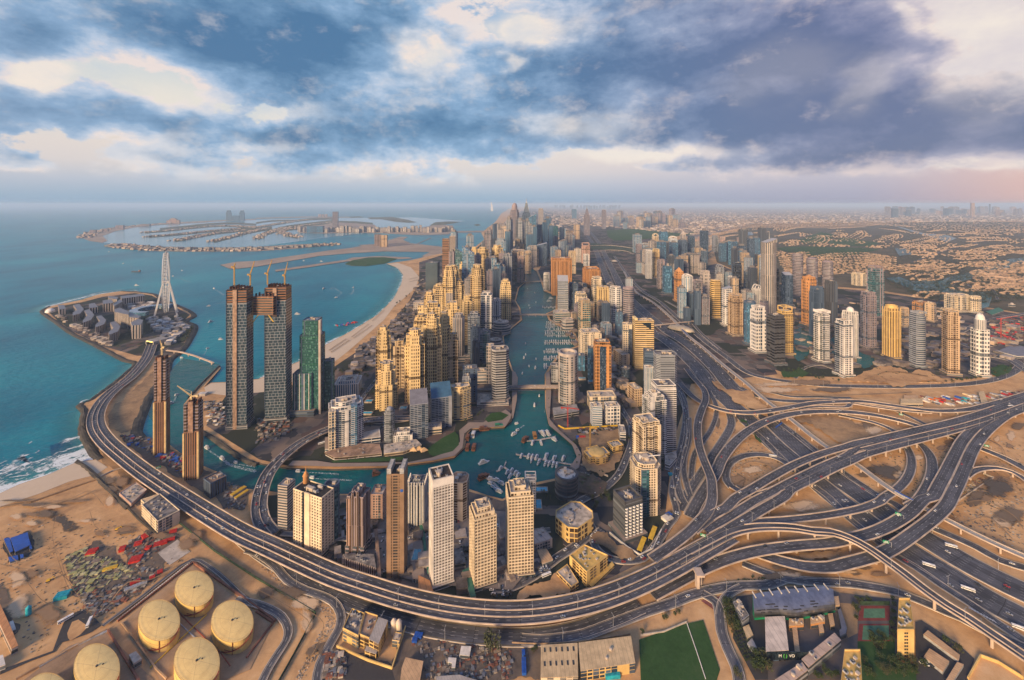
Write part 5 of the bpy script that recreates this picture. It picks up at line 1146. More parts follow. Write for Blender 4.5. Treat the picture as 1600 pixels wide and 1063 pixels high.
B(904,940,513,568,'broad cream tower with yellow edges above the berths',('cream','smoke','grid'),dr=.8,rot=8,tiers=((1,1,.94),(.92,.92,1)))
for q in((917,963,611,640,'low cream office block with a flat terrace roof near the roundabout',.5,2,('cream','navy','wide')),(922,941,629,667,'left of the twin white offices with blue glass fronts',.9,6,('white','blue','band')),(944,969,628,666,'right of the twin white offices with square openings',.8,6,('white','navy','coarse')),(980,1004,598,636,'long tan block with cluttered roof facing the roundabout',1.9,14,('tan','bronze','grid')),(958,984,545,580,'row of tan low apartments above the dark round drum',2.2,16,('tan','bronze','grid')),
		  (949,974,688,712,'small yellow villa with pale roof right of the domed yellow hall',.8,20,('yellow','bronze','wide')),(966,978,664,692,'long white shed roof beside the ring road',2.6,-8,('white','smoke','floors'))):
	B(*q[:4],q[4],q[7],dr=q[5],rot=q[6],name='low_building',cat='building',units=3)
B(969,985,572,597,'dark round drum building in the block below the gold slab tower',('dark','navy','curtain'),kind='round',dr=1.0,name='office_block',cat='office block',units=1)
B(912,953,692,730,'yellow hall with a central dome near the marina construction plot',('yellow','bronze','wide'),kind='cross',dr=.9,rot=20,crown='dome',ch=.3,name='domed_hall',cat='hall')
# ---- the canal's west side
BASK = basket()
for x0,x1,yt,yb,lab in((354,396,446,672,'left of the twin unfinished towers clad in interlocking white frames'),(414,456,443,660,'right of the twin unfinished towers clad in interlocking white frames')):
	e,W,D,Ht = B(x0,x1,yt,yb,lab,('grey','teal','grid'),dr=.8,rot=8,wallmat=BASK,tiers=((1,1,.89),),crown='none',ch=0,units=0,podium=(1.1,8))
	b = MB(); b.prism(plan('rect',W*.98,D*.98),Ht*.89,Ht-2,0,True); b.build('unfinished_storeys',facade('rust','black','floors'),e)
	for k in range(7):
		b = MB(); x = -W*.42+W*.14*k; b.box(x-.5,x+.5,-D*.3,D*.3,Ht-2,Ht+rb.uniform(1,5)); b.build('formwork',mat('formwork_mat',(.14,.06,.04),.9,.3,.2),e)
	b = MB(); b.box(-W*.12 if x0>400 else-W*.18,W*.06 if x0>400 else W*.02,-D/2-1.6,-D/2+.4,Ht*(.78 if x0>400 else .0),Ht-3); b.build('hoist_shaft',mat('hoist_mat',(.36,.24,.17)if x0<400 else(.42,.34,.29),.9,.2,.2),e)
	b = MB(); b.box(-W/2-1.2,-W/2+.3,-D/2-.6,D/2,Ht*.1,Ht-3); b.build('scaffold',facade('slate','black','wide'),e)
p0,p1 = G(394,668),G(416,666)
d0 = 868.; zb0,zb1 = CAMH-(493-HOR)*d0/F,CAMH-(464-HOR)*d0/F
t = thing('sky_bridge','unfinished brown sky bridge joining the twin framed towers near their tops','sky bridge',(p0.x-6,d0,zb0))
b = MB(); Lb = (p1.x-p0.x)+16; b.box(0,Lb,2,30,0,zb1-zb0,0); b.build('wall',facade('rust','black','floors'),t)
b = MB(); b.bar((0,3,-14),(Lb*.25,3,0),1.4); b.bar((Lb,3,-14),(Lb*.75,3,0),1.4); b.build('support_truss',YEL,t)
b = MB()
for k in range(6):b.box(k*Lb/6+1,k*Lb/6+2.4,8,12,zb1-zb0,zb1-zb0+rb.uniform(4,12))
b.build('formwork',MATS['formwork_mat'],t)
for x0,x1,yt,yb,lab,s in((240,266,556,712,'left of the two unfinished bare brown towers beside the curved flyover',.55),(286,318,622,752,'right and lower of the two unfinished bare brown towers beside the curved flyover',.62)):
	e,W,D,Ht = B(x0,x1,yt,yb,lab,('rust','black','vert'),dr=.85,rot=14,tiers=((1,1,s),),crown='none',units=0)
	b = MB(); b.prism(plan('rib',W*.97,D*.97),Ht*s-1,Ht-2,0,True); b.build('upper_storeys',facade('mauve','bronze','floors'),e)
	for k in(-1,1):
		b = MB(); b.box(k*W*.47-1.2,k*W*.47+1.2,-D/2-1,-D/2+2,0,Ht*(s+.0)); b.build('corner_strip',mat('plain_warm',(.60,.44,.22),.8,.1,.1),e)
	b = MB(); b.box(-W*.16,W*.16,-D/2-1.4,-D/2+1,Ht*s,Ht+3); b.build('hoist_shaft',mat('hoist_brown',(.34,.21,.15),.9,.2,.2),e)
	for k in range(9):
		b = MB(); a = rb.uniform(-.45,.45)*W; b.box(a-.6,a+.6,-D*.4,D*.4,Ht-2,Ht+rb.uniform(0,4)); b.build('formwork',MATS['formwork_mat'],e)
B(318,354,737,780,'dark grey podium block with an open roof deck at the foot of the brown towers',('slate','black','vert'),dr=1.0,rot=-32,name='podium_building',cat='building',roof=mat('roof_brown',(.34,.22,.15),.9,.2,.1),units=3)
e,W,D,Ht = B(468,508,496,648,'tall green glass tower with a slanted stepped top by the beach',('slate','green','curtain'),dr=.6,rot=4,tiers=((1,1,.84),(.72,1,1)),crown='flat',units=2,roof=METAL,extra=((.9,1.0,1.0,mat('plain_pale',PAL['pale'],.8,.1,.06)),))
B(457,494,577,650,'shorter green glass tower with white fins in front of the tall green one',('slate','green','curtain'),dr=.7,rot=4,fins=(4,1.2,'white'),podium=(1.4,12),units=2)
B(506,523,560,640,'low dark green glass wing right of the tall green tower',('slate','green','curtain'),dr=.9,units=1)
e,W,D,Ht = B(522,566,586,622,'white hotel block washed in blue and violet light behind the curved white tower',('white','blue','vert'),dr=.9,rot=10,tiers=((1,1,.85),(.7,.7,1)),name='hotel',cat='hotel',units=3)
B(513,568,617,704,'white curved apartment tower with stepped glassy top on the canal bank',('white','navy','wide'),kind='bow',dr=.75,rot=24,tiers=((1,1,.86),(.86,.86,.93),(.6,.6,1)),units=5,podium=(1.2,5),extra=((.0,.2,.9,('cream','navy','small')),(.62,.80,.94,('white','blue','balc'))))
B(600,617,632,692,'small white and grey tower with a domed cap on the canal bank',('steel','smoke','balc'),kind='oct',dr=1.0,rot=0,crown='dome',ch=.1,tiers=((1,1,.92),(.8,.8,1)))
B(615,646,668,694,'low white balconied block right of the small domed tower',('white','smoke','grid'),dr=.6,rot=8,name='apartment_block',cat='apartment block',tiers=((1,1,.7),(.7,.8,1)),units=2)
B(640,669,606,688,'left of the two slanted roof towers with grey gabled glass tops',('steel','navy','balc'),dr=.9,rot=16,crown='wedgef',ch=.22,roof=mat('roof_slate',(.17,.17,.20),.5,.1,.1))
B(672,706,595,671,'right of the two slanted roof towers with blue glazed sloping top',('steel','navy','balc'),dr=.8,rot=16,crown='wedgef',ch=.25,roof=mat('roof_blueglass',(.05,.12,.20),.2,.1,.1),extra=((.84,1.0,1.02,mat('plain_steel',PAL['steel'],.8,.1,.06)),))
B(669,690,660,680,'low cream terrace block between the two slanted roof towers',('cream','smoke','floors'),dr=.8,rot=10,name='low_building',cat='building',units=2)
B(702,736,598,657,'gold apartment tower with curved crown above the canal lawn',('gold','navy','balc'),kind='bow',dr=.7,rot=14,tiers=((1,1,.93),(.9,.7,1)),podium=(1.15,5),extra=((.0,.14,.95,('gold','bronze','small')),(.44,.56,.98,('gold','bronze','small'))))
B(723,746,570,630,'dark tower with dotted lights behind the curved gold tower',('slate','black','grid'),dr=.9,rot=8)
B(767,795,540,630,'dark tower ruled with pale horizontal stripes at the canal corner',('grey','black','band'),kind='oct',dr=.85,rot=10,tiers=((1,1,.94),(1,1,1)),podium=(1.2,6))
B(760,772,537,600,'slim pale slab tower on the left of the pale striped dark tower',('pale','smoke','small'),dr=1.2,units=1)
B(586,622,562,643,'lowest gold tower in front of the gold cluster, cream windows and red roof patches',('gold','bronze','small'),kind='cross',dr=.9,rot=12,tiers=((1,1,.55),(.8,.9,.86),(.62,.7,1)))
JBR = [(587,612,509,612,'leftmost tall gold tower of the cluster, with a two step crown',.9,10),(632,664,512,632,'broad gold tower in the front middle of the cluster',.9,10),(660,690,488,616,'tall gold tower right of the broad front one',.9,10),(684,704,487,602,'gold tower at the right end of the front cluster',1.0,8),(646,670,490,545,'gold tower standing behind the broad front one',.9,10),
	   (662,681,455,520,'second row gold tower left of the twin peaks',.9,8),(675,698,443,500,'second row gold tower with wide shoulders',.9,8),(692,712,415,500,'tall gold tower with a square cap in the second row',.9,8),(702,717,414,468,'slim gold tower beside the square capped one',.9,8),(717,731,409,462,'gold tower directly left of the glass sails',.9,8),(706,726,436,498,'gold tower in the middle of the second row',.9,8),
	   (735,757,413,498,'tall detached gold tower right of the second row',.9,8),(744,765,386,450,'gold tower behind the glass sails, left of the far gold pair',.9,6),(767,787,383,446,'far gold tower with a broad cap',.9,6),(781,799,436,500,'bronze banded gold tower on the canal side',.9,4),(735,748,386,440,'gold tower behind the right glass sail',.9,6),
	   (690,706,436,480,'short gold tower between the second row giants',.9,8)]
for i,(x0,x1,yt,yb,lab,dr,rot)in enumerate(JBR):
	B(x0,x1,yt,yb,lab,('gold','bronze','small' if i<5 else 'grid'),kind='cross' if i!=14 else 'rect',dr=dr,rot=rot,tiers=((1,1,.72),(.92,.95,.86),(.78,.8,.95),(.5,.55,1))if i%2==0 else((1,1,.80),(.85,.9,.93),(.6,.62,1)),units=2)
B(614,634,530,608,'plain beige tower between the leftmost and the broad gold towers',('warm','bronze','small'),kind='rib',dr=.9,rot=10,tiers=((1,1,.9),(.7,.7,1)))
B(653,678,474,500,'low gold block with a grid of windows at the beach end of the cluster',('gold','bronze','coarse'),dr=.6,rot=8,name='apartment_block',cat='apartment block')
B(646,665,470,488,'pale hotel block on the beach front left of the low gold block',('pale','smoke','grid'),dr=.7,name='hotel',cat='hotel',units=1)
for i,(x0,x1,yt,yb,lab)in enumerate(((694,718,470,560,'stepped gold tower squeezed behind the front cluster'),(722,738,460,540,'narrow gold tower with dark top left of the navy tower'),(663,688,470,530,'gold shoulder tower filling the gap behind the broad front tower'),(700,716,520,600,'brown gold tower at the shaded end of the cluster'))):
	B(x0,x1,yt,yb,lab,('warm' if i==3 else 'gold','bronze','small'),kind='rib',dr=.9,rot=8,tiers=((1,1,.88),(.7,.8,1)),units=2)
MIR = mat('mirror_glass',(.10,.13,.15),.1,.1,.02,.6,.4)
e,W,D,Ht = B(665,687,409,455,'dark mirror glass cube tower reflecting a gold triangle',('slate','navy','curtain'),dr=.7,rot=-6,wallmat=MIR,units=1)
B(691,702,373,430,'slim unfinished brown twin tower, left of its white neighbour',('rust','bronze','floors'),dr=1.0,units=1)
B(702,712,369,432,'slim white and pink tower right of the unfinished brown one',('pale','bronze','vert'),dr=1.0,units=1)
B(711,730,386,452,'left glass sail tower with a steep triangular top',('steel','teal','curtain'),dr=.7,rot=5,crown='wedger',ch=.2)
B(722,741,383,462,'right glass sail tower with a steep triangular top',('steel','blue','curtain'),dr=.7,rot=5,crown='wedger',ch=.16)
for q in((757,769,360,402,'dark far tower left of the pointed giants',('dark','navy','grid')),(752,764,376,398,'low steel tower by the far shore',('steel','smoke','grid')),(771,786,411,466,'blue glass tower on the right of the far gold pair',('slate','blue','curtain')),(785,800,396,452,'grey blue tower with a flat crown by the canal end',('steel','navy','vert')),(751,769,455,514,'dark navy tower with white edge stripes right of the detached gold tower',('white','navy','curtain')),(724,739,467,524,'gold and navy tower in front of the navy striped tower',('warm','navy','grid')),(731,750,487,562,'steel tower with stepped roof in the inner marina row',('steel','navy','balc')),(735,748,508,570,'narrow slate tower in the inner marina row',('slate','navy','grid')),
		  (707,726,489,565,'blue glass tower with pale side strips and a flat dark cap',('pale','navy','vert')),(768,783,466,505,'white and blue mid tower on the canal bank',('white','navy','grid')),(746,766,514,566,'grey green tower with ribbon balconies by the round terraces',('steel','teal','balc')),(738,750,530,578,'dark slim tower left of the ribbon balconies',('dark','navy','vert')),(774,790,372,430,'steel blue tower below the crowned giant',('steel','blue','grid')),(758,774,400,450,'pale twin bay tower in the far row',('pale','smoke','grid')),(722,736,585,640,'steel tower half hidden by the curved gold tower',('steel','navy','grid'))):
	B(*q[:5],q[5],kind=rb.choice(('rect','rib','oct')),dr=.9,tiers=((1,1,.93),(.7,.8,1)),units=1)
for q in((768,798,500,524,'terraced white round building on the canal bend','round'),(762,786,528,545,'terraced restaurant drum with white rims by the canal','round'),(713,737,552,566,'white low podium with a roof pool behind the gold cluster','rect'),(744,768,575,600,'low podium block with blue pool left of the pale slab tower','rect'),(745,795,618,636,'stepped white waterfront podium under the pale striped dark tower','rect')):
	B(*q[:5],('pale','smoke','floors'),kind=q[5],dr=.8,rot=5,name='low_building',cat='building',tiers=((1,1,.6),(.8,.8,1)),units=2)
# ---------------------------------------------------------------- east of the canal, up the highway
EAST = [
 (861,894,402,462,'broad brown gold slab tower by the upper canal',('orange','bronze','vert'),'rect',.6,0,'flat',0,2),
 (910,938,416,468,'brown gold slab tower beside the highway, right of the broader one',('orange','bronze','vert'),'rect',.8,0,'screen',.04,1),
 (871,888,430,486,'grey ribbed tower with a tilted blue top in front of the broad brown gold slab',('steel','navy','band'),'rect',.9,-4,'wedgef',.14,0),
 (888,903,441,483,'dark blue glass tower right of the tilted blue top',('slate','navy','curtain'),'rect',.9,0,'flat',0,1),
 (902,917,442,472,'low navy block with a white stripe behind the dark blue glass tower',('slate','navy','grid'),'rect',.9,0,'flat',0,1),
 (924,941,432,492,'slim cream tower left of the bronze gold one',('cream','smoke','grid'),'rib',.9,4,'flat',0,1),
 (932,952,447,498,'bronze gold tower with a flat cream roof',('gold','bronze','vert'),'rect',.8,4,'flat',0,2),
 (952,971,447,506,'white twin bay tower with dark balconies left of the banded round tower',('white','smoke','wide'),'cross',.9,0,'flat',0,2),
 (973,991,447,508,'round mauve tower with horizontal bands beside the highway',('mauve','smoke','band'),'round',.9,0,'ring',.04,1),
 (898,917,456,498,'cream tower with a stepped head behind the grey green tower',('cream','smoke','grid'),'rib',.9,4,'flat',0,1),
 (903,923,466,520,'grey green glass tower with cream edges above the berths',('tan','teal','balc'),'rect',.9,8,'flat',0,2),
 (849,860,426,454,'white balconied tower on the upper canal bank',('white','smoke','balc'),'oct',.9,0,'flat',0,1),
 (864,891,484,506,'low green glass office block by the middle canal bridge',('pale','teal','band'),'rect',.8,6,'flat',0,2),
 (877,898,496,518,'low rounded grey block on the berth bank',('pale','smoke','floors'),'oct',.8,10,'flat',0,2),
 (961,973,486,524,'slate tower under the white twin bay one',('slate','blue','grid'),'rect',.9,0,'flat',0,1),
 (938,956,503,530,'low pale blue block among the yards',('steel','blue','grid'),'rect',.9,6,'flat',0,1),
 (797,811,316,392,'tall giant with an ornate pinkish crown at the far end of the canal',('mauve','navy','vert'),'oct',.9,0,'dome',.16,0),
 (816,829,310,392,'tallest giant with an orange pointed top at the far end of the canal',('slate','navy','grid'),'rect',.9,0,'spire',.28,0),
 (826,838,334,394,'blue glass giant right of the orange pointed one',('slate','blue','curtain'),'rect',.9,0,'wedge',.1,0),
 (806,817,340,392,'grey stepped giant between the crowned and the pointed giants',('steel','navy','vert'),'rib',.9,0,'flat',0,0),
 (838,850,351,392,'slate blue tower right of the giants',('slate','blue','grid'),'rect',.9,0,'flat',0,0),
 (841,849,326,362,'pale far twin strip tower above the slate blue tower',('pale','navy','vert'),'rect',.8,0,'flat',0,0),
 (829,839,384,418,'pale slab tower by the canal end',('pale','smoke','grid'),'rect',.8,0,'flat',0,0),
 (839,855,379,416,'dark blue tower with a slanted roof by the canal end',('slate','navy','grid'),'rect',.9,0,'wedge',.1,0),
 (820,830,392,428,'warm grey tower on the west bank near the canal end',('tan','smoke','grid'),'rect',.9,0,'flat',0,0),
 (800,820,390,438,'brown grey cluster tower on the west bank',('tan','navy','grid'),'rib',.9,0,'flat',0,0),
 (808,818,400,442,'pinkish tower beside the brown grey cluster tower',('pink','smoke','grid'),'rect',.9,0,'flat',0,0),
 (862,872,353,380,'teal glass tower far behind the slab towers',('slate','teal','curtain'),'rect',.9,0,'flat',0,0),
 (874,882,355,382,'navy glass tower right of the far teal tower',('slate','navy','curtain'),'rect',.9,0,'flat',0,0),
 (884,894,365,390,'pale ribbed tower right of the far navy tower',('pale','smoke','grid'),'rib',.9,0,'flat',0,0),
 (888,900,392,428,'beige twin tower behind the broad brown gold slab',('warm','smoke','grid'),'rib',.9,0,'flat',0,0),
 (908,922,379,412,'portal shaped pink tower left of the highway',('pink','bronze','grid'),'rect',.6,0,'frame',.14,0),
 (911,921,397,416,'white block in front of the pink portal tower',('white','smoke','grid'),'rect',.9,0,'flat',0,0),
 (912,922,322,368,'dark pink spired tower left of the far highway',('mauve','navy','vert'),'rect',.9,0,'spire',.3,0),
 (940,947,325,358,'dark pink tower with a black cap right of the far highway',('mauve','navy','vert'),'rect',.9,0,'mast',.1,0),
 (893,901,327,342,'lone blue tower in the far haze left of the pink spired one',('slate','blue','grid'),'rect',.9,0,'flat',0,0),
 (1018,1030,365,400,'far arch topped cream tower',('cream','bronze','grid'),'rect',.8,0,'arch',.12,0),
 (1029,1044,362,404,'broad blue glass tower right of the arch topped cream one',('slate','blue','curtain'),'rect',.8,0,'flat',0,1),
 (1044,1059,369,406,'white framed blue tower right of the broad blue one',('white','blue','vert'),'rect',.8,0,'arch',.08,1),
 (1062,1072,360,380,'pale tower with a pyramid roof',('pale','smoke','grid'),'rect',.9,0,'pyr',.3,0),
 (1060,1074,375,414,'dark slate tower below the pyramid roof',('slate','navy','grid'),'rect',.9,0,'flat',0,0),
 (1074,1086,369,404,'dark blue glass slab right of the pyramid roof',('slate','navy','curtain'),'rect',.8,0,'flat',0,0),
 (1112,1122,368,394,'grey tower standing apart by the villa district',('steel','smoke','grid'),'rect',.9,0,'flat',0,0),
 (993,1003,381,418,'mauve tower at the left edge of the second cluster',('mauve','navy','grid'),'rect',.9,0,'flat',0,0),
 (1003,1019,390,430,'pair of pale towers joined at the base, second cluster',('pale','navy','grid'),'rib',.9,0,'flat',0,0),
 (1008,1019,391,436,'white and navy striped tower in the second cluster',('white','navy','vert'),'rect',.9,0,'flat',0,0),
 (1019,1031,389,434,'gold tower beside the white and navy striped one',('gold','bronze','grid'),'rect',.9,0,'flat',0,0),
 (1026,1039,405,452,'mauve ribbed tower left of the teal glass one',('mauve','smoke','grid'),'rib',.9,0,'flat',0,0),
 (1035,1050,415,460,'teal blue glass tower left of the orange peaked one',('slate','blue','curtain'),'rect',.9,0,'flat',0,1),
 (1053,1069,417,472,'orange tower with a stepped peak and blue core',('orange','bronze','small'),'rect',.9,0,'pyr',.12,0),
 (1065,1082,428,482,'white arched tower with blue glass belly',('white','blue','vert'),'bow',.9,0,'arch',.05,1),
 (1082,1098,437,492,'mauve twin shaft tower right of the white arched one',('mauve','smoke','grid'),'rib',.9,0,'flat',0,1),
 (1094,1110,422,482,'grey grid tower behind the mauve twin shafts',('pale','smoke','coarse'),'rect',.9,0,'screen',.05,1),
 (1109,1127,437,498,'yellow gold tower with stacked bands',('yellow','bronze','band'),'oct',.9,0,'flat',0,2),
 (1117,1132,413,452,'grey tower with a leaning arch at its head',('steel','smoke','grid'),'rect',.8,0,'arch',.12,1),
 (1137,1157,431,460,'white block tower with curved side',('white','smoke','grid'),'bow',.8,0,'flat',0,1),
 (1144,1159,410,470,'deep navy glass tower behind the white block',('slate','black','curtain'),'rect',.8,0,'flat',0,1),
 (1127,1144,447,510,'white tower with a dark blue wing and blue roof',('white','navy','wide'),'rect',.9,0,'wedge',.05,1),
 (1137,1161,457,526,'tan tower with deep vertical ribs',('tan','bronze','grid'),'rib',.9,8,'frame',.05,2),
 (1162,1181,469,540,'round blue glass tower with a white disc roof',('slate','blue','curtain'),'round',1.0,0,'ring',.03,1),
 (1172,1197,476,552,'white grid tower over a dark lower half',('white','navy','coarse'),'rect',.9,6,'frame',.04,2),
 (1174,1191,444,478,'white tower with an open arched head',('white','smoke','vert'),'rect',.8,0,'arch',.2,0),
 (1184,1194,396,446,'slim gold slab left of the tall pointed giant',('warm','bronze','vert'),'rect',.9,0,'wedge',.06,0),
 (1221,1239,425,478,'dark navy glass tower right of the tall pointed giant',('slate','navy','curtain'),'rect',.8,0,'wedgef',.08,0),
 (1212,1218,420,474,'black sliver tower touching the tall pointed giant',('dark','black','grid'),'rect',.9,0,'flat',0,0),
 (1238,1255,396,462,'left of three round banded towers',('mauve','smoke','band'),'round',1.0,0,'flat',0,1),
 (1260,1278,401,450,'middle of three round banded towers',('mauve','smoke','band'),'round',1.0,0,'dome',.06,0),
 (1284,1302,406,450,'right of three round banded towers',('mauve','smoke','band'),'round',1.0,0,'dome',.06,0),
 (1252,1276,428,510,'orange tower with a red peaked cap by the lake',('orange','bronze','small'),'oct',.9,4,'pyr',.05,0),
 (1264,1288,446,530,'dark tower with brown grid crown before the orange one',('slate','navy','vert'),'rect',.9,8,'screen',.06,1),
 (1288,1309,438,508,'navy tower with a white lens shaped stripe down its side',('dark','navy','vert'),'rect',.9,4,'flat',0,1),
 (1330,1354,426,448,'cream white stepped apartment block near the suburb road',('cream','smoke','grid'),'rib',.9,6,'flat',0,3),
 (1354,1382,414,498,'tall mauve slab tower with a blue glass side',('mauve','teal','curtain'),'rect',.8,10,'frame',.05,1),
 (1344,1370,455,546,'mauve grey tower with pale edges before the tall mauve slab',('mauve','navy','grid'),'rib',.9,6,'flat',0,2),
 (1380,1406,475,562,'golden tower with rounded corners and a notched head',('yellow','bronze','vert'),'oct',.9,0,'ring',.05,2),
 (1405,1421,480,512,'dull brown block behind the golden rounded tower',('tan','smoke','grid'),'rect',.9,0,'flat',0,1),
 (1425,1452,470,500,'brown low block with rows of windows near the lakes',('orange','smoke','grid'),'rect',.8,10,'flat',0,2),
 (1444,1463,472,504,'tan low block turned sideways near the lakes',('tan','smoke','grid'),'rect',1.4,24,'flat',0,2),
 (1420,1447,484,575,'steel blue tower with wavy balcony bands',('steel','navy','band'),'bow',.9,4,'screen',.04,2),
 (1471,1500,481,588,'tan tower with dark blue side and a flat crown, beside the white domed one',('tan','bronze','grid'),'rect',.9,-14,'frame',.04,2),
 (1198,1227,490,572,'dark tower with stacks of white balconies by the lake',('dark','black','floors'),'rib',.9,8,'flat',0,2),
 (1213,1240,476,556,'golden tower with an open portal head behind the dark balconied one',('yellow','bronze','grid'),'rect',.9,6,'frame',.1,1),
 (1271,1297,482,567,'white ribbed tower standing by the dark lake',('white','smoke','wide'),'cross',.9,6,'screen',.05,1),
 (1315,1342,477,562,'white and blue tower with a peaked white cap',('white','navy','vert'),'rib',.9,6,'dome',.1,0),
 (1304,1333,498,590,'white and navy grid tower on a white podium',('white','navy','wide'),'rib',.9,8,'flat',0,3),
 (1475,1516,458,488,'long white lakeside apartment block',('cream','smoke','grid'),'cross',.6,10,'flat',0,4),
 (1515,1534,462,490,'shorter white lakeside apartment block',('cream','smoke','grid'),'cross',.8,14,'flat',0,2),
]
for i,q in enumerate(EAST):
	x0,x1,yt,yb,lab,fc,kd,dr,rot,cr,ch,un = q
	B(x0,x1,yt,yb,lab,fc,kind=kd,dr=dr,rot=rot,crown=cr,ch=ch,units=un,tiers=((1,1,1),)if cr in('wedge','wedgef','wedger')or kd=='round' else((1,1,.94),(.88,.88,1)),
	  name='apartment_block' if yb-yt<34 and yb>440 else 'tower',cat='apartment block' if yb-yt<34 and yb>440 else 'tower',
	  podium=(1.3,7)if yb>455 and yt>400 and x0>1000 else None,fins=(4,1.2,fc[0])if fc[2]in('vert',)and yb>440 else None)
e,W,D,Ht = B(1189,1213,372,497,'tall pale giant with curved sides, slanted top and a spire',('pale','smoke','vert'),'bow',.8,4,crown='wedge',ch=.05)
b = MB(); mast(b,Ht-4,Ht+26,1.6); b.build('spire',METAL,e)
e,W,D,Ht = B(1516,1547,487,590,'white tower stepping into a round domed crown beside the red container yard',('white','smoke','coarse'),'oct',.95,rot=-8,tiers=((1,1,.74),),crown='none',units=0,podium=(1.2,6))
b = MB(); r = W*.36; b.cone((0,0),r,r,Ht*.74,Ht*.90,22); b.build('drum',facade('white','smoke','vert'),e)
b = MB()
for i in range(7):b.cone((0,0),r*.82*math.cos(i/7*math.pi/2),r*.82*math.cos((i+1)/7*math.pi/2)+.02,Ht*(.90+.10*math.sin(i/7*math.pi/2)),Ht*(.90+.10*math.sin((i+1)/7*math.pi/2)),22,top=False)
b.build('dome',mat('plain_white',PAL['white'],.8,.12,.06),e)
def cluster(n,x0,x1,ya,yb,h0,h1,w0,w1,label,group,facs,seed):
	r = random.Random(seed); kinds = []
	for f in facs:
		for k in range(2):
			b = MB(); b.prism(plan(('rect','rib')[k],1,.9),0,.94,0,False,u0=0); b.face([(p[0],p[1],.94)for p in plan(('rect','rib')[k],1,.9)],1); b.prism(plan('rect',.5,.5),.9,1,1,True)
			b.uv = [(u*30,v*90)for u,v in b.uv]; kinds.append(b.mesh('hazy_tower',[facade(*f),ROOFD]))
	for i in range(n):
		y = r.uniform(ya**.5,yb**.5)**2; x = r.uniform(x0,x1); p = G(x,y); s = p.y/F
		w = r.uniform(w0,w1)*s; h = r.uniform(h0,h1)*s
		o = inst('hazy_tower',r.choice(kinds),None,p,r.uniform(-.4,.4),(w,w*r.uniform(.7,1.2),min(h,330))); tag(o,label,'tower',group)
FF = [('pale','smoke','grid'),('mauve','navy','grid'),('slate','navy','vert'),('tan','smoke','grid'),('steel','blue','grid')]
cluster(34,805,905,372,424,14,34,6,11,'hazy mid distance tower among the rows left of the far highway','hazy rows left of the far highway',FF,1)
cluster(26,775,830,372,410,14,34,7,12,'hazy tower crowding round the feet of the far giants','hazy towers round the far giants',FF,14)
cluster(44,960,1070,342,358,7,19,5,9,'hazy tower in the far cluster above the golf course','far cluster above the golf course',FF,2)
cluster(32,995,1100,388,432,16,32,8,12,'tower crowded into the second cluster right of the highway','crowded second cluster',FF,3)
cluster(16,1085,1155,376,386,6,11,5,8,'pale low tower in the row beyond the villas','pale row beyond the villas',[('pale','smoke','grid'),('pink','smoke','grid')],4)
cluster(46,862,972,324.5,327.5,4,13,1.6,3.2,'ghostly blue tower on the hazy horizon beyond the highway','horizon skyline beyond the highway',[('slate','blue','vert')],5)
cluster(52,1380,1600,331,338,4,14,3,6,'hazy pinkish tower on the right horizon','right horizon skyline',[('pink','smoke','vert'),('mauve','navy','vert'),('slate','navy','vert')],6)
cluster(30,1060,1210,440,520,26,58,8,12,'plain tower behind the front row of lake towers','plain towers behind the lake front',FF,8)
cluster(16,794,862,384,408,44,72,7,10,'tall hazy tower standing among the far giants','tall hazy towers of the far group',[('slate','blue','vert'),('steel','navy','grid'),('mauve','navy','grid')],15)
cluster(18,895,985,470,560,22,46,8,11,'slim tower in the crowded blocks between the berths and the highway','slim towers between berths and highway',FF,16)
cluster(20,700,790,400,500,30,60,8,11,'slim tower wedged behind the gold cluster','slim towers behind the gold cluster',FF,17)
cluster(22,1000,1195,396,470,26,50,8,11,'dark blue glass tower in the long cluster beside the highway','dark blue glass towers beside the highway',[('slate','navy','curtain'),('slate','blue','grid'),('dark','navy','vert')],18)
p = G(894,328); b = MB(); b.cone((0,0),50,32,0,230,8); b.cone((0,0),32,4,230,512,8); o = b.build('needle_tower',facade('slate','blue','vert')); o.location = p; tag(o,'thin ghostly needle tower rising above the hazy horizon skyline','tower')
B(1516,1523,317,340,'pinkish hazy tower that overtops the right horizon skyline',('pink','smoke','vert'),far=True,units=0)
B(1545,1548,319,334,'thin dark tower on the right horizon',('slate','navy','vert'),far=True,units=0)
B(1392,1404,326,340,'dark twin block on the horizon left of the pinkish hazy tower',('slate','navy','vert'),far=True,units=0)
# ---------------------------------------------------------------- low roofs, villas and far town (counted and uncounted)
def house_mesh(k):
	b = MB(); w,d,h = 1,(.8,1.1,.7)[k],.42
	b.box(-w/2,w/2,-d/2,d/2,0,h); r = .08
	q = [(-w/2-r,-d/2-r),(w/2+r,-d/2-r),(w/2+r,d/2+r),(-w/2-r,d/2+r)]
	if k==2:
		b.box(-w*.25,w*.25,-d*.3,d*.3,h,h+.25,1)
	else:
		a,c = (-.18,0,h+.32),(.18,0,h+.32)
		b.face([(*q[0],h),(*q[1],h),c,a],1); b.face([(*q[2],h),(*q[3],h),a,c],1); b.face([(*q[1],h),(*q[2],h),c],1); b.face([(*q[3],h),(*q[0],h),a],1)
	return b
VWALL = mat('villa_wall',(.46,.34,.24),.85,.2,.02); VROOF = mat('villa_roof',(.46,.30,.18),.85,.25,.01)
VR = [house_mesh(k).mesh('villa',[VWALL,VROOF])for k in range(3)]
spots = []
r9 = random.Random(21)
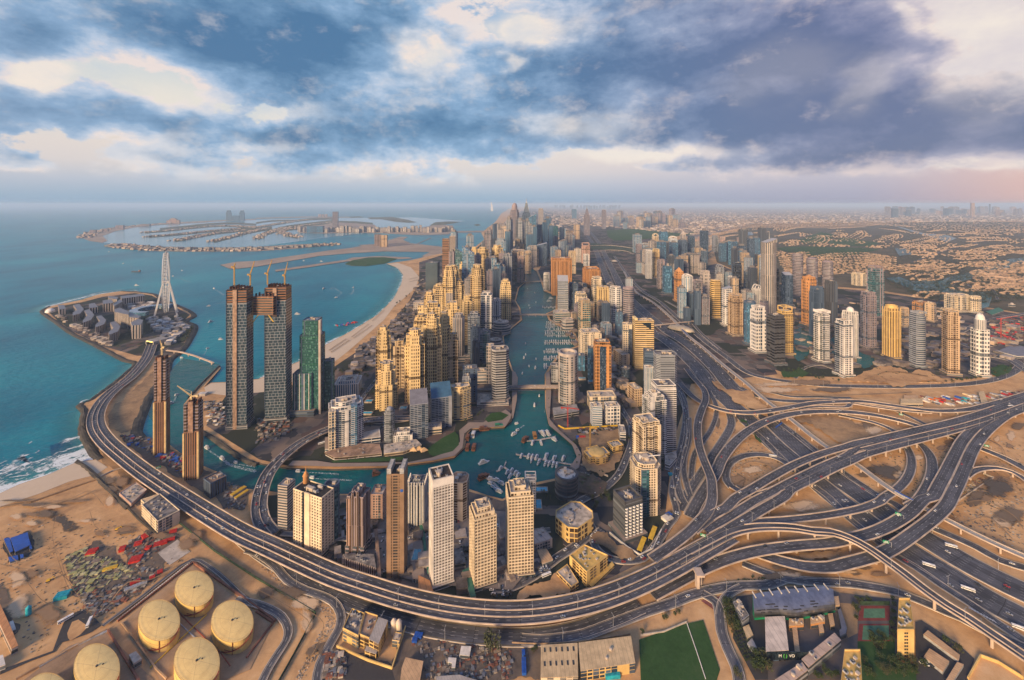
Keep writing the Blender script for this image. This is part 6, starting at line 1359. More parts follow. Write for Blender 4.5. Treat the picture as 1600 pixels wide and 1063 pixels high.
def row(px,n,jit=1.0):
	P = path([G(x,y)for x,y in px],20); Ls = [0]
	for a,c in zip(P,P[1:]):Ls.append(Ls[-1]+(c-a).length)
	for i in range(n):
		s = Ls[-1]*(i+.5)/n; j = next(k for k in range(len(Ls))if Ls[k]>=s); p = P[j]; t = P[j]-P[max(0,j-1)]
		an = math.atan2(t.y,t.x)if t.length else 0
		for sd_ in(-1,1):
			nx = Vector((-math.sin(an),math.cos(an),0)); q = p+nx*sd_*r9.uniform(17,24)
			x,y = PX(q); spots.append((y,q+Vector((r9.uniform(-3,3),r9.uniform(-3,3),.4)),an+r9.choice((0,math.pi/2)),r9.uniform(11,15.5)))
rowdefs = []
for k in range(10):   # curving terraces left of the suburb
	y = 452+k*14; rowdefs.append((4,'%d,%d %d,%d %d,%d'%(55+k*6,y,130+k*8,y+18,240+k*8,y+8),16))
for k in range(9):
	y = 470+k*15; rowdefs.append((4,'%d,%d %d,%d %d,%d'%(290,y+20,420,y,560+k*10,y-6),17))
for k in range(7):
	y = 462+k*13; rowdefs.append((4,'%d,%d %d,%d %d,%d'%(580,y,660,y+12,780,y+30),14))
for s,n in(('190,410 290,390 350,355 370,380 330,410 260,420',34),('470,385 520,360 590,325 600,350 560,375 500,392',30),('680,385 760,360 810,345 825,365 750,385',26),('740,410 860,395 960,375 1050,360 1010,385 880,415',40),('840,440 900,430 960,440 930,460 860,462',24),('1000,400 1060,375 1120,370 1100,395 1020,415',24),
			 ('80,330 150,310 230,300',24),('100,350 200,335 215,360',20),('50,360 120,345',12),('380,310 480,305 600,300',26),('600,290 760,285 900,300',30),('700,310 800,320 870,335',20),('900,470 980,480 1030,470 960,455',20),
			 ('840,545 900,540 970,548 960,562 880,565 830,552',24),('930,525 1000,515 1060,522 1040,535 960,538',20),('890,610 960,595 1040,605 1050,625 980,635 900,628',30),('1010,580 1090,570 1150,578 1140,592 1050,595',22),('1140,545 1180,535 1200,548 1160,560',12),('1230,530 1300,520 1360,525 1340,540 1260,545',24),('1180,490 1250,480 1320,485 1290,497 1200,500',22),
			 ('1170,665 1230,648 1310,655 1345,680 1300,700 1220,700 1165,685',34),('1380,575 1440,560 1510,565 1500,585 1420,590',24),('1320,610 1380,595 1460,605 1470,630 1400,645 1330,635',32),('1430,690 1500,670 1598,660',24),('1430,710 1520,720 1598,715',22),('1500,640 1560,625 1620,630',16),('1250,465 1330,455 1420,460',20),('1450,470 1530,460 1600,465',18),('1530,590 1600,580 1660,585',14),
			 ('740,575 800,565 860,580 800,595',18),('940,745 1000,720 1085,715',16),('1100,430 1200,425 1290,410',24),('1290,445 1400,425 1500,415',26),('1000,330 1100,320 1240,330',30),('1150,345 1300,340 1450,350',34),('1200,370 1350,365 1500,370',34),('1250,395 1400,385 1550,390',34),('1480,440 1560,430 1640,432',16)):
	rowdefs.append((4,s,n))
for s,n in(('1330,520 1390,470 1430,430',22),('1400,520 1450,470 1480,430',20),('1460,510 1500,470',14),('1440,590 1500,560 1540,540',18),('1340,400 1420,440 1500,440 1598,450',26),('1150,330 1250,320 1330,325',22),('1250,345 1350,335 1440,330',24),('1300,365 1400,350',16),('1500,340 1598,330',14)):
	rowdefs.append((3,s,n))
rq = random.Random(33)
for k in range(190):                      # looping closes and crescents between the mapped rows
	x,y = rq.uniform(60,1750),rq.uniform(315,700)
	if y>430 and x<850 or y>560 and x<1180 or y>600 and x<1350 and y<720:continue
	q = rq.uniform(24,62)*(y/480); a0 = rq.uniform(0,6.3); sp = rq.uniform(2.2,5.4); e = rq.uniform(.16,.26)
	rowdefs.append((4,' '.join('%.0f,%.0f'%(x+q*math.cos(a0+sp*i/7),y+q*e*math.sin(a0+sp*i/7))for i in range(8)),int(q*sp/11)))
for rn,s,n in rowdefs:row(R(rn,s),max(3,int(n*1.0)))
spots.sort(key=lambda q:-q[0])
for i,(y,p,an,w)in enumerate(spots[:290]):
	o = inst('villa',VR[i%3],None,p,an,(w,w,w)); tag(o,'tan villa with a terracotta roof in the lakeside suburb','villa','villas of the lakeside suburb')
b = MB(); hm = [house_mesh(k)for k in range(3)]
for i,(y,p,an,w)in enumerate(spots[290:]):
	src = hm[i%3]; n0 = len(b.v); c,s = math.cos(an)*w,math.sin(an)*w
	b.v+=[(p.x+x*c-yy*s,p.y+x*s+yy*c,p.z+z*w)for x,yy,z in src.v]; b.f+=[tuple(q+n0 for q in f)for f in src.f]; b.m+=src.m; b.uv+=src.uv
o = b.build('villas',[VWALL,VROOF]); o['kind'] = 'stuff'; tag(o,None,None)
def scatter_boxes(name,n,region,size,hgt,mats,seed,kind='stuff',zb=0.0,inside=None,weights=None):
	r = random.Random(seed); b = MB(); rg = region
	xs = [q[0]for q in rg]; ys = [q[1]for q in rg]; cnt = 0; tries = 0
	while cnt<n and tries<n*40:
		tries+=1; x,y = r.uniform(min(xs),max(xs)),r.uniform(min(ys),max(ys)); k = False
		for i in range(len(rg)):
			(a,c),(d,f) = rg[i],rg[i-1]
			if(c>y)!=(f>y)and x<(d-a)*(y-c)/(f-c)+a:k = not k
		if not k:continue
		cnt+=1; p = G(x,y); an = r.choice((0.3,0.3,1.87))+r.uniform(-.15,.15); w,d,h = r.uniform(*size),r.uniform(*size),r.uniform(*hgt)
		c,s = math.cos(an),math.sin(an); q = [(p.x+i*w/2*c-j*d/2*s,p.y+i*w/2*s+j*d/2*c)for i,j in((-1,-1),(1,-1),(1,1),(-1,1))]
		b.prism(q,zb,h,r.randrange(len(mats)))
	o = b.build(name,mats); o['kind'] = kind; return o
FT = [mat('town_a',(.42,.33,.27),.9,.2,.01),mat('town_b',(.30,.24,.21),.9,.2,.01),mat('town_c',(.55,.47,.42),.9,.2,.01),mat('town_d',(.16,.14,.15),.9,.2,.01)]
scatter_boxes('far_town',6500,[(835,324.5),(1620,324.5),(1700,345),(1180,350),(1090,368),(960,356),(880,350)],(14,60),(6,30),FT,31)
scatter_boxes('suburb_houses',1500,R(4,'-40,280 600,262 1620,250 1800,330 1400,345 1000,310 600,285 40,310 -300,330'),(11,19),(5,9),[VWALL,VROOF,VROOF,FT[3]],32)
scatter_boxes('low_town',500,[(805,328),(900,328),(900,372),(840,378),(780,360)],(20,90),(6,28),FT,33)
scatter_boxes('low_roofs',420,[(560,548),(606,512),(640,474),(652,440),(700,420),(690,470),(640,512),(588,570),(545,586)],(8,22),(4,11),[mat('low_roof_a',(.10,.09,.09),.9,.3,.05),mat('low_roof_b',(.20,.16,.14),.9,.3,.05),mat('low_roof_c',(.34,.29,.26),.9,.3,.05),mat('low_roof_d',(.14,.12,.12),.9,.3,.05)],34)
scatter_boxes('low_roofs',340,[(1075,470),(1190,540),(1330,575),(1480,575),(1590,560),(1600,500),(1480,480),(1330,470),(1180,455),(1090,430)],(8,30),(4,12),[MATS['low_roof_b'],MATS['low_roof_c'],VWALL,MATS['low_roof_a']],35)
scatter_boxes('low_roofs',150,[(860,500),(960,500),(985,560),(1000,640),(950,640),(915,560)],(8,24),(4,14),[MATS['low_roof_b'],MATS['low_roof_c'],VWALL,MATS['low_roof_a']],36)
scatter_boxes('low_roofs',110,[(720,470),(800,470),(796,500),(786,520),(780,600),(700,600),(700,540)],(8,24),(4,16),[MATS['low_roof_b'],MATS['low_roof_c'],MATS['low_roof_a'],MATS['low_roof_d']],37)
scatter_boxes('low_roofs',70,[(440,835),(520,868),(620,906),(660,915),(670,830),(560,790),(440,800)],(6,16),(3,9),[MATS['low_roof_b'],MATS['low_roof_c'],MATS['low_roof_a'],MATS['low_roof_d']],38)
scatter_boxes('low_roofs',60,[(700,830),(790,830),(840,860),(850,890),(780,915),(720,920)],(6,16),(3,8),[MATS['low_roof_b'],MATS['low_roof_c'],MATS['low_roof_a'],MATS['low_roof_d']],39)
ISH = [mat('isl_a',(.46,.37,.30),.9,.2,.01),mat('isl_b',(.34,.26,.22),.9,.2,.01),mat('isl_c',(.20,.19,.18),.9,.2,.01)]
for pxs,n in((R(1,'900,333 1050,322 1250,300 1400,292 1598,300'),40),(R(1,'930,360 1100,346 1300,326 1480,312'),46),(R(1,'1095,385 1200,365 1350,338 1500,322'),46),(R(1,'1335,388 1430,365 1560,330 1660,310'),40),(R(2,'10,372 60,340 200,303 480,268'),50),(R(2,'260,362 190,345 160,325 200,312 300,306'),36),(R(2,'0,302 150,277 330,252'),40),(R(1,'520,370 600,330 800,296 1000,281 1300,266'),60),(R(1,'700,413 1000,438 1300,442 1598,440 1850,422 2100,408'),90)):
	b = MB(); P = path([G(x,y)for x,y in pxs],40); r = random.Random(n)
	for i in range(n*4):
		p = P[r.randrange(len(P))]; q = p+Vector((r.uniform(-50,50),r.uniform(-130,130),0)); w = r.uniform(14,34)
		b.box(q.x-w/2,q.x+w/2,q.y-w/2,q.y+w/2,-1,r.uniform(7,16),r.randrange(3))
	b.build('island_houses',ISH)['kind'] = 'stuff'
# ---------------------------------------------------------------- the palm shaped island's larger buildings
for x0,x1,yt,yb,lab,fc,cr,ch in((353,362,329,345,'left half of the blue cut-out hotel on the far crescent',('slate','blue','coarse'),'none',0),(374,382.5,329,345,'right half of the blue cut-out hotel on the far crescent',('slate','blue','coarse'),'none',0)):
	B(x0,x1,yt,yb,lab,fc,crown=cr,units=0,far=True,name='hotel',cat='hotel',dr=.5,tiers=((1,1,.8),(.7,1,1)))
B(361,375,337,345,'low stepped middle of the blue cut-out hotel on the far crescent',('slate','blue','coarse'),far=True,units=0,name='hotel',cat='hotel',dr=.5)
e,W,D,Ht = B(260,282,341,349.5,'pink palace hotel with a central gateway on the far crescent',('pink','smoke','coarse'),dr=.3,far=True,units=0,name='hotel',cat='hotel',tiers=((1,1,.6),(.55,1,.85),(.3,1,1)))
for q in((180,195,352,358,'low pale resort at the near end of the far crescent'),(140,152,359,365,'white resort on the rounded tip of the crescent'),(162,170,357,362,'small domed resort right of the white crescent resort'),(218,236,350,354,'low brown resort on the far crescent'),(497,502,335,340,'left of three dark towers on the far crescent'),(502.5,507,335,340,'middle of three dark towers on the far crescent'),(507.5,512,335,340,'right of three dark towers on the far crescent')):
	B(*q[:5],('mauve','smoke','coarse'),far=True,units=0,name='hotel',cat='hotel',dr=.6)
B(519.5,529,331,356,'tall dark unfinished tower on the trunk of the palm shaped island',('mauve','navy','floors'),far=True,units=0)
B(585,596,366,384,'left of two brown apartment towers on the harbour mole',('mauve','bronze','grid'),far=True,units=0); B(594,606,367,386,'right of two brown apartment towers on the harbour mole',('tan','bronze','grid'),far=True,units=0)
B(479,507,353,364,'broad blue glass resort on the trunk of the palm shaped island',('slate','blue','curtain'),far=True,units=0,name='hotel',cat='hotel',dr=.5)
r = random.Random(8)
for i in range(40):
	x = 468+i*6.1; y = 362.5+r.uniform(-.5,1.2)-(0 if x<600 else 0)
	if 477<x<508:continue
	p = G(x,y); s = p.y/F; o = inst('apartment_block',unit_mesh('box')if False else bpy.data.meshes.get('hazy_tower'),None,(p.x,p.y,-1),r.uniform(-.2,.2),(r.uniform(4,6.5)*s,60,r.uniform(6,11)*s)); tag(o,'pale apartment block in the long row on the trunk of the palm shaped island','apartment block','apartment row on the palm island trunk')
for i in range(26):
	x = 256+i*9.5+r.uniform(-2,2); y = 390.5+r.uniform(-1,.5)-(0 if x<400 else(x-400)*.055)
	p = G(x,y); s = p.y/F; o = inst('apartment_block',bpy.data.meshes.get('hazy_tower.001')or bpy.data.meshes.get('hazy_tower'),None,(p.x,p.y,-1),r.uniform(-.2,.2),(r.uniform(5,9)*s,40,r.uniform(2.5,5)*s)); tag(o,'reddish low apartment block on the near arm of the crescent','apartment block','apartment row on the near crescent arm')
p = G(769,330); s = p.y/F; t = thing('sail_tower','white sail shaped tower standing offshore by the far coast','tower',p)
b = MB(); pr = [(0,0),(3.6,0),(3.3,5),(2.2,10),(.7,14)]; q = [(x*s-2*s,z*s)for x,z in pr]+[(-2*s+.1*s,14*s)]
for yy in(-40,40):b.face([(x,yy,z)for x,z in(q if yy<0 else q[::-1])])
for i in range(len(q)):j = (i+1)%len(q); b.face([(q[i][0],-40,q[i][1]),(q[i][0],40,q[i][1]),(q[j][0],40,q[j][1]),(q[j][0],-40,q[j][1])])
b.build('sail_facade',ROOFW,t); b = MB(); mast(b,13*s,16*s,8); b.build('mast',METAL,t)
# ---------------------------------------------------------------- the round island, its wheel and blocks
wy = 492.0; WD = F*CAMH/(wy-HOR); wx = (259.5-800)/F*WD
RAD = 118.0; wz = CAMH-(441-HOR)*WD/F
t = thing('observation_wheel','giant white observation wheel seen edge on, standing on splayed legs on the round island','ferris wheel',(wx,WD,0),math.atan2(WD,wx)-rad(2.6))
WHM = mat('wheel_white',(.78,.74,.66),.5,.05,.1)
n = 60
for rr,wd,nm in((RAD,7.0,'rim'),):
	b = MB()
	for i in range(n):
		a0,a1 = 2*math.pi*i/n,2*math.pi*(i+1)/n
		for s in(-1,1):
			for q in(rr,rr-8):b.bar((q*math.cos(a0),s*wd,wz+q*math.sin(a0)),(q*math.cos(a1),s*wd,wz+q*math.sin(a1)),2.4)
			b.bar(((rr)*math.cos(a0),s*wd,wz+rr*math.sin(a0)),((rr-8)*math.cos(a1),s*wd,wz+(rr-8)*math.sin(a1)),.8)
		for q in(rr,rr-8):b.bar((q*math.cos(a0),-wd,wz+q*math.sin(a0)),(q*math.cos(a0),wd,wz+q*math.sin(a0)),.9)
		b.bar((rr*math.cos(a0),-wd,wz+rr*math.sin(a0)),(rr*math.cos(a1),wd,wz+rr*math.sin(a1)),.8)
	b.build(nm,WHM,t)
b = MB()
for i in range(24):
	a = 2*math.pi*i/24
	for s in(-1,1):b.bar((0,s*9,wz),((RAD-8)*math.cos(a),s*5,wz+(RAD-8)*math.sin(a)),.5)
b.build('spokes',WHM,t)
b = MB()
for i in range(16):
	a0,a1 = 2*math.pi*i/16,2*math.pi*(i+1)/16
	b.face([(5*math.cos(a0),-11,wz+5*math.sin(a0)),(5*math.cos(a1),-11,wz+5*math.sin(a1)),(5*math.cos(a1),11,wz+5*math.sin(a1)),(5*math.cos(a0),11,wz+5*math.sin(a0))])
b.face([(5*math.cos(2*math.pi*i/16),-11,wz+5*math.sin(2*math.pi*i/16))for i in range(16)][::-1]); b.build('hub',WHM,t)
for s in(-1,1):
	for k in(-1,1):
		b = MB(); b.bar((k*4,s*9,wz+3),(k*30,s*36,0),5.5); b.build('leg',WHM,t)
b = MB(); b.prism([(1.6*math.cos(2*math.pi*i/8),3.2*math.sin(2*math.pi*i/8))for i in range(8)],-1.8,1.8,0,True,True); CAP = b.mesh('capsule',[METAL])
for i in range(48):
	a = 2*math.pi*(i+.5)/48; inst('capsule',CAP,t,((RAD+3.4)*math.cos(a),0,wz+(RAD+3.4)*math.sin(a)))
RSL = mat('roof_slate',(.15,.15,.18),.5,.1,.1)
p = G(78.5,488); t = thing('white_dome','white dome at the seaward tip of the round island','dome',p); b = MB(); r = 16
for i in range(6):b.cone((0,0),r*math.cos(i/6*math.pi/2),r*math.cos((i+1)/6*math.pi/2)+.02,r*math.sin(i/6*math.pi/2),r*math.sin((i+1)/6*math.pi/2),20,top=False)
b.build('shell',WHITE,t)
p = G(243,487); t = thing('ring_building','blue grey crescent shaped low building curling round the foot of the giant wheel','building',p)
b = MB(); o,ii = [],[]
for k in range(22):
	a = rad(75+215*k/21); o.append((78*math.cos(a)-6,78*math.sin(a))); ii.append((55*math.cos(a)-2,55*math.sin(a)))
b.prism(o+ii[::-1],0,15,0,False); k = MB()
b.build('wall',facade('slate','blue','curtain'),t)
for i in range(21):k.face([(*o[i],15),(*o[i+1],15),(*ii[i+1],15),(*ii[i],15)])
k.build('roof',mat('roof_blue_grey',(.24,.32,.42),.4,.1,.05),t)
scatter_boxes('village_roofs',120,R(1,'925,870 1100,860 1180,930 1120,990 1060,1040 990,960 940,920'),(9,20),(5,10),[ROOFW,mat('roof_slate',(.17,.17,.20)),ROOFL],51)
scatter_boxes('village_roofs',50,R(1,'790,790 920,765 975,790 900,810 860,830'),(10,24),(5,10),[ROOFW,ROOFL,MATS['low_roof_b']],52)
scatter_boxes('beach_cabins',60,R(1,'340,840 640,990 720,1040 690,1050 600,1010 340,860'),(8,14),(4,7),[ROOFL,MATS['low_roof_b'],CONC],53)
p = G(236,539); t = thing('tunnel_portal','road tunnel mouth with a lit yellow sign on the round island','tunnel portal',p,rad(-20))
b = MB(); b.box(-20,-16,-4,40,0,10); b.box(16,20,-4,40,0,10); b.box(-20,20,-4,40,10,13); b.build('portal_frame',CONCD,t)
b = MB(); b.box(-14,14,-4.6,-4.1,10.4,12.8); LIT = bpy.data.materials.new('lit_sign'); LIT.use_nodes = True; LIT.node_tree.nodes['Principled BSDF'].inputs['Emission Color'].default_value = (1,.72,.15,1); LIT.node_tree.nodes['Principled BSDF'].inputs['Emission Strength'].default_value = 2.2; LIT.node_tree.nodes['Principled BSDF'].inputs['Base Color'].default_value = (.5,.35,.05,1)
b.build('lit_sign',LIT,t)
# ---------------------------------------------------------------- cranes
CRY = mat('crane_yellow',(.42,.25,.06),.5,.1,.2); CRR = mat('crane_red',(.45,.06,.04),.5,.1,.2)
def crane(px,py_base,d,py_cab,jx,jy,lab,m=CRY,w=1.6):
	z = lambda y:CAMH-(y-HOR)*d/F; X = lambda x:(x-800)/F*d
	t = thing('tower_crane',lab,'crane',(X(px),d,z(py_base))); hgt = z(py_cab)-z(py_base); b = MB()
	for sx in(-1,1):
		for sy in(-1,1):b.bar((sx*w/2,sy*w/2,0),(sx*w/2,sy*w/2,hgt),.45)
	k = 0
	while k*3<hgt:
		for s in(-1,1):b.bar((-s*w/2,w/2*s,k*3),(s*w/2,w/2*s,min(hgt,k*3+3)),.3); b.bar((w/2*s,-s*w/2,k*3),(w/2*s,s*w/2,min(hgt,k*3+3)),.3)
		k+=1
	b.build('mast',m,t); b = MB(); b.box(-1.5,1.5,-1.5,1.5,hgt,hgt+2.6); b.build('cab',m,t)
	e2 = Vector((X(jx)-X(px),0,z(jy)-z(py_base))); s2 = Vector((0,0,hgt+3)); b = MB(); dv = e2-s2; nrm = Vector((-dv.z,0,dv.x)).normalized()*1.5
	if nrm.z<0:nrm = -nrm
	for off in(Vector((0,-.9,0)),Vector((0,.9,0)),nrm):b.bar(s2+off,e2+off*.4,.5)
	for i in range(12):
		a = s2.lerp(e2,i/12); c = s2.lerp(e2,(i+.5)/12); b.bar(a+Vector((0,.9,0)),c+nrm*(1-i/24),.28); b.bar(c+nrm*(1-i/24),s2.lerp(e2,(i+1)/12)-Vector((0,.9,0)),.28)
	b.build('jib',m,t); b = MB(); back = s2-dv.normalized()*12; back.z = s2.z+1; b.bar(s2,back,1.4); b.box(back.x-1.8,back.x+1.8,-1.5,1.5,back.z-2,back.z+1.2); b.bar(s2+Vector((0,0,0)),s2+Vector((0,0,8)),.6); b.bar(s2+Vector((0,0,8)),s2.lerp(e2,.8),.2); b.build('counter_jib',m,t)
for a in((366,447,872,420,368,412,'yellow tower crane on the left edge of the left framed tower'),(391,447,876,432,398,408,'yellow luffing crane on the right edge of the left framed tower'),(418,445,880,430,425,407,'yellow luffing crane on the left of the right framed tower'),(445,445,880,433,450,410,'yellow luffing crane on the right of the right framed tower'),(253,560,780,546,250,532,'pale crane mast on the top of the left bare brown tower'),(299,626,700,622,277,603,'crane with a long pale jib on the right bare brown tower')):
	crane(*a,m=CRY if 'pale' not in a[-1]else mat('crane_pale',(.60,.46,.25),.5,.1,.2))
for a in((887,668,F*CAMH/(668-HOR),640,905,640,'red tower crane in the plot beside the round grey tower',CRR),(922,702,F*CAMH/(702-HOR),672,921,670,'yellow tower crane mast on the marina construction plot',CRY),(1564,530,F*CAMH/(530-HOR),500,1590,494,'slim crane above the red container yard',CRR)):
	crane(*a[:7],m=a[7])
# ---------------------------------------------------------------- tank farm
TANKW = mat('tank_shell',(.76,.53,.18),.6,.10,.06,.3); TANKR = bpy.data.materials.new('tank_roof'); TANKR.use_nodes = True
T = NT(TANKR.node_tree); bb = T.n['Principled BSDF']; tc = T.n.new('ShaderNodeTexCoord').outputs['Object']; tu = T.n.new('ShaderNodeTexCoord').outputs['UV']
u,v,_ = T.xyz(tu); rr_ = T.m('SQRT',T.m('ADD',T.m('MULTIPLY',u,u),T.m('MULTIPLY',v,v))); an = T.m('DIVIDE',T.m('ARCTAN2',v,u),math.pi/2)
ring = T.m('LESS_THAN',T.m('ABSOLUTE',T.m('SUBTRACT',T.m('FRACT',T.m('MULTIPLY',rr_,2.6)),.5)),.018)
spoke = T.m('LESS_THAN',T.m('MULTIPLY',T.m('ABSOLUTE',T.m('SUBTRACT',T.m('FRACT',T.m('ADD',an,.62)),.5)),rr_),.007)
rust = T.noise(tc,.12,6,.65)
col = T.mix(T.step(rust,.35,.75),(.84,.61,.24),(.72,.50,.19)); col = T.mix(T.m('MULTIPLY',ring,.35),col,(.40,.27,.12)); col = T.mix(T.m('MULTIPLY',spoke,.38),col,(.36,.21,.10))
plate = T.white(T.comb(T.m('FLOOR',T.m('MULTIPLY',u,9)),T.m('FLOOR',T.m('MULTIPLY',v,14)),0)); col = T.mix(T.m('MULTIPLY',plate,.10),col,(.45,.32,.14))
T.put(bb.inputs['Base Color'],col); bb.inputs['Roughness'].default_value = .6
RUSTP = mat('red_pipe',(.28,.07,.04),.7,.2,.2)
def tank(cx,cyy,rx,ry,drop,lab):
	X,Y = OFF[9][0]+cx/4,OFF[9][1]+cyy/4; rx,ry = rx/4,ry/4
	d = F*CAMH/(Y+ry+drop/4-HOR); z = CAMH-(Y+ry-HOR)*d/F
	N = 48; P = [G(X+rx*math.cos(2*math.pi*i/N),Y+ry*math.sin(2*math.pi*i/N),z)for i in range(N)]
	c = G(X,Y,z); c.z = 0; P = [(p.x-c.x,p.y-c.y)for p in P]
	ar = sum(P[i][0]*P[(i+1)%N][1]-P[(i+1)%N][0]*P[i][1]for i in range(N))
	if ar<0:P = [P[0]]+P[:0:-1]
	t = thing('storage_tank',lab,'tank',c); b = MB(); b.prism(P,0,z,0,False); b.build('shell',TANKW,t)
	b = MB(); K = 8; R_ = max(math.hypot(*p)for p in P)
	for k in range(K):
		a,e = k/K,(k+1)/K; za,ze = z+(1-a*a)*1.3,z+(1-e*e)*1.3
		for i in range(N):
			p,q = P[i],P[(i+1)%N]; th0,th1 = 2*math.pi*i/N,2*math.pi*(i+1)/N
			f = [(p[0]*a,p[1]*a,za),(p[0]*e,p[1]*e,ze),(q[0]*e,q[1]*e,ze),(q[0]*a,q[1]*a,za)]
			uv = [(a*math.cos(th0),a*math.sin(th0)),(e*math.cos(th0),e*math.sin(th0)),(e*math.cos(th1),e*math.sin(th1)),(a*math.cos(th1),a*math.sin(th1))]
			if k==0:f,uv = f[1:],uv[1:]; f = [f[0],f[1],f[2]]; uv = uv[:3]
			b.face(f,0,uv)
	b.build('roof',TANKR,t)
	b = MB()
	for s in(0.985,):
		q = sc2(P,1.008,1.008); b.prism(q,z*.60,z*.60+.5,0); b.prism(q,z-.35,z+.1,0,False)
	b.build('wind_girder',mat('tank_band',(.50,.34,.13),.6,.1,.1),t)
	k = MB(); i0 = int(N*.68)
	for i in range(13):
		p,q = P[(i0+i)%N],P[(i0+i+1)%N]; k.bar((p[0]*1.03,p[1]*1.03,z*i/13+.5),(q[0]*1.03,q[1]*1.03,z*(i+1)/13+.5),1.0,.35)
		k.bar((p[0]*1.05,p[1]*1.05,z*i/13+1.6),(q[0]*1.05,q[1]*1.05,z*(i+1)/13+1.6),.12)
	k.build('spiral_stair',RUSTP,t)
	k = MB(); j = int(N*.76); p = P[j]; k.bar((p[0]*1.02,p[1]*1.02,0),(p[0]*1.02,p[1]*1.02,z),.45); k.bar((p[0]*1.02,p[1]*1.02,z*.3),(P[j-3][0]*1.02,P[j-3][1]*1.02,z*.3),.45); k.build('drain_pipe',RUSTP,t)
	k = MB(); k.cone((0,0),1.0,1.0,z+1.2,z+2.2,8); k.cone((R_*.12,R_*.05),.6,.6,z+1.2,z+1.9,8); k.build('roof_vent',DARKM,t)
	k = MB(); q = sc2(P,.97,.97)
	for i in range(N):
		if i%2==0:k.bar((*q[i],z+.1),(*q[i],z+1.2),.14)
		k.bar((*q[i],z+1.2),(*q[(i+1)%N],z+1.2),.12)
	k.build('guard_rail',mat('tank_band',(.5,.34,.13)),t)
tank(1214,493,122,111,70,'yellow storage tank at the top of the group, nearest the flyover'); tank(994,690,131,128,74,'yellow storage tank on the left of the bunded four'); tank(1452,697,132,131,78,'yellow storage tank on the right of the bunded four')
tank(1230,950,144,152,84,'yellow storage tank at the bottom of the bunded four, cut by the frame'); tank(605,985,145,148,84,'yellow storage tank in the second bund beyond the road, left of the four'); tank(295,1172,150,152,84,'yellow storage tank of which only the far rim shows at the bottom edge')
BUND = mat('bund_red',(.26,.11,.07),.85,.2,.1); BUNDC = mat('bund_tan',(.44,.29,.17),.9,.2,.1)
def wall(px,h,w,m,lab,name='wall',cat='wall'):
	P = path([G(x,y)for x,y in px],1e9)if False else[G(x,y)for x,y in px]; N = normals(P); o = P[0].copy(); t = MB(); Lc = [p-o for p in P]
	for i in range(len(P)-1):
		a,c = Lc[i],Lc[i+1]; nx = Vector((-(c-a).y,(c-a).x,0)).normalized()*w/2
		t.prism([((a-nx).x,(a-nx).y),((a+nx).x,(a+nx).y),((c+nx).x,(c+nx).y),((c-nx).x,(c-nx).y)][::-1],0,h-i*.004)
	q = t.build(name,m); q.location = o; return tag(q,lab,cat)
wall(R(9,'735,700 1208,332 1600,612 1720,700'),2.2,1.6,BUND,'red brown bund wall round the four tanks','bund_wall')
wall(R(9,'760,712 830,800 975,1000 1040,1063'),2.0,1.2,BUNDC,'tan bund wall between the four tanks and the second bund','bund_wall')
wall(R(9,'675,760 860,1063 900,1150'),2.4,1.6,BUND,'dark red bund wall of the second bund beside the road','bund_wall')
wall(R(9,'100,1063 430,880 670,752'),2.0,1.2,BUNDC,'tan bund wall along the tarmac lane above the second bund','bund_wall')
wall(R(10,'0,640 108,708 0,850 -60,930'),2.0,1.6,BUND,'red bund wall corner right of the tanks','bund_wall')
wall(R(9,'940,990 1290,660'),1.2,1.0,YEL,'yellow pipe rack running diagonally between the tanks','pipe_rack','pipe rack')
wall(R(9,'1110,640 1380,900 1440,980'),1.0,.8,RUSTP,'red pipe crossing between the tanks','pipe','pipe')
wall(R(9,'1100,690 1330,910'),1.0,.8,METAL,'grey pipe crossing between the tanks','pipe','pipe')
wall(R(9,'245,985 460,860 680,757'),1.4,2.2,METAL,'silver pipeline along the tarmac lane','pipeline','pipeline')
GRF = mat('green_fence',(.03,.06,.035),.8,.2,.3)
wall(R(9,'1120,85 1340,260 1600,430')+R(10,'180,535 375,650 230,920 150,1063 110,1130'),2.6,.5,GRF,'dark green fence enclosing the tank farm','fence','fence')
wall(R(5,'482,762 560,815 618,868 700,960 805,1063')+R(9,'860,55 985,160'),2.6,2.0,ROCK,'dark boundary wall running inland from the beach','boundary_wall')
wall(R(5,'0,1055 200,1020 400,950 610,876'),1.6,3.0,SANDD,'low brown berm dividing the beach from the sandy yard','berm','berm')
wall(R(5,'618,866 700,828 805,795'),2.0,1.5,CONC,'pale wall running from the boundary wall to the flyover','boundary_wall')
b = MB()
for px in(R(9,'740,690 1205,318'),R(9,'1225,318 1600,590')):
	P = [G(x,y)for x,y in px]
	for i in range(36):
		p = P[0].lerp(P[1],i/36); b.box(p.x-.8,p.x+.8,p.y-.6,p.y+.6,.2,1.4)
o = b.build('barrier_blocks',ROOFW); o['kind'] = 'stuff'
def rib_mat(name,col,gap=3.0,ang=0.0):
	m = bpy.data.materials.new(name); m.use_nodes = True; T = NT(m.node_tree); b = T.n['Principled BSDF']; vec = T.n.new('ShaderNodeTexCoord').outputs['Object']; x,y,z = T.xyz(vec)
	u = T.m('ADD',T.m('MULTIPLY',x,math.cos(ang)),T.m('MULTIPLY',y,math.sin(ang))); f = T.m('LESS_THAN',T.m('FRACT',T.m('DIVIDE',u,gap)),.14)
	nz = T.noise(vec,.12,6,.65); c = T.mix(T.step(nz,.3,.75),tuple(min(1,q*1.1)for q in col),tuple(q*.7 for q in col)); T.put(b.inputs['Base Color'],T.mix(T.m('MULTIPLY',f,.45),c,tuple(q*.45 for q in col))); b.inputs['Roughness'].default_value = .75
	return m
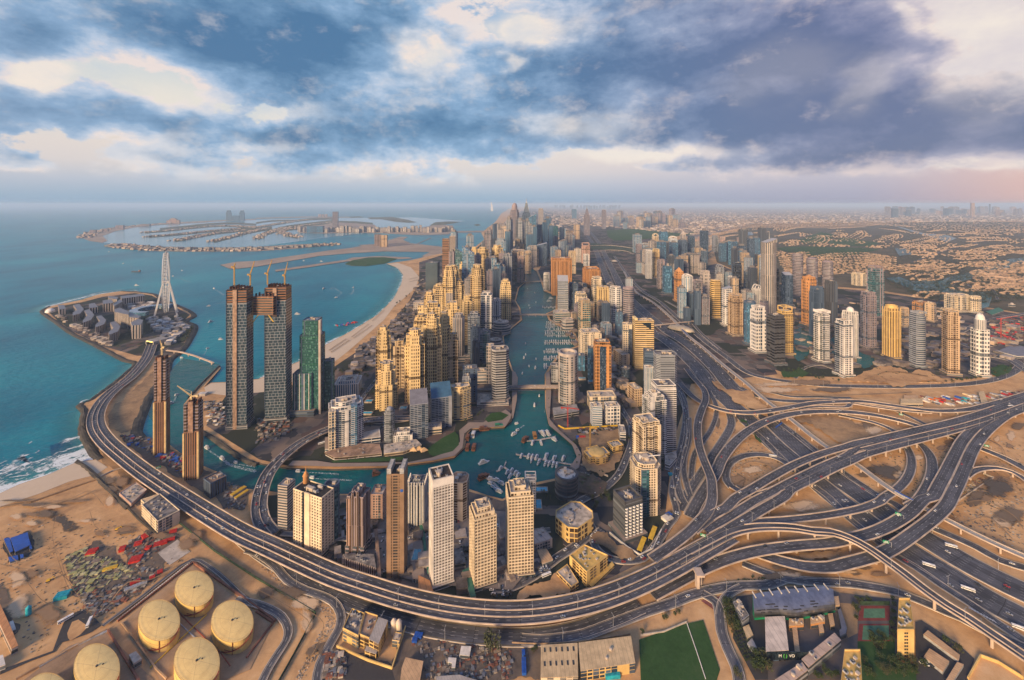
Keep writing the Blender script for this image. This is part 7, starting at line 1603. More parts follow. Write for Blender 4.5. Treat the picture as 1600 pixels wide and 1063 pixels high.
RC = rib_mat('ribbed_cream',(.62,.45,.25),4.0); RT = rib_mat('ribbed_tan',(.58,.37,.20),3.0,.7); RW = rib_mat('panelled_white',(.66,.55,.46),5.5); RG = rib_mat('ribbed_grey',(.40,.36,.33),2.4,.5); RO = rib_mat('ribbed_orange',(.54,.25,.10),6,.4); RB = rib_mat('ribbed_blue',(.015,.09,.42),2.2,.3); RPK = rib_mat('pale_pink_roof',(.52,.38,.30),9,.6)
RBR = mat('roof_brown',(.34,.22,.15),.9,.2,.1); RYE = mat('roof_yellow',(.62,.40,.12),.9,.15,.1); RGR = mat('roof_green',(.05,.18,.12),.7,.1,.1)
def tr(rn,outline,h,lab,roofm,wall,name='building',units=0,parapet=0.0,z0=0.0,zb=0.0,cat='building'):
	"""a low building traced round its roof: walls, roof, machinery and (for bigger ones) a row of windows"""
	P = [G(x,y,h)for x,y in R(rn,outline)]; c = sum(P,Vector())/len(P); c.z = 0; q = [((p-c).x,(p-c).y)for p in P]
	if sum(q[i][0]*q[(i+1)%len(q)][1]-q[(i+1)%len(q)][0]*q[i][1]for i in range(len(q)))<0:q.reverse()
	t = thing(name,lab,cat,c); b = MB(); b.prism(q,zb,h,0,False); b.build('wall',facade(*wall)if isinstance(wall,tuple)else wall,t)
	b = MB()
	b.prism(sc2(q,1.012,1.012),h-.35,h+.05,0,True); b.build('roof',roofm,t)
	if parapet:
		inn = sc2(q,.95,.95); b = MB(); b.prism(q,h,h+parapet,0,False); b.prism(inn[::-1],h,h+parapet,0,False)
		for i in range(len(q)):j = (i+1)%len(q); b.face([(*q[i],h+parapet),(*q[j],h+parapet),(*inn[j],h+parapet),(*inn[i],h+parapet)])
		b.build('parapet',mat('plain_'+wall[0],PAL[wall[0]],.8,.12,.06)if isinstance(wall,tuple)else wall,t)
	for i in range(units):
		a,s_ = rb.random(),rb.uniform(.15,.75); p = Vector((*q[i%len(q)],0)).lerp(Vector((*q[(i+1)%len(q)],0)),a)*s_; k = rb.uniform(1.6,3.6)
		inst('rooftop_unit',unit_mesh(rb.choice(('box','ac','ac','tank'))),t,(p.x,p.y,h),rb.choice((.4,.4,.45)),(k,k*rb.uniform(.7,1.3),k*.6))
	return t,q,h
BW = ('pale','black','slot')
for a in(
 (19,'188,228 246,224 264,262 200,270',24,'first hotel block from the white dome, on the round island',RSL,BW,'apartment_block'),(19,'335,226 393,215 436,266 402,306 330,326 330,300 370,270',25,'second angled block from the white dome on the round island',RSL,BW,'apartment_block'),(19,'440,280 490,265 536,320 502,370 426,396 430,370 470,325',25,'third angled block along the seaward row on the round island',RSL,BW,'apartment_block'),(19,'558,335 605,325 652,370 632,410 550,441 548,415 590,380',25,'fourth angled block along the seaward row on the round island',RSL,BW,'apartment_block'),(19,'690,395 740,380 787,430 766,480 680,511 675,485 720,450',27,'last and nearest angled block of the seaward row on the round island',RSL,BW,'apartment_block'),
 (19,'485,216 540,205 572,246 492,256',24,'inner block behind the third angled one on the round island',RSL,BW,'apartment_block'),(19,'618,182 700,170 722,205 620,216',34,'inner block with a pale frame in the middle of the round island',RSL,BW,'apartment_block'),(19,'712,216 790,170 812,190 730,236',28,'inner wing slanting away behind the pale framed block on the round island',RSL,BW,'apartment_block'),(19,'790,142 1000,118 1022,136 800,166',34,'long dark roofed block at the far shore of the round island',RSL,BW,'apartment_block'),(19,'670,140 765,150 755,172 680,162',16,'low terrace block at the far beach of the round island',RSL,BW,'apartment_block'),
 (19,'732,268 782,250 872,290 866,320 735,292',52,'broad ribbed block facing the road tunnel on the round island',RSL,BW,'apartment_block'),(19,'870,292 950,322 985,332 962,352 872,342',46,'stepped ribbed block right of the broad one on the round island',RSL,BW,'apartment_block'),(19,'890,392 960,360 1006,370 986,415 900,422',46,'tall rounded end block nearest the road tunnel on the round island',RSL,BW,'apartment_block'),
 (9,'885,-30 985,75 1125,5 1000,-100',17.5,'cream three storey building with dark roof machinery beside the flyover',ROOFD,('cream','smoke','grid'),'building',16,1.0),
 (5,'745,965 820,1032 920,942 850,895',7,'pinkish walled building with a cluttered flat roof beside the flyover',ROOFL,('pink','smoke','floors'),'building',14,.8),
 (5,'880,1005 1000,965 1042,1010 930,1052',8,'narrow cream annex behind the pinkish walled building',RC,('cream','smoke','wide'),'building',2,.6),
 (9,'65,175 172,140 188,218 95,262',5,'large blue roofed shed on the sand at the left',RB,('pale','smoke','floors'),'shed'),(9,'24,180 60,172 82,256 62,265',4,'narrow blue shed beside the large blue one',RB,('pale','smoke','floors'),'shed'),(9,'176,168 186,190 202,240 186,246',4,'blue shed on the right of the large blue one',RB,('pale','smoke','floors'),'shed'),
 (9,'52,295 110,282 115,308 62,325',3,'small blue cabin below the blue sheds',RB,('pale','smoke','floors'),'shed'),(9,'125,280 145,275 148,296 128,302',3,'tiny blue cabin below the blue sheds',RB,('pale','smoke','floors'),'shed'),
 (9,'-30,605 0,588 60,715 113,845 72,866 -30,650',7,'long shed with an orange roof at the left edge',RO,('pale','smoke','floors')),
 (9,'58,700 82,690 100,745 76,755',4,'small white cabin beside the long orange shed',ROOFW,('white','smoke','floors')),(9,'-20,915 18,905 34,965 -20,985',5,'white roofed shed at the left edge below the orange shed',ROOFW,('white','smoke','floors')),(9,'806,905 850,882 886,928 836,960',6,'small grey pump house between the two bunds',ROOFL,('grey','smoke','floors')),
 (10,'600,622 675,650 640,795 542,745',12,'left wing of the yellow substation with machinery in its roof well',ROOFD,('yellow','smoke','wide'),'building',12,1.6),
 (10,'682,640 762,665 718,812 646,782',12,'middle wing of the yellow substation with a brown roof well',RBR,('yellow','bronze','wide'),'building',3,1.4),(10,'766,670 825,690 766,836 706,806',14,'grey ribbed roof hall joined to the yellow substation',RG,('yellow','bronze','wide')),
 (10,'690,848 762,868 750,900 680,878',6,'low ribbed porch in front of the yellow substation',RG,('yellow','bronze','wide')),(10,'868,765 912,772 896,822 850,815',7,'small yellow gatehouse block on the compound edge',ROOFL,('yellow','smoke','wide'),'building',1,.6),
 (10,'935,922 1045,945 1035,1000 1022,1080 900,1080 912,985',6,'tan yard building with a rounded roof at the bottom edge',RT,('tan','smoke','floors')),(10,'1283,850 1345,852 1335,912 1272,905',4,'white roofed hut in the scrap yard',ROOFW,('white','smoke','floors')),(10,'1203,922 1252,925 1245,985 1222,985 1225,958 1200,950',3.5,'white tent in the scrap yard',ROOFW,('white','smoke','floors')),(10,'1130,1040 1270,1030 1400,1070 1130,1090',4,'long corrugated shed roof at the bottom edge',RG,('pale','smoke','floors')),
 (11,'182,846 408,832 412,1042 180,1048',9,'left warehouse with a ribbed cream roof and dark skylights',RC,('cream','smoke','wide')),(11,'418,830 742,788 768,955 430,1005',10,'right warehouse with a ribbed cream roof and yellow front',RC,('yellow','navy','wide'),'building',2),
 (11,'1380,578 1420,560 1482,660 1440,692',8,'slim service building with a row of dark roof coolers by the tree belt',ROOFD,('steel','smoke','floors'),'building',12,.6),(11,'1443,732 1480,715 1508,780 1470,802',4,'cream roofed annex below the row of roof coolers',RC,('cream','smoke','floors')),(11,'1470,832 1500,800 1530,860 1500,876',3,'grey canopy below the cream roofed annex',RG,METAL),
 (11,'360,288 452,219 600,286 466,392',17,'yellow civic building with rows of roof machines by the long flyover',RYE,('yellow','bronze','wide'),'building',16,1.2),(11,'280,388 345,340 416,452 372,482',7,'low yellow walled annex with a pale roof strip below the civic building',ROOFL,('yellow','bronze','wide'),'building',3,.8),(11,'478,460 625,322 640,345 500,482',3,'yellow terrace wing along the right side of the civic building',RYE,('yellow','bronze','floors')),
 (11,'135,130 195,108 252,180 140,216',12,'pale low block with a long pink terrace roof beside the cream gold tower',RPK,('pale','smoke','grid'),'building',3,.8),(11,'158,250 215,240 256,308 190,332',6,'small block with a flat tan roof below the pink terrace',RT,('pale','smoke','floors')),
 (18,'165,420 365,410 405,755 175,770',11,'grey hall with a white panelled roof and dark glazed front below the curved metal roof',RW,('slate','black','curtain'),'hall'),(18,'540,845 870,580 940,655 610,930',9,'long low hall with a pale flat roof set diagonally',RPK,('steel','smoke','floors'),'hall',3),(18,'270,1055 545,880 600,960 400,1110',9,'lower continuation of the diagonal hall at the bottom edge',RPK,('steel','smoke','floors'),'hall',2),
 (18,'440,515 490,510 520,770 470,780',5,'narrow tan canopy left of the dark courtyard',RT,('tan','smoke','floors'),'canopy'),(18,'705,475 750,475 768,570 720,575',5,'small tan canopy right of the dark courtyard',RT,('tan','smoke','floors'),'canopy'),(18,'805,385 855,380 875,495 830,505',6,'tan canopy at the right end of the curved metal roof',RT,('tan','smoke','floors'),'canopy'),(18,'868,210 912,205 928,295 882,300',6,'tan roofed cabin above the right end of the curved metal roof',RT,('tan','smoke','floors')),
 (18,'410,435 555,430 560,495 410,505',7,'brown low block with roof slots left of the courtyard gate',RT,('orange','smoke','floors'),'building',4),(18,'625,420 770,395 775,460 630,485',7,'brown low block with roof slots right of the courtyard gate',RT,('orange','smoke','floors'),'building',4),(18,'905,352 935,330 1000,530 990,580 930,612 922,555 946,530',6,'bent slate roofed wing right of the courtyard',RSL,('slate','smoke','floors')),
 (12,'818,556 888,556 914,755 808,755',28,'tall yellow tower with stepped roofs beside the tennis courts',RYE,mat('plain_yellow',PAL['yellow'],.8,.12,.06),'tower',14,1.4,0,0,'tower'),(12,'478,878 577,878 590,1110 452,1110',28,'second yellow tower with blue roof panels at the bottom edge',RYE,mat('plain_yellow',PAL['yellow'],.8,.12,.06),'tower',14,1.4,0,0,'tower'),
 (12,'1010,865 1132,945 1092,1010 975,915',4,'tan ribbed parking roof in the middle of the yellow tower car park',RT,METAL,'parking_roof'),(12,'972,778 1000,752 1198,905 1190,940',4,'long segmented tan parking roof along the car park edge',RT,METAL,'parking_roof'),(12,'1182,950 1222,965 1150,1075 1108,1070',4,'tan parking roof at the lower side of the yellow tower car park',RT,METAL,'parking_roof'),
 (8,'832,372 962,372 970,402 828,402',7,'cream roofed warehouse beside the topmost ramp',RC,('cream','smoke','floors')),(8,'850,350 938,352 938,370 850,370',5,'tan roofed lean-to behind the cream roofed warehouse',RT,('tan','smoke','floors')),(8,'1315,330 1350,326 1378,408 1338,416',6,'narrow cream shed set across the container yard',RC,('cream','smoke','floors')),(8,'1440,72 1540,30 1650,62 1650,102 1560,106 1480,85',7,'long slate roofed market hall with a white edge at the right edge',RSL,('white','smoke','floors')),
 (4,'1362,828 1440,803 1475,822 1400,848',6,'green roofed pavilion among the building plots',RGR,('pale','smoke','floors')),
 (10,'545,275 735,275 750,362 560,300',10,'low grey annex with a sloping edge at the foot of the pinkish brown tower',ROOFD,('mauve','black','vert'),'building',5),(10,'1015,408 1085,440 1110,510 1015,490',7,'low shed with an orange brown roof at the foot of the slender white tower',RO,('tan','smoke','floors')),(10,'740,120 760,118 782,415 760,418',8,'long thin brown wall building left of the dark brown tower',RBR,('brown','black','floors')),(10,'950,190 1045,190 1048,330 1052,425 980,430',5,'low grey pool terrace block right of the dark brown tower',PAVE,('grey','smoke','vert')),(10,'1018,75 1045,68 1085,390 1072,395',5,'long narrow green roofed arcade left of the slender white tower',RGR,('pale','smoke','floors')),
 (10,'1236,240 1290,235 1312,330 1240,342',10,'grey roofed podium between the slender white tower and the stepped cream one',ROOFD,('grey','smoke','floors'),'building',2),(10,'1290,380 1330,360 1375,538 1342,545',6,'grey podium with a green playing court at the foot of the stepped cream tower',RGR,('grey','smoke','floors')),
 (7,'958,720 1025,702 1030,740 985,790 955,780',9,'white edged podium at the foot of the black and white striped tower',ROOFL,('white','smoke','floors'),'building',3,.8),(7,'255,430 400,405 420,450 262,475',9,'unfinished concrete podium beside the round grey tower',CONCD,('grey','black','floors'),'building',3),
 (6,'430,708 560,652 770,655 785,712 560,735 490,740',5,'brown terraced podium with white edges along the canal promenade',RBR,('white','bronze','floors'),'podium_building',6),(6,'578,615 690,580 772,562 778,612 580,636',10,'long white terrace building with blue windows and pool beside the curved white tower',CONC,('white','navy','floors'),'terrace_building',0,.6),(6,'800,660 1000,625 1035,660 920,700 800,715',6,'cream low restaurant roof between the small round tower and the shade sails',ROOFL,('cream','bronze','floors'),'podium_building',8)):
	T_ = tr(*a)
	if a[0]==12 and a[2]==28:                 # yellow towers: one column of dark windows up the plain front
		t_,q_,h_ = T_; q_ = sorted(q_,key=lambda p:p[1]); p0,p1 = sorted(q_[:2]); dx,dy = p1[0]-p0[0],p1[1]-p0[1]; ang = math.atan2(dy,dx)
		for k in range(8):
			for s_ in(.46,.58):inst('window',window_mesh(1.6,1.7,GLASS,DARKM),t_,(p0[0]+dx*s_,p0[1]+dy*s_-.1,2.4+k*3.2),ang)
	if 'skylights' in a[3]:
		for i in range(6):
			for k in(0,1):p = G(*R(11,'%d,%d'%(204+i*36,876-i*1.5+k*86))[0],9); o_ = T_[0].location; b = MB(); b.box(-.8,.8,-2,2,0,.3); q_ = b.build('skylight',DARKM,T_[0]); q_.location = (p.x-o_.x,p.y-o_.y,9)
B(1575,1587,472,480,'small domed mosque like hall with pale walls by the far lake',('pale','smoke','floors'),crown='dome',ch=.5,name='domed_hall',cat='hall',rot=10)
wall(R(10,'505,862 700,950 850,1000 935,740'),3.0,1.0,mat('plain_yellow',PAL['yellow']),'yellow compound wall round the substation yard','compound_wall')
for px,lab in((R(10,'862,770')[0],'left of two small cream towers with domed tops by the substation'),(R(10,'893,775')[0],'right of two small cream towers with domed tops by the substation')):
	t = thing('domed_tower',lab,'tower',G(*px)); b = MB(); b.cone((0,0),3.4,3.2,0,12,12); b.build('wall',mat('plain_cream',PAL['cream']),t); b = MB(); b.cone((0,0),3.4,2.2,12,14,12); b.cone((0,0),2.2,.1,14,16,12); b.build('dome',ROOFL,t)
wall(R(11,'805,790 950,768 1090,708'),2.2,.8,CONC,'pale wall with gaps along the top of the green field','boundary_wall')
wall(R(11,'1093,715 1150,880 1210,1063'),1.6,.5,WHITE,'white fence crossing the green field','fence','fence')
wall(R(11,'0,840 180,848 420,835 740,785'),2.4,.8,BUNDC,'brown wall along the dark road above the warehouses','boundary_wall')
wall(R(12,'575,598 762,598'),5,.3,GRF,'green screen along the top of the tennis courts','court_screen','fence'); wall(R(12,'762,598 764,815'),5,.3,GRF,'green screen on the right of the tennis courts','court_screen','fence')
wall(R(12,'1330,920 1440,960 1598,1060'),3,1.0,mat('plain_yellow',PAL['yellow']),'yellow compound wall in the lower right corner','compound_wall'); wall(R(12,'1330,920 1250,1063'),3,1.0,mat('plain_yellow',PAL['yellow']),'yellow compound wall turning down to the bottom edge','compound_wall')
wall(R(11,'610,150 720,240 800,290 880,250 935,130'),3,1.2,ROOFW,'white curved podium wall round the dark balconied tower','podium_wall')
wall(R(8,'1160,1035 1410,870 1345,845'),2.4,.8,ROOFL,'pale site fence under the hooked ramp','site_fence','fence')
wall(R(7,'430,790 600,862'),3,1.0,CONC,'pale wall along the excavation by the ring road','boundary_wall')
wall(R(7,'290,545 330,565 660,545'),3,1.0,YEL,'yellow hoarding along the top of the marina construction plot','hoarding','hoarding')
wall(R(8,'500,265 700,272 1100,276 1140,268'),2.4,.8,BUNDC,'tan perimeter wall of the round sandy lot before the lake towers','boundary_wall')
bx = [(1178,929,966),(1190,926,965),(1204,924.5,964.5),(1218,922.5,964),(1230,921,966),(1244,920,967),(1258,919,964),(1275,917,961),(1290,916,958),(1304,921,954)]
t = thing('curved_roof_hall','long hall under a curved shiny metal roof reflecting orange light','hall',G(1240,960)); o = G(1240,960); b = MB(); rows = []
for x,yb_,yf in bx:
	row = []
	for k in range(11):
		s = k/10; row.append(G(x-2+3*s,yb_+(yf-yb_)*s,3+19*math.sqrt(max(0,1-s**1.7)))-o)
	rows.append(row)
for i in range(len(rows)-1):
	for k in range(10):b.face([rows[i][k],rows[i][k+1],rows[i+1][k+1],rows[i+1][k]])
m_ = mat('curved_metal',(.34,.35,.38),.32,.12,.15,.6,.85); b.build('roof',m_,t)
b = MB()
for i in range(len(rows)-1):
	for k in(0,10):p,q = rows[i][k],rows[i+1][k]; b.face([(p.x,p.y,0),(q.x,q.y,0),q,p])
for r_ in(rows[0],rows[-1]):b.face([(p.x,p.y,p.z)for p in r_]+[(r_[-1].x,r_[-1].y,0),(r_[0].x,r_[0].y,0)])
b.build('wall',MATS['green_paint'],t)
rr2 = random.Random(4); b = MB(); b.box(-2.2,2.2,-.5,.5,-.2,.35); VENT = b.mesh('roof_vent',[DARKM])
for i in range(26):
	a = rr2.uniform(.5,8.2); k = rr2.choice((5,6,7,8)); i0 = int(a); inst('roof_vent',VENT,t,rows[i0][k].lerp(rows[i0+1][k],a-i0))
for i in range(9):
	p = rows[min(i,8)][0]; b = MB(); b.box(p.x+1,p.x+1.8,p.y-4,p.y+3,p.z-.4,p.z+.8); b.build('roof_rib',ROOFW,t)
def text(s,size,m,name='sign_letters',parent=None,loc=(0,0,0),rot=(0,0,0)):
	cu = bpy.data.curves.new(name,'FONT'); cu.body = s; cu.size = size; cu.extrude = .08; cu.align_x = 'CENTER'
	tmp = bpy.data.objects.new(name,cu); C.objects.link(tmp); bpy.context.view_layer.update()
	me = bpy.data.meshes.new_from_object(tmp.evaluated_get(bpy.context.evaluated_depsgraph_get())); bpy.data.objects.remove(tmp)
	me.materials.clear(); me.materials.append(m); o = bpy.data.objects.new(name,me); C.objects.link(o); o.location = loc; o.rotation_euler = rot
	if parent:o.parent = parent
	return o
hall = [q for q in C.objects if q.get('label','').startswith('grey hall with a white panelled')][0]
wl = [q for q in hall.children if q.name.startswith('wall')][0]
ymin = min(v.co.y for v in wl.data.vertices); zmax = max(v.co.z for v in wl.data.vertices); xs_ = [v.co.x for v in wl.data.vertices]
sb = MB(); sb.box(min(xs_)*.98,max(xs_)*.98,ymin-.5,ymin-.05,zmax*.3,zmax); sg = sb.build('dark_glazing',GLASS,hall)
text('M',4.0,WHITE,parent=sg,loc=(-7.5,ymin-.7,zmax*.55),rot=(rad(90),0,0)); text('( )',4.4,mat('sign_green',(.10,.55,.05),.5,.05,.3),parent=sg,loc=(-2.5,ymin-.7,zmax*.55),rot=(rad(90),0,0)); text('VO',4.0,WHITE,parent=sg,loc=(4,ymin-.7,zmax*.55),rot=(rad(90),0,0))
for rn,x,y,w,d,h,rz,m,nm,lab in(
 (9,390,545,12,9,4,20,TURQ,'container','turquoise container pair beside the material yard'),(9,178,660,5,5,9,0,TURQ,'silo','upright turquoise silo on the sand'),(9,575,270,10,9,3.5,20,REDP,'container','bright red container at the top of the material yard'),(9,850,315,12,10,3,20,REDP,'container','big red tarpaulin stack beside the concrete pad'),(9,1005,215,14,7,3,32,REDP,'container','long red container row below the cream building'),(9,905,175,11,5,3,-34,REDP,'container','red container near the top of the red yard'),(9,865,215,8,6,3,30,REDP,'container','red container in the middle of the red yard'),(9,765,250,6,8,3,30,REDP,'container','red container on the left of the red yard'),(9,1083,140,8,5,3,30,REDP,'container','red container nearest the green fence'),(9,1070,190,8,4,3,30,REDP,'container','red container above the concrete pad'),(9,925,245,6,5,3,10,REDP,'container','small red container left of the concrete pad'),(9,845,460,9,4,3,40,REDP,'container','red container at the end of the pipe racks'),(9,1000,395,5,5,3,40,REDP,'container','small red container at the lower red yard'),(9,952,430,5,4,3,40,REDP,'container','lowest red container of the red yard'),
 (9,850,485,20,4,3,36,METAL,'trailer','grey trailer in the pipe yard'),(9,690,370,14,4,2.4,26,YEL,'pipe_stack','yellow pipe stack in the material yard'),(9,732,125,5,6,3,20,YEL,'excavator_body','yellow machine on the sand above the material yard'),(9,302,447,6,4,3,30,YEL,'excavator_body','yellow machine alone on the open sand'),
 (5,805,665,9,4,3,-40,BLUEP,'container','blue container under the curved flyover near the site cabins'),(5,1490,965,6,22,5,-22,YEL,'shed','left yellow roofed shed by the canal mouth bridge'),(5,1510,985,5,20,5,-22,YEL,'shed','right yellow roofed shed by the canal mouth bridge'),(5,1268,350,16,14,5,10,ROOFW,'shed','white striped roof shed on the breakwater'),
 (10,1015,795,8,5,3,-10,BLUEP,'tarpaulin','blue tarpaulin in the scrap yard'),(10,992,827,5,4,3,0,BLUEP,'tarpaulin','smaller blue tarpaulin in the scrap yard'),(11,628,1045,14,4,4,4,TURQ,'container','bright blue trailer in front of the right warehouse'),(11,75,990,4,14,3.5,0,BLUEP,'container','long blue container left of the warehouses'),(11,72,905,3,5,3,0,BLUEP,'container','small blue container left of the warehouses'),
 (7,440,620,12,5,4,4,REDP,'site_cabin','red site cabin row on the marina plot'),(7,410,620,5,5,4,4,BLUEP,'site_cabin','blue site cabin left of the red cabins'),(7,990,850,6,5,3,0,TURQ,'container','turquoise container by the ring road wall'),(11,970,60,14,10,4,30,ROOFW,'tent','white tent by the loop road'),(11,980,40,8,6,4,30,BLUEP,'tent','blue awning beside the white tent')):
	ox,oy,_ = OFF[rn]; p = G(ox+x/4,oy+y/4); t = thing(nm,lab,nm.replace('_',' '),p,rad(rz)); b = MB()
	if nm=='silo':
		b.cone((0,0),2.4,2.4,1,h,14); b.cone((0,0),2.4,.4,h,h+2,14); b.build('body',m,t)
	elif nm=='excavator_body':
		t.name = 'excavator'; t['category'] = 'excavator'; b.box(-1.6,1.6,-1.3,1.3,1,2.6); b.build('body',m,t); b = MB(); b.box(-2,2,-1.6,-.9,0,1); b.box(-2,2,.9,1.6,0,1); b.build('track',DARKM,t); b = MB(); b.bar((1.4,0,2),(4,0,4.4),.5); b.bar((4,0,4.4),(6,0,1),.4); b.build('arm',m,t)
	else:
		b.box(-w/2,w/2,-d/2,d/2,0,h*.85); b.build('body',m if nm!='shed' else mat('plain_pale',PAL['pale']),t); b = MB()
		k = max(3,int(w/1.2))
		for i in range(k):b.box(-w/2-.2+(w+.4)*i/k,-w/2-.2+(w+.4)*(i+.72)/k,-d/2-.2,d/2+.2,h*.85,h)
		b.box(-w/2-.2,w/2+.2,-d/2-.25,d/2+.25,h*.84,h*.9); b.build('roof',m,t)
yard = [(990,392,ROOFW,'white'),(1025,383,mat('orange_paint',(.62,.16,.02),.6,.1,.2),'orange'),(1058,380,MATS['orange_paint'],'orange'),(1085,382,REDP,'red'),(1095,398,REDP,'red'),(1115,372,BLUEP,'blue'),(1060,402,ROOFW,'white'),(1125,410,ROOFW,'white'),(1145,412,ROOFW,'white'),(1190,368,BLUEP,'blue'),(1200,400,ROOFW,'white'),(1238,375,TURQ,'turquoise'),(1230,395,TURQ,'turquoise'),(1260,405,ROOFW,'white'),(1300,360,METAL,'grey'),(1310,380,METAL,'grey'),(1370,365,REDP,'red'),(1410,348,METAL,'grey'),(1432,352,METAL,'grey'),(1440,385,ROOFW,'white'),(1470,360,ROOFW,'white'),(1482,350,REDP,'red'),(1494,362,REDP,'red'),(1525,350,REDP,'red'),(1545,345,DARKM,'dark'),(1420,380,ROOFW,'white'),(1010,370,METAL,'grey'),(1180,385,REDP,'red'),(1240,350,mat('roof_cream',(.6,.46,.28)),'cream')]
for i,(x,y,m,c)in enumerate(yard):
	p = G(1200+x/4,530+y/4); b = MB(); w = 5.5
	b.box(-w/2,w/2,-6,6,0,3)
	for k in range(8):b.box(-w/2-.12,w/2+.12,-5.8+k*1.5,-5.1+k*1.5,.2,3.1)
	o = b.build('container',m); o.location = p; o.rotation_euler = (0,0,rad(14+(i%3)*4)); tag(o,'%s container in the yard beside the topmost ramp'%c,'container','%s containers beside the topmost ramp'%c)
reds = [(1420,930),(1480,950),(1500,990),(1440,960),(1560,960),(1510,940),(1430,1010),(1470,1030),(1540,1005),(1400,985)]
for i,(x,y)in enumerate(reds):
	o = inst('container',bpy.data.meshes.get('container'),None,G(1200+x/4,280+y/4),rad(10+i*9)); o.data = o.data.copy(); o.data.materials[0] = REDP; o.scale = (3,1.2,1); tag(o,'red container stack in the yard right of the white domed tower','container','red container stacks beside the white domed tower')
CL = [mat('clutter_a',(.10,.09,.085),.9,.2,.2),mat('clutter_b',(.24,.19,.15),.9,.2,.2),mat('clutter_c',(.40,.34,.27),.9,.2,.2),mat('clutter_d',(.22,.09,.06),.9,.2,.2),mat('clutter_e',(.16,.17,.20),.9,.2,.2)]
CG = [mat('pipe_green',(.34,.33,.14),.7,.2,.2),mat('pipe_pale',(.46,.42,.22),.7,.2,.2),CL[0],CL[1]]
scatter_boxes('building_materials',300,R(9,'405,290 550,235 640,300 760,340 860,390 760,440 600,490 520,560 460,500 430,400'),(.8,7),(.4,1.8),CG,61); scatter_boxes('building_materials',260,R(9,'460,480 640,500 860,420 910,470 860,530 600,670 520,600'),(.8,5),(.4,1.8),CL,62)
scatter_boxes('building_materials',200,R(9,'745,240 900,140 1000,150 990,260 900,330 1010,400 950,440 860,350'),(.8,5),(.4,1.8),CL,63); scatter_boxes('building_materials',420,R(10,'940,800 1100,790 1300,850 1598,880 1598,1063 1060,1063 1060,930'),(.7,4),(.3,1.8),CL,64)
scatter_boxes('building_materials',200,R(5,'740,600 850,600 970,650 1100,720 1250,820 1150,860 900,700'),(1,7),(.5,4),CL+[BLUEP,REDP],65); scatter_boxes('building_materials',160,R(7,'420,560 650,550 690,640 640,700 560,660 430,660'),(1,8),(.5,3),CL+[ROOFL],66)
scatter_boxes('building_materials',120,R(8,'780,350 990,360 1180,360 1310,350 1560,320 1590,340 1400,400 1100,412 990,405'),(2,8),(1,3),CL+[ROOFW,ROOFL],67); scatter_boxes('building_materials',120,R(7,'420,820 560,880 600,900 500,960'),(1,5),(.3,1.5),CL,68)
scatter_boxes('building_materials',140,R(6,'0,500 200,500 240,560 120,640 0,660'),(2,8),(.5,4),CL,69); scatter_boxes('building_materials',150,R(5,'1270,380 1400,400 1410,560 1300,520'),(2,8),(.5,4),CL+[ROOFW],70); scatter_boxes('building_materials',120,R(5,'1300,850 1540,940 1530,1063 1420,1063 1400,960'),(1,5),(.5,2.5),CL,71)
scatter_boxes('building_materials',60,R(8,'1210,940 1340,870 1300,960 1230,1000'),(1,5),(.3,1.5),CL,72); scatter_boxes('loose_stones',500,R(10,'0,260 100,340 200,440 480,600 500,700 440,820 330,1000 300,1063 240,1063 380,800 440,700 400,620 150,480 0,330'),(.4,1.3),(.2,.7),[CL[2],CL[1],ROOFL],73)
scatter_boxes('building_materials',200,R(4,'1400,900 1598,860 1598,1000 1400,1050'),(3,10),(1,4),CL+[REDP],74)
scatter_boxes('site_clutter',150,R(10,'430,900 520,900 580,960 540,1063 430,1063'),(1,6),(.5,3),CL+[CL[2],ROOFL],75); scatter_boxes('roadside_stones',260,R(10,'0,230 130,300 420,470 520,560 480,580 300,480 0,300'),(.4,1.2),(.2,.8),[CL[2],ROOFL,ROOFW],76)
scatter_boxes('loose_stones',420,R(9,'0,100 300,0 560,60 800,60 1000,160 1180,300 900,500 640,720 400,650 200,900 0,560'),(.5,2.2),(.2,.8),[CL[2],CL[1],SANDD,CL[0]],81); scatter_boxes('loose_stones',420,R(14,'0,300 500,560 640,520 1000,560 1250,480 1600,560 1600,1060 900,1060 0,760'),(.6,3),(.2,.8),[CL[2],CL[1],SANDD,CL[0]],82); scatter_boxes('loose_stones',260,R(13,'400,300 700,480 1000,660 1000,900 500,900 350,600'),(.6,3),(.2,.8),[CL[2],CL[1],SANDD],83); scatter_boxes('loose_stones',260,R(16,'980,100 1590,0 1590,500 1000,220'),(.6,3),(.2,.8),[CL[2],CL[1],CL[0]],84)
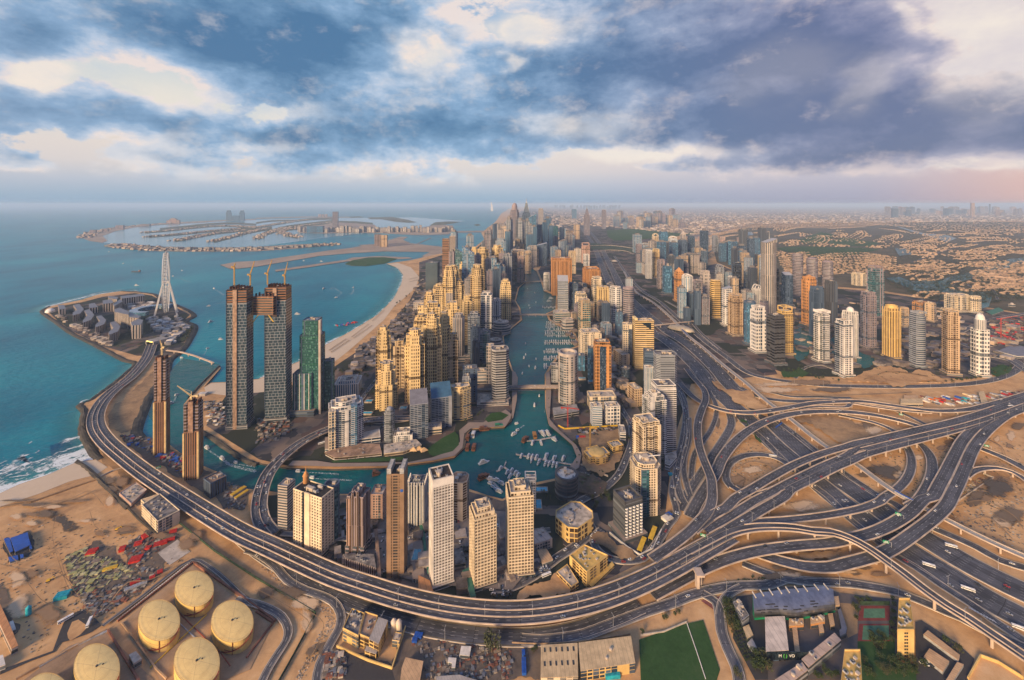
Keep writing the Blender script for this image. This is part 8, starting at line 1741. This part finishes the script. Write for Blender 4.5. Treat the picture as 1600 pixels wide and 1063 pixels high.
# ---------------------------------------------------------------- pools and shade sails
for i,(rn,x,y,w,d,z,lab)in enumerate(((10,1004,278,9,17,5.2,'bright turquoise pool on the terrace right of the dark brown tower'),(6,730,590,15,6,5.4,'blue pool on the terrace of the curved white tower'),(6,692,460,22,8,3,'blue pool right of the curved white tower'),(6,706,385,14,10,3,'blue pool under the lowest gold tower'),(6,922,428,14,12,3,'blue pool at the foot of the broad front gold tower'),(6,1212,232,14,14,4,'round blue pool behind the slanted roof towers'),(6,1408,232,16,7,4,'blue pool beside the pale slab tower'),
	(7,180,938,20,9,2,'turquoise pool on the quay beside the dark round tower'),(7,165,1030,8,18,2,'long turquoise pool below the dark round tower'),(7,438,243,16,7,4,'blue pool left of the orange tower'),(7,490,262,9,8,5,'small blue pool at the foot of the orange tower'),(10,1532,232,18,7,2,'teal pool between the stepped cream and the cream gold towers'),(6,215,888,8,6,33,'roof pool on the grey block behind the cream slab tower'),(6,1296,95,22,6,6,'long blue pool on the white podium behind the gold cluster'))):
	ox,oy,_ = OFF[rn]; p = G(ox+x/4,oy+y/4,z); t = thing('swimming_pool',lab,'pool',(p.x,p.y,0)); b = MB(); b.box(-w/2,w/2,-d/2,d/2,z-.5,z); b.build('water',POOL,t)
	b = MB(); e_ = 1.2
	for q in((-w/2-e_,w/2+e_,-d/2-e_,-d/2),(-w/2-e_,w/2+e_,d/2,d/2+e_),(-w/2-e_,-w/2,-d/2,d/2),(w/2,w/2+e_,-d/2,d/2)):b.box(*q,max(0,z-6),z+.25)
	b.build('pool_edge',ROOFL,t)
for k,(x,y)in enumerate(((985,708),(1020,702),(1050,710))):
	p = G(400+x/4,530+y/4); t = thing('shade_sail',('left','middle','right')[k]+' of three tan shade sails on the canal promenade','shade sail',p,.3*k); b = MB()
	b.face([(-7,-4,4),(7,-4,4),(0,0,10)]); b.face([(7,-4,4),(6,5,4),(0,0,10)]); b.face([(6,5,4),(-6,5,4),(0,0,10)]); b.face([(-6,5,4),(-7,-4,4),(0,0,10)]); b.build('canopy',mat('sail_tan',(.62,.40,.20),.8,.1,.2),t); b = MB(); b.cone((0,0),.3,.2,0,10,6); b.build('mast',METAL,t)
# ---------------------------------------------------------------- boats
HULLW = mat('hull_white',(.62,.62,.62),.3,.05,.3,.5); WOOD = mat('dhow_wood',(.22,.09,.05),.7,.2,.3); HULLD = mat('hull_dark',(.05,.05,.06),.5,.1,.3)
def hull(L_,W_,H_,n=8):
	o = []
	for i in range(n+1):
		s = i/n; x = -L_/2+L_*s; y = W_/2*(1 if s<.45 else math.sqrt(max(0,1-((s-.45)/.55)**2))); o.append((x,max(y,.05)))
	return o,[(x,-y)for x,y in o]+[(x,y)for x,y in reversed(o)]
def yacht(name,L_,W_,label,group=None,m=HULLW,decks=2,cat='boat'):
	t = thing(name,label,cat,(0,0,-2.9),0,group); o,P = hull(L_,W_,2); b = MB()
	b.prism(sc2(P,.92,.8),-.4,1.8,0,True,False,poly2=P); b.build('hull',m,t); b = MB(); x0,x1,w = -L_*.36,L_*.20,W_*.36
	for k in range(decks):
		z = 1.7+k*1.9; b.prism([(x0,-w),(x1,-w),(x1+1.2,0),(x1,w),(x0,w)],z,z+.5,0,False); b.prism([(x0,-w),(x1,-w),(x1+1.2,0),(x1,w),(x0,w)],z+.5,z+1.4,1,False)
		b.prism([(x0-1,-w),(x1,-w),(x1+1.2,0),(x1,w),(x0-1,w)],z+1.4,z+1.9,0,True,True); x0+=L_*.06; x1-=L_*.10; w*=.85
	b.build('cabin',[m,GLASS],t)
	b = MB(); b.bar((x0,0,1.7+decks*1.9),(x0-.6,0,1.7+decks*1.9+L_*.16),.22); b.bar((x0-1,-1,1.7+decks*1.9+1),(x0-1,1,1.7+decks*1.9+1),.2); b.build('mast',METAL,t)
	return t
rbt = random.Random(17)
base = {'s':yacht('motor_boat',9,3.0,'x',None,decks=1),'m':yacht('yacht',15,4.2,'x',None),'l':yacht('yacht',24,5.8,'x',None,decks=3)}
used = set()
def put(kind,px,rz,label,group=None,sc=1.0):
	p = G(px[0],px[1],-2.6); q = base[kind]
	if kind not in used:
		used.add(kind); q.location = p; q.rotation_euler = (0,0,rad(rz)); q.scale = (sc,sc,sc); tag(q,label,'boat',group); return q
	c = clone(q,p,rad(rz),label,None,sc); tag(c,label,'boat',group)
	if group is None and 'group' in c:del c['group']
	return c
PONT = mat('pontoon',(.50,.44,.38),.9,.15,.2)
def pontoon(px,w,lab):
	P = [G(x,y,-2.5)for x,y in px]; t = thing('pontoon',lab,'pontoon',P[0]); b = MB()
	for a,c in zip(P,P[1:]):b.bar(a-P[0]+Vector((0,0,.5)),c-P[0]+Vector((0,0,.5)),w,.9)
	b.build('deck',PONT,t); b = MB()
	for a,c in zip(P,P[1:]):
		n = int((c-a).length/14)+1
		for i in range(n+1):q = a.lerp(c,i/n)-P[0]; b.cone((q.x,q.y),.3,.3,-1,3.2,6)
	b.build('mooring_post',METAL,t)
rows_ = [(506,853,866,5),(510,852,880,9),(517,851,890,12),(524,851,898,14),(535.5,850,901,15),(549,849,873,8),(560.5,849,871,8),(573,849,862,4)]
for y,xa,xb,n in rows_:
	pontoon([(xa,y),(xb+2,y)],2.2,'pontoon of the berth row %s'%('nearest the low canal bridge' if y>570 else 'with its boats, %s from the low canal bridge'%{560.5:'second',549:'third',535.5:'fourth',524:'fifth',517:'sixth',510:'seventh',506:'eighth'}[y]))
	for s in(-1,1):
		for i in range(n):
			x = xa+(xb-xa)*(i+.5)/n+rbt.uniform(-.4,.4)
			if rbt.random()<.12:continue
			put(rbt.choice('sssmm'),(x,y-s*2.3),90*s+rbt.uniform(-4,4),'white boat berthed in the rows on the upper canal','boats berthed in the rows on the upper canal',rbt.uniform(.75,1.0))
pontoon([(847,481),(869,480)],2.2,'pontoon of the small berth above the middle canal bridge')
for i in range(7):put('m',(848+i*3.2,480+(i%2)*1.5),90+rbt.uniform(-6,6),'white yacht at the small berth above the middle canal bridge','yachts above the middle canal bridge',.9)
put('l',(861,466.5),10,'large white yacht moored beside the broad brown gold slab tower'); put('l',(858,471),14,'second large white yacht moored below the slab tower')
pontoon(R(7,'25,722 140,745 260,768 372,786'),3,'long pontoon across the marina basin')
for x,y,k,sc in((60,735,'m',.9),(105,738,'m',1),(128,742,'m',1),(155,745,'m',1.05),(215,738,'l',.95),(265,752,'l',.9),(322,752,'m',1.1)):put(k,(800+x/4,530+y/4-.5),66+rbt.uniform(-5,5),'white yacht moored on the upper side of the long basin pontoon','yachts above the long basin pontoon',sc)
for x,y,k,sc in((120,768,'s',1),(165,778,'m',.95),(208,785,'m',1),(230,788,'m',.9),(256,792,'m',1),(278,796,'m',.9)):put(k,(800+x/4,530+y/4),248+rbt.uniform(-5,5),'white yacht moored on the lower side of the long basin pontoon','yachts below the long basin pontoon',sc)
pontoon(R(7,'80,640 170,632 270,612'),3,'shorter pontoon nearer the promenade bend')
for x,y,k,rz,lab in((185,592,'l',120,'largest white yacht at the shorter pontoon, bow away'),(215,590,'l',122,'white yacht beside the largest one at the shorter pontoon'),(130,652,'m',70,'white yacht below the left end of the shorter pontoon'),(180,652,'m',100,'white yacht below the middle of the shorter pontoon'),(262,632,'m',130,'white yacht below the right end of the shorter pontoon'),(14,598,'m',40,'white boat drifting near the left of the basin'),(36,572,'s',35,'small boat above the drifting one in the basin'),(30,531,'s',20,'small boat crossing the basin entrance'),(170,356,'s',85,'small boat passing just below the low canal bridge'),(140,415,'m',85,'white boat heading up the canal below the low bridge')):put(k,(800+x/4,530+y/4),rz,lab)
for x,y,k,lab in((75,118,'m','white boat in the canal reach above the low bridge'),(85,98,'s','small boat just above the white boat in the canal'),(106,172,'s','left of two boats side by side above the low bridge'),(146,181,'m','right of two boats side by side above the low bridge'),(150,126,'s','small boat near the berth rows in the canal'),(65,216,'s','small boat close above the low canal bridge')):put(k,(800+x/4,530+y/4),90+rbt.uniform(-15,15),lab)
for x,y,k,lab in((85,1030,'s','boat in mid canal level with the berths'),(142,712,'m','dark boat shape in the upper canal'),(96,686,'s','small boat in the upper canal reach'),(112,806,'s','small boat just above the middle canal bridge'),(150,770,'s','boat near the small berth in the upper canal'),(106,790,'s','second small boat above the middle canal bridge')):put(k,(800+x/4,280+y/4),80+rbt.uniform(-20,20),lab)
pontoon(R(6,'1440,870 1490,905 1540,960'),3,'pontoon running out from the quay by the slender white tower')
for x,y in((1470,880),(1490,885),(1512,890),(1530,905),(1460,905),(1478,925),(1495,940),(1515,955)):put('s' if x%3 else 'm',(400+x/4,530+y/4),-30+rbt.uniform(-8,8)+(180 if y>900 else 0),'white boat at the pontoon by the quay of the slender white tower','boats at the quay pontoon',.9)
pontoon(R(6,'1505,830 1550,800 1598,840'),3,'crooked pontoon at the left edge of the marina basin'); pontoon(R(6,'1550,800 1562,770'),2,'short jetty spur of the crooked pontoon')
for x,y in((1530,812),(1575,835),(1600,825),(1625,840),(1590,860),(1640,855)):put('m',(400+x/4,530+y/4),60+rbt.uniform(-10,10),'white yacht tied up at the crooked pontoon','yachts at the crooked pontoon',.9)
put('l',R(6,'1425,775')[0],28,'white motor yacht under way alone in the marina basin',None,.9)
for x,y,k,rz,lab in((260,830,'s',175,'small boat trailing a wake in front of the canal lawn'),(348,870,'s',170,'small boat beside the bank behind the cream slab tower')):put(k,(400+x/4,530+y/4),rz,lab)
for x,y,k,rz,lab in((1290,683,'m',152,'first of three boats with wakes in the canal mouth'),(1385,750,'m',150,'second of three boats with wakes in the canal mouth'),(1470,775,'s',160,'third of three boats with wakes in the canal mouth'),(1068,405,'m',80,'boat beside the left bare brown tower'),(1105,350,'s',70,'small boat leaving the canal mouth'),(1298,60,'s',60,'speedboat off the rock breakwater'),(1136,118,'s',5,'little boat under the pedestrian bridge')):put(k,(x/4,530+y/4),rz,lab)
for x,y,k,rz,lab in((855,665,'l',5,'white boat in open water behind the round island'),(1318,893,'l',80,'barge like boat between the round island and the framed towers'),(1380,1003,'m',10,'boat close to the left framed tower'),(683,456,'m',20,'far boat below the crescent'),(770,528,'m',160,'far speedboat left of the dark tanker'),(1137,573,'m',-30,'far speedboat right of the wheel'),(1080,608,'m',160,'speedboat with a long wake right of the wheel'),(1336,685,'m',160,'speedboat with a wake left of the framed towers'),(1303,795,'m',200,'boat at the start of the curved wake')):put(k,(x/4,280+y/4),rz,lab)
for x,y,k,rz,lab in((425,685,'l',80,'dark boat in the bay off the long beach'),(500,742,'m',220,'jet boat at the end of the curling wake in the bay'),(260,845,'l',5,'boat just right of the framed towers'),(610,678,'m',80,'far jet boat in the middle of the bay'),(410,515,'l',0,'boat behind the harbour mole'),(300,510,'m',0,'small boat beside the harbour mole')):put(k,(400+x/4,280+y/4),rz,lab)
def dhow(px,rz,lab,m=WOOD,L_=26):
	t = thing('dhow',lab,'boat',G(px[0],px[1],-2.6),rad(rz)); o,P = hull(L_,7.5,3); b = MB(); b.prism(sc2(P,.9,.75),-.5,3,0,True,False,poly2=P); b.build('hull',m,t)
	b = MB(); b.box(-L_*.4,L_*.22,-3,3,3,5.2,1); b.box(-L_*.43,L_*.25,-3.4,3.4,5.2,5.6,0); b.box(-L_*.4,-L_*.05,-2.6,2.6,5.6,7.4,1); b.box(-L_*.42,-L_*.03,-3,3,7.4,7.8,0); b.build('cabin',[m,GLASSB],t)
for x,y,rz,lab,rn,m in((1325,620,85,'leftmost brown dhow moored along the promenade',6,WOOD),(1325,680,85,'brown dhow moored below the leftmost one',6,WOOD),(1360,600,85,'white sided dhow beside the leftmost brown one',6,HULLW),(1364,680,85,'dhow moored at the lower end of the promenade row',6,WOOD),(1430,570,8,'brown dhow moored broadside under the canal lawn',6,WOOD),(1525,552,8,'dhow with a green roof at the canal corner',6,GREENP),(1425,868,40,'dark red dhow at the quay pontoon',6,WOOD),(85,632,60,'dark red dhow at the end of the shorter pontoon',7,WOOD),(140,605,95,'orange brown dhow beside the dark red one',7,mat('dhow_orange',(.42,.20,.06),.7,.1,.2)),(752,848,20,'brown sightseeing boat in mid canal before the canal lawn',6,WOOD)):
	ox,oy,_ = OFF[rn]; dhow((ox+x/4,oy+y/4),rz,lab,m,24 if '752' not in str(x)else 14)
p = G(213,425.3,-2.6); t = thing('tanker','long dark cargo ship at anchor behind the round island','ship',p); b = MB(); o,P = hull(58,11,4); b.prism(P,-1,5,0); b.build('hull',HULLD,t); b = MB(); b.box(18,25,-4,4,5,13); b.box(17,26,-5,5,11,12); b.build('bridge_house',mat('hull_rust',(.30,.16,.12),.7,.1,.2),t); b = MB(); b.bar((-10,0,5),(-10,0,14),.6); b.bar((-24,0,5),(-24,0,11),.6); b.build('mast',METAL,t)
WB = MB(); WK = MB()
def wake(px,w0,w1,z=-2.55):
	P = [G(x,y,z)for x,y in smooth(px,5)]; n = len(P)
	for i in range(n-1):
		a,c = P[i],P[i+1]; t_ = (c-a).normalized(); nx = Vector((-t_.y,t_.x,0)); wa = w0+(w1-w0)*i/n; wb = w0+(w1-w0)*(i+1)/n
		WB.face([a-nx*wa,c-nx*wb,c+nx*wb,a+nx*wa],0,[(0,0.15),(0,0.15),(0,.85),(0,.85)])
for rn,s,a,c in((5,'1296,690 1380,745 1460,790 1598,825',1.0,3),(5,'1390,755 1440,790 1598,830',.8,2.4),(5,'1475,780 1598,800',.8,2),(5,'1104,352 1090,385',.5,2),(5,'1300,58 1270,105',.5,2),(1,'772,528 830,548',1,3),(1,'1082,608 1190,645',1,3.5),(1,'1338,685 1400,725',1.2,4),(1,'1305,790 1340,786 1408,765',1.2,4),(2,'500,742 532,712 510,695 485,680 460,690',1.2,5),(2,'610,676 606,706 590,720',1.5,5),(6,'265,830 420,838 520,845',.7,2.5),(6,'350,870 440,876 600,882',.6,2),(7,'30,570 75,540',.6,2),(7,'14,598 30,580',.6,2),(7,'203,440 205,460',.5,1)):
	wake(R(rn,s),a,c)
WKM = bpy.data.materials.new('wake_foam'); WKM.use_nodes = True; T = NT(WKM.node_tree); bb = T.n['Principled BSDF']; tc_ = T.n.new('ShaderNodeTexCoord'); bb.inputs['Base Color'].default_value = (.70,.78,.80,1); bb.inputs['Roughness'].default_value = .8
T.put(bb.inputs['Alpha'],T.m('MULTIPLY',T.step(T.noise(tc_.outputs['Object'],.35,5,.7),.38,.7),.75))
o = WB.build('boat_wake',WKM); o['kind'] = 'stuff'
p = G(541,507,-2.6); r = random.Random(2)
for k,(c,m,dx,dy)in enumerate((('blue',BLUEP,8,10),('red',REDP,-30,-20),('turquoise',TURQ,0,-4),('blue and white',BLUEP,-14,-14),('red and blue',REDP,22,22))):
	b = MB()
	for i in range(14):x,y = r.uniform(-9,9),r.uniform(-9,9); b.box(x-2,x+2,y-2,y+2,0,r.uniform(1,4),i%2)
	o = b.build('inflatable_park',[m,TURQ if k%2 else REDP]); o.location = p+Vector((dx,dy,0)); tag(o,('right middle blue','leftmost red','central turquoise','left blue','rightmost red')[k]+' raft of the floating play park off the beach','inflatable raft')
b = MB(); b.cone((0,0),.1,.1,0,2.4,5); b.cone((0,0),2.2,.1,2.2,3.0,8); PAR = b.mesh('parasol',[mat('straw',(.20,.14,.10),.9,.2,.5)])
r = random.Random(6)
for k,(a,c)in enumerate((((468,577),(500,560)),((472,580),(505,562)),((515,548),(540,531)),((518,551),(545,533)),((550,527),(575,508)),((553,529),(580,510)),((582,502),(600,486)),((640,437),(652,434)),((640,441),(652,438)))):
	for i in range(14):
		s = i/13; x,y = a[0]+(c[0]-a[0])*s,a[1]+(c[1]-a[1])*s; tag(inst('parasol',PAR,None,G(x,y),0,(1.3,1.3,1.1)),'straw parasol in the rows on the long beach','parasol','parasols on the long beach')
# ---------------------------------------------------------------- trees
def leaf_mat(name,a,c):
	m = bpy.data.materials.new(name); m.use_nodes = True; T = NT(m.node_tree); b = T.n['Principled BSDF']; oi = T.n.new('ShaderNodeNewGeometry')
	T.put(b.inputs['Base Color'],T.mix(oi.outputs['Random Per Island'],a,c)); b.inputs['Roughness'].default_value = .7; b.inputs['Specular IOR Level'].default_value = .2; return m
LEAF = leaf_mat('leaves',(.018,.035,.012),(.06,.085,.028)); LEAF2 = leaf_mat('leaves_olive',(.03,.04,.018),(.085,.09,.04)); BARK = mat('bark',(.12,.08,.05),.9,.2,.5)
def tree_proto(seed,leaves=420,lm=LEAF,tall=1.0):
	r = random.Random(seed); t = MB(); t.cone((0,0),.28,.16,0,2.4*tall,7)
	cl = []
	for i in range(9):
		a = r.uniform(0,6.28); q = Vector((math.cos(a)*r.uniform(.6,2.2),math.sin(a)*r.uniform(.6,2.2),r.uniform(2.6,5.4)*tall)); cl.append((q,r.uniform(.9,1.6))); t.bar((0,0,r.uniform(1.4,2.4)),q,.12)
	b = MB()
	for i in range(leaves):
		c,s = r.choice(cl); d = Vector((r.gauss(0,1),r.gauss(0,1),r.gauss(0,.8))).normalized()*s*r.uniform(.5,1.08); p = c+d
		n = Vector((r.gauss(0,1),r.gauss(0,1),r.gauss(.6,1))).normalized(); u = n.orthogonal().normalized(); v = n.cross(u); z = r.uniform(.22,.46)
		b.face([p-u*z,p+v*z*.7,p+u*z,p-v*z*.7])
	return t.mesh('trunk',[BARK]),b.mesh('crown',[lm])
PROT = [tree_proto(1),tree_proto(2,lm=LEAF2),tree_proto(3,tall=1.25),tree_proto(4,leaves=300)]
def palm_proto():
	t = MB(); t.cone((0,0),.26,.18,0,7,6); b = MB(); r = random.Random(9)
	for i in range(18):
		a = 6.28*i/18; L_ = r.uniform(2.2,3); d = Vector((math.cos(a),math.sin(a),0)); s = Vector((-d.y,d.x,0))*.4; up = r.uniform(.2,1.2)
		p0,p1,p2 = Vector((0,0,7)),Vector((0,0,7+up))+d*L_*.55,Vector((0,0,6.4+up*.3))+d*L_; b.face([p0-s*.3,p1-s,p1+s,p0+s*.3]); b.face([p1-s,p2-s*.2,p2+s*.2,p1+s])
	return t.mesh('trunk',[BARK]),b.mesh('crown',[LEAF])
PROT.append(palm_proto())
rt = random.Random(12)
def tree(px,h,where,k=None,palm=False):
	k = 4 if palm else(rt.randrange(4)if k is None else k); s = h/(8.5 if palm else 6.6)
	t = thing('palm_tree' if palm else 'leafy_tree',('green palm ' if palm else 'dense dark green tree ')+where,'palm tree' if palm else 'tree',G(*px),rt.uniform(0,6.28),('palms ' if palm else 'trees ')+where); t.scale = (s,s,s)
	inst('trunk',PROT[k][0],t); inst('crown',PROT[k][1],t)
def grove(rn,pts,h,where,palm=False):
	for x,y in R(rn,pts):tree((x,y+rt.uniform(-.5,.5)),h*rt.uniform(.75,1.25),where,None,palm)
grove(11,'1345,600 1370,610 1350,640 1385,650 1355,680 1395,690 1365,720 1400,730 1375,750 1410,755 1345,660 1380,630 1340,620',9,'in the belt beside the row of roof coolers')
grove(11,'1520,930 1560,940 1590,930 1540,970 1575,985 1520,1000 1560,1020 1595,1000 1410,1050',11,'clumped left of the grey hall with the white roof')
grove(12,'555,570 575,590 545,620 560,645 555,690 618,572 640,580 590,575',6,'round the upper tennis court')
grove(12,'650,800 690,790 725,810 660,840 700,845 735,830 680,870 715,870 650,825',8,'in the grove below the tennis courts')
grove(12,'780,570 790,610 785,650 790,700 780,740 790,790 775,830',7,'in the line left of the tall yellow tower')
grove(12,'790,970 830,960 870,975 900,960 920,985 820,1000 860,1010 900,1020 800,1030 930,1030 850,1050',8,'in the hedge below the tall yellow tower')
grove(12,'600,960 640,1000 680,980 720,1010 760,960 700,940 620,1040 660,1050 745,1040 770,1010',7,'scattered on the lawn between the yellow towers')
grove(12,'1115,830 1185,890 980,985',8,'standing among the parking roofs'); grove(12,'300,1050 330,1055 360,1035 390,1050 415,1035 440,1040',7,'along the bottom edge below the diagonal hall')
grove(10,'1475,890',17,'standing alone in the scrap yard'); grove(11,'1020,660 1040,650 950,690 965,685 815,775 700,995 740,1000 130,890 150,880',5,'dotted along the frontage road')
for y in range(9):grove(11,' '.join('%d,%d'%(1375+y*11+i*14,770+y*22-i*6)for i in range(6)),2.6,'in the planted rows beside the field lane')
grove(11,'420,170 440,160 455,150 470,140 485,125 430,185',5,'beside the yellow apartment block'); grove(7,'500,1010 530,1040 520,1060 590,980 560,1000 600,1000 610,1020',8,'by the ring road bend above the yellow apartments')
grove(7,'200,970 230,980 260,960 215,1000 185,960 240,1000',6,'round the pool of the dark round tower',True)
grove(6,'405,740 1400,470 1420,455 1385,480 1405,445 1310,520 1350,510',6,'near the curved gold tower lawn'); grove(6,'470,770 520,765 570,763 620,760 680,757 740,754 800,752 850,750 900,748',5,'along the canal promenade',True)
grove(7,'225,260 230,320 228,380 232,440 235,500 262,545 300,580 345,620 385,660 405,700 420,740 405,790',6,'along the marina promenade',True)
grove(8,'100,200 130,195 160,205 190,200 220,190 140,220 90,215 180,215 300,245 320,255 340,250 440,265 1150,265 1180,260 1210,262 1240,258 1270,255 1300,252 1330,248 1400,190 1420,220 1500,190 1520,180 1480,205 1440,170',8,'in the gardens of the lake towers')
grove(8,'700,200 740,215 780,222 820,222 860,215 900,210 680,190',6,'round the sandy lot before the lake towers',True)
grove(2,'1000,700 1020,690 1040,680 985,710 960,725 940,740 900,770 880,780 870,800 1015,610 1030,620 1045,600 1040,640 1020,650',9,'behind the long beach')
grove(6,'470,190 500,200 530,205 560,200 590,205 620,215 650,225 680,235 700,240 485,215 540,220 600,225',8,'in the dark belt behind the white hotel')
def green_mass(name,n,rg,h,seed):
	r = random.Random(seed); b = MB(); xs = [q[0]for q in rg]; ys = [q[1]for q in rg]; c = 0
	while c<n:
		x,y = r.uniform(min(xs),max(xs)),r.uniform(min(ys),max(ys)); k = False
		for i in range(len(rg)):
			(a,e_),(d,f) = rg[i],rg[i-1]
			if(e_>y)!=(f>y)and x<(d-a)*(y-e_)/(f-e_)+a:k = not k
		if not k:c+=.02; continue
		c+=1; p = G(x,y); w = r.uniform(*h)
		for j in range(7):
			o = Vector((r.gauss(0,.35),r.gauss(0,.35),r.uniform(.3,.9)))*w; s = w*r.uniform(.25,.5); q = p+o
			b.face([q+Vector((-s,0,r.uniform(-.3,.3)*s)),q+Vector((0,-s,r.uniform(-.3,.3)*s)),q+Vector((s,0,r.uniform(-.3,.3)*s)),q+Vector((0,s,r.uniform(-.3,.3)*s))])
	b.build(name,LEAF2)['kind'] = 'stuff'
green_mass('suburb_greenery',7000,R(4,'50,320 700,285 1000,300 1598,300 1598,760 1400,780 1000,760 700,640 440,600 50,560'),(6,13),41)
green_mass('suburb_greenery',700,R(3,'590,320 1130,310 1598,330 1598,620 1300,520 1000,380 760,430 640,400'),(7,14),42)
green_mass('roadside_shrubs',160,R(8,'0,240 300,250 520,258 1100,285 1400,230 1540,180 1500,110 1200,120 900,190 600,180'),(2,5),43)
green_mass('street_greenery',90,[(530,800),(640,790),(800,800),(850,860),(800,920),(660,910),(560,880)],(2,4.5),57)
green_mass('scrub',120,R(8,'600,880 900,700 1000,800 1300,900 1500,700 1598,700 1598,1000 1300,1063 700,1063'),(1,2.4),44)
green_mass('scrub',260,R(14,'0,300 500,560 640,520 1000,560 1250,480 1600,560 1600,1060 900,1060 0,760'),(.8,2.2),54); green_mass('scrub',120,R(13,'400,300 700,480 1000,660 1000,900 500,900 350,600'),(.8,2),55); green_mass('scrub',160,R(9,'0,100 300,0 560,60 1000,160 1180,300 640,720 200,900 0,560'),(.5,1.4),56)
green_mass('scrub',70,R(11,'1200,480 1598,400 1598,450 1200,500'),(1,2.2),45)
green_mass('island_greenery',260,R(1,'280,830 350,790 500,760 760,705 900,710 1000,760 1100,1000 1060,1063 700,1063 600,1000 400,900'),(3,8),46)
green_mass('island_greenery',60,R(1,'1130,1000 1190,920 1210,930 1140,1050'),(3,8),47)
green_mass('street_greenery',260,[(560,560),(650,470),(660,440),(700,430),(800,440),(800,520),(770,600),(700,640),(600,660),(560,640)],(3,8),48)
green_mass('street_greenery',260,[(1060,440),(1160,450),(1330,475),(1480,500),(1590,520),(1590,560),(1480,590),(1300,585),(1180,560),(1090,500)],(3,8),49)
green_mass('street_greenery',140,[(860,505),(960,500),(985,560),(1000,650),(960,740),(900,780),(930,680),(870,640),(870,580),(910,540)],(2,6),50)
# ---------------------------------------------------------------- hazy air
hz = MB(); hz.box(-118000,118000,-2800,123000,-4.5,522); h = hz.build('haze',bpy.data.materials.new('haze_air')); h['kind'] = 'stuff'
hm_ = h.data.materials[0]; hm_.use_nodes = True; T = NT(hm_.node_tree); T.n.clear(); out = T.n.new('ShaderNodeOutputMaterial'); pv = T.n.new('ShaderNodeVolumePrincipled')
pv.inputs['Color'].default_value = (.60,.78,1.0,1); pv.inputs['Density'].default_value = HAZE_DENSITY if 'HAZE_DENSITY' in globals()else 3.6e-5; pv.inputs['Anisotropy'].default_value = 0.0
T.l.new(pv.outputs[0],out.inputs['Volume'])
S.cycles.volume_step_rate = 4.0
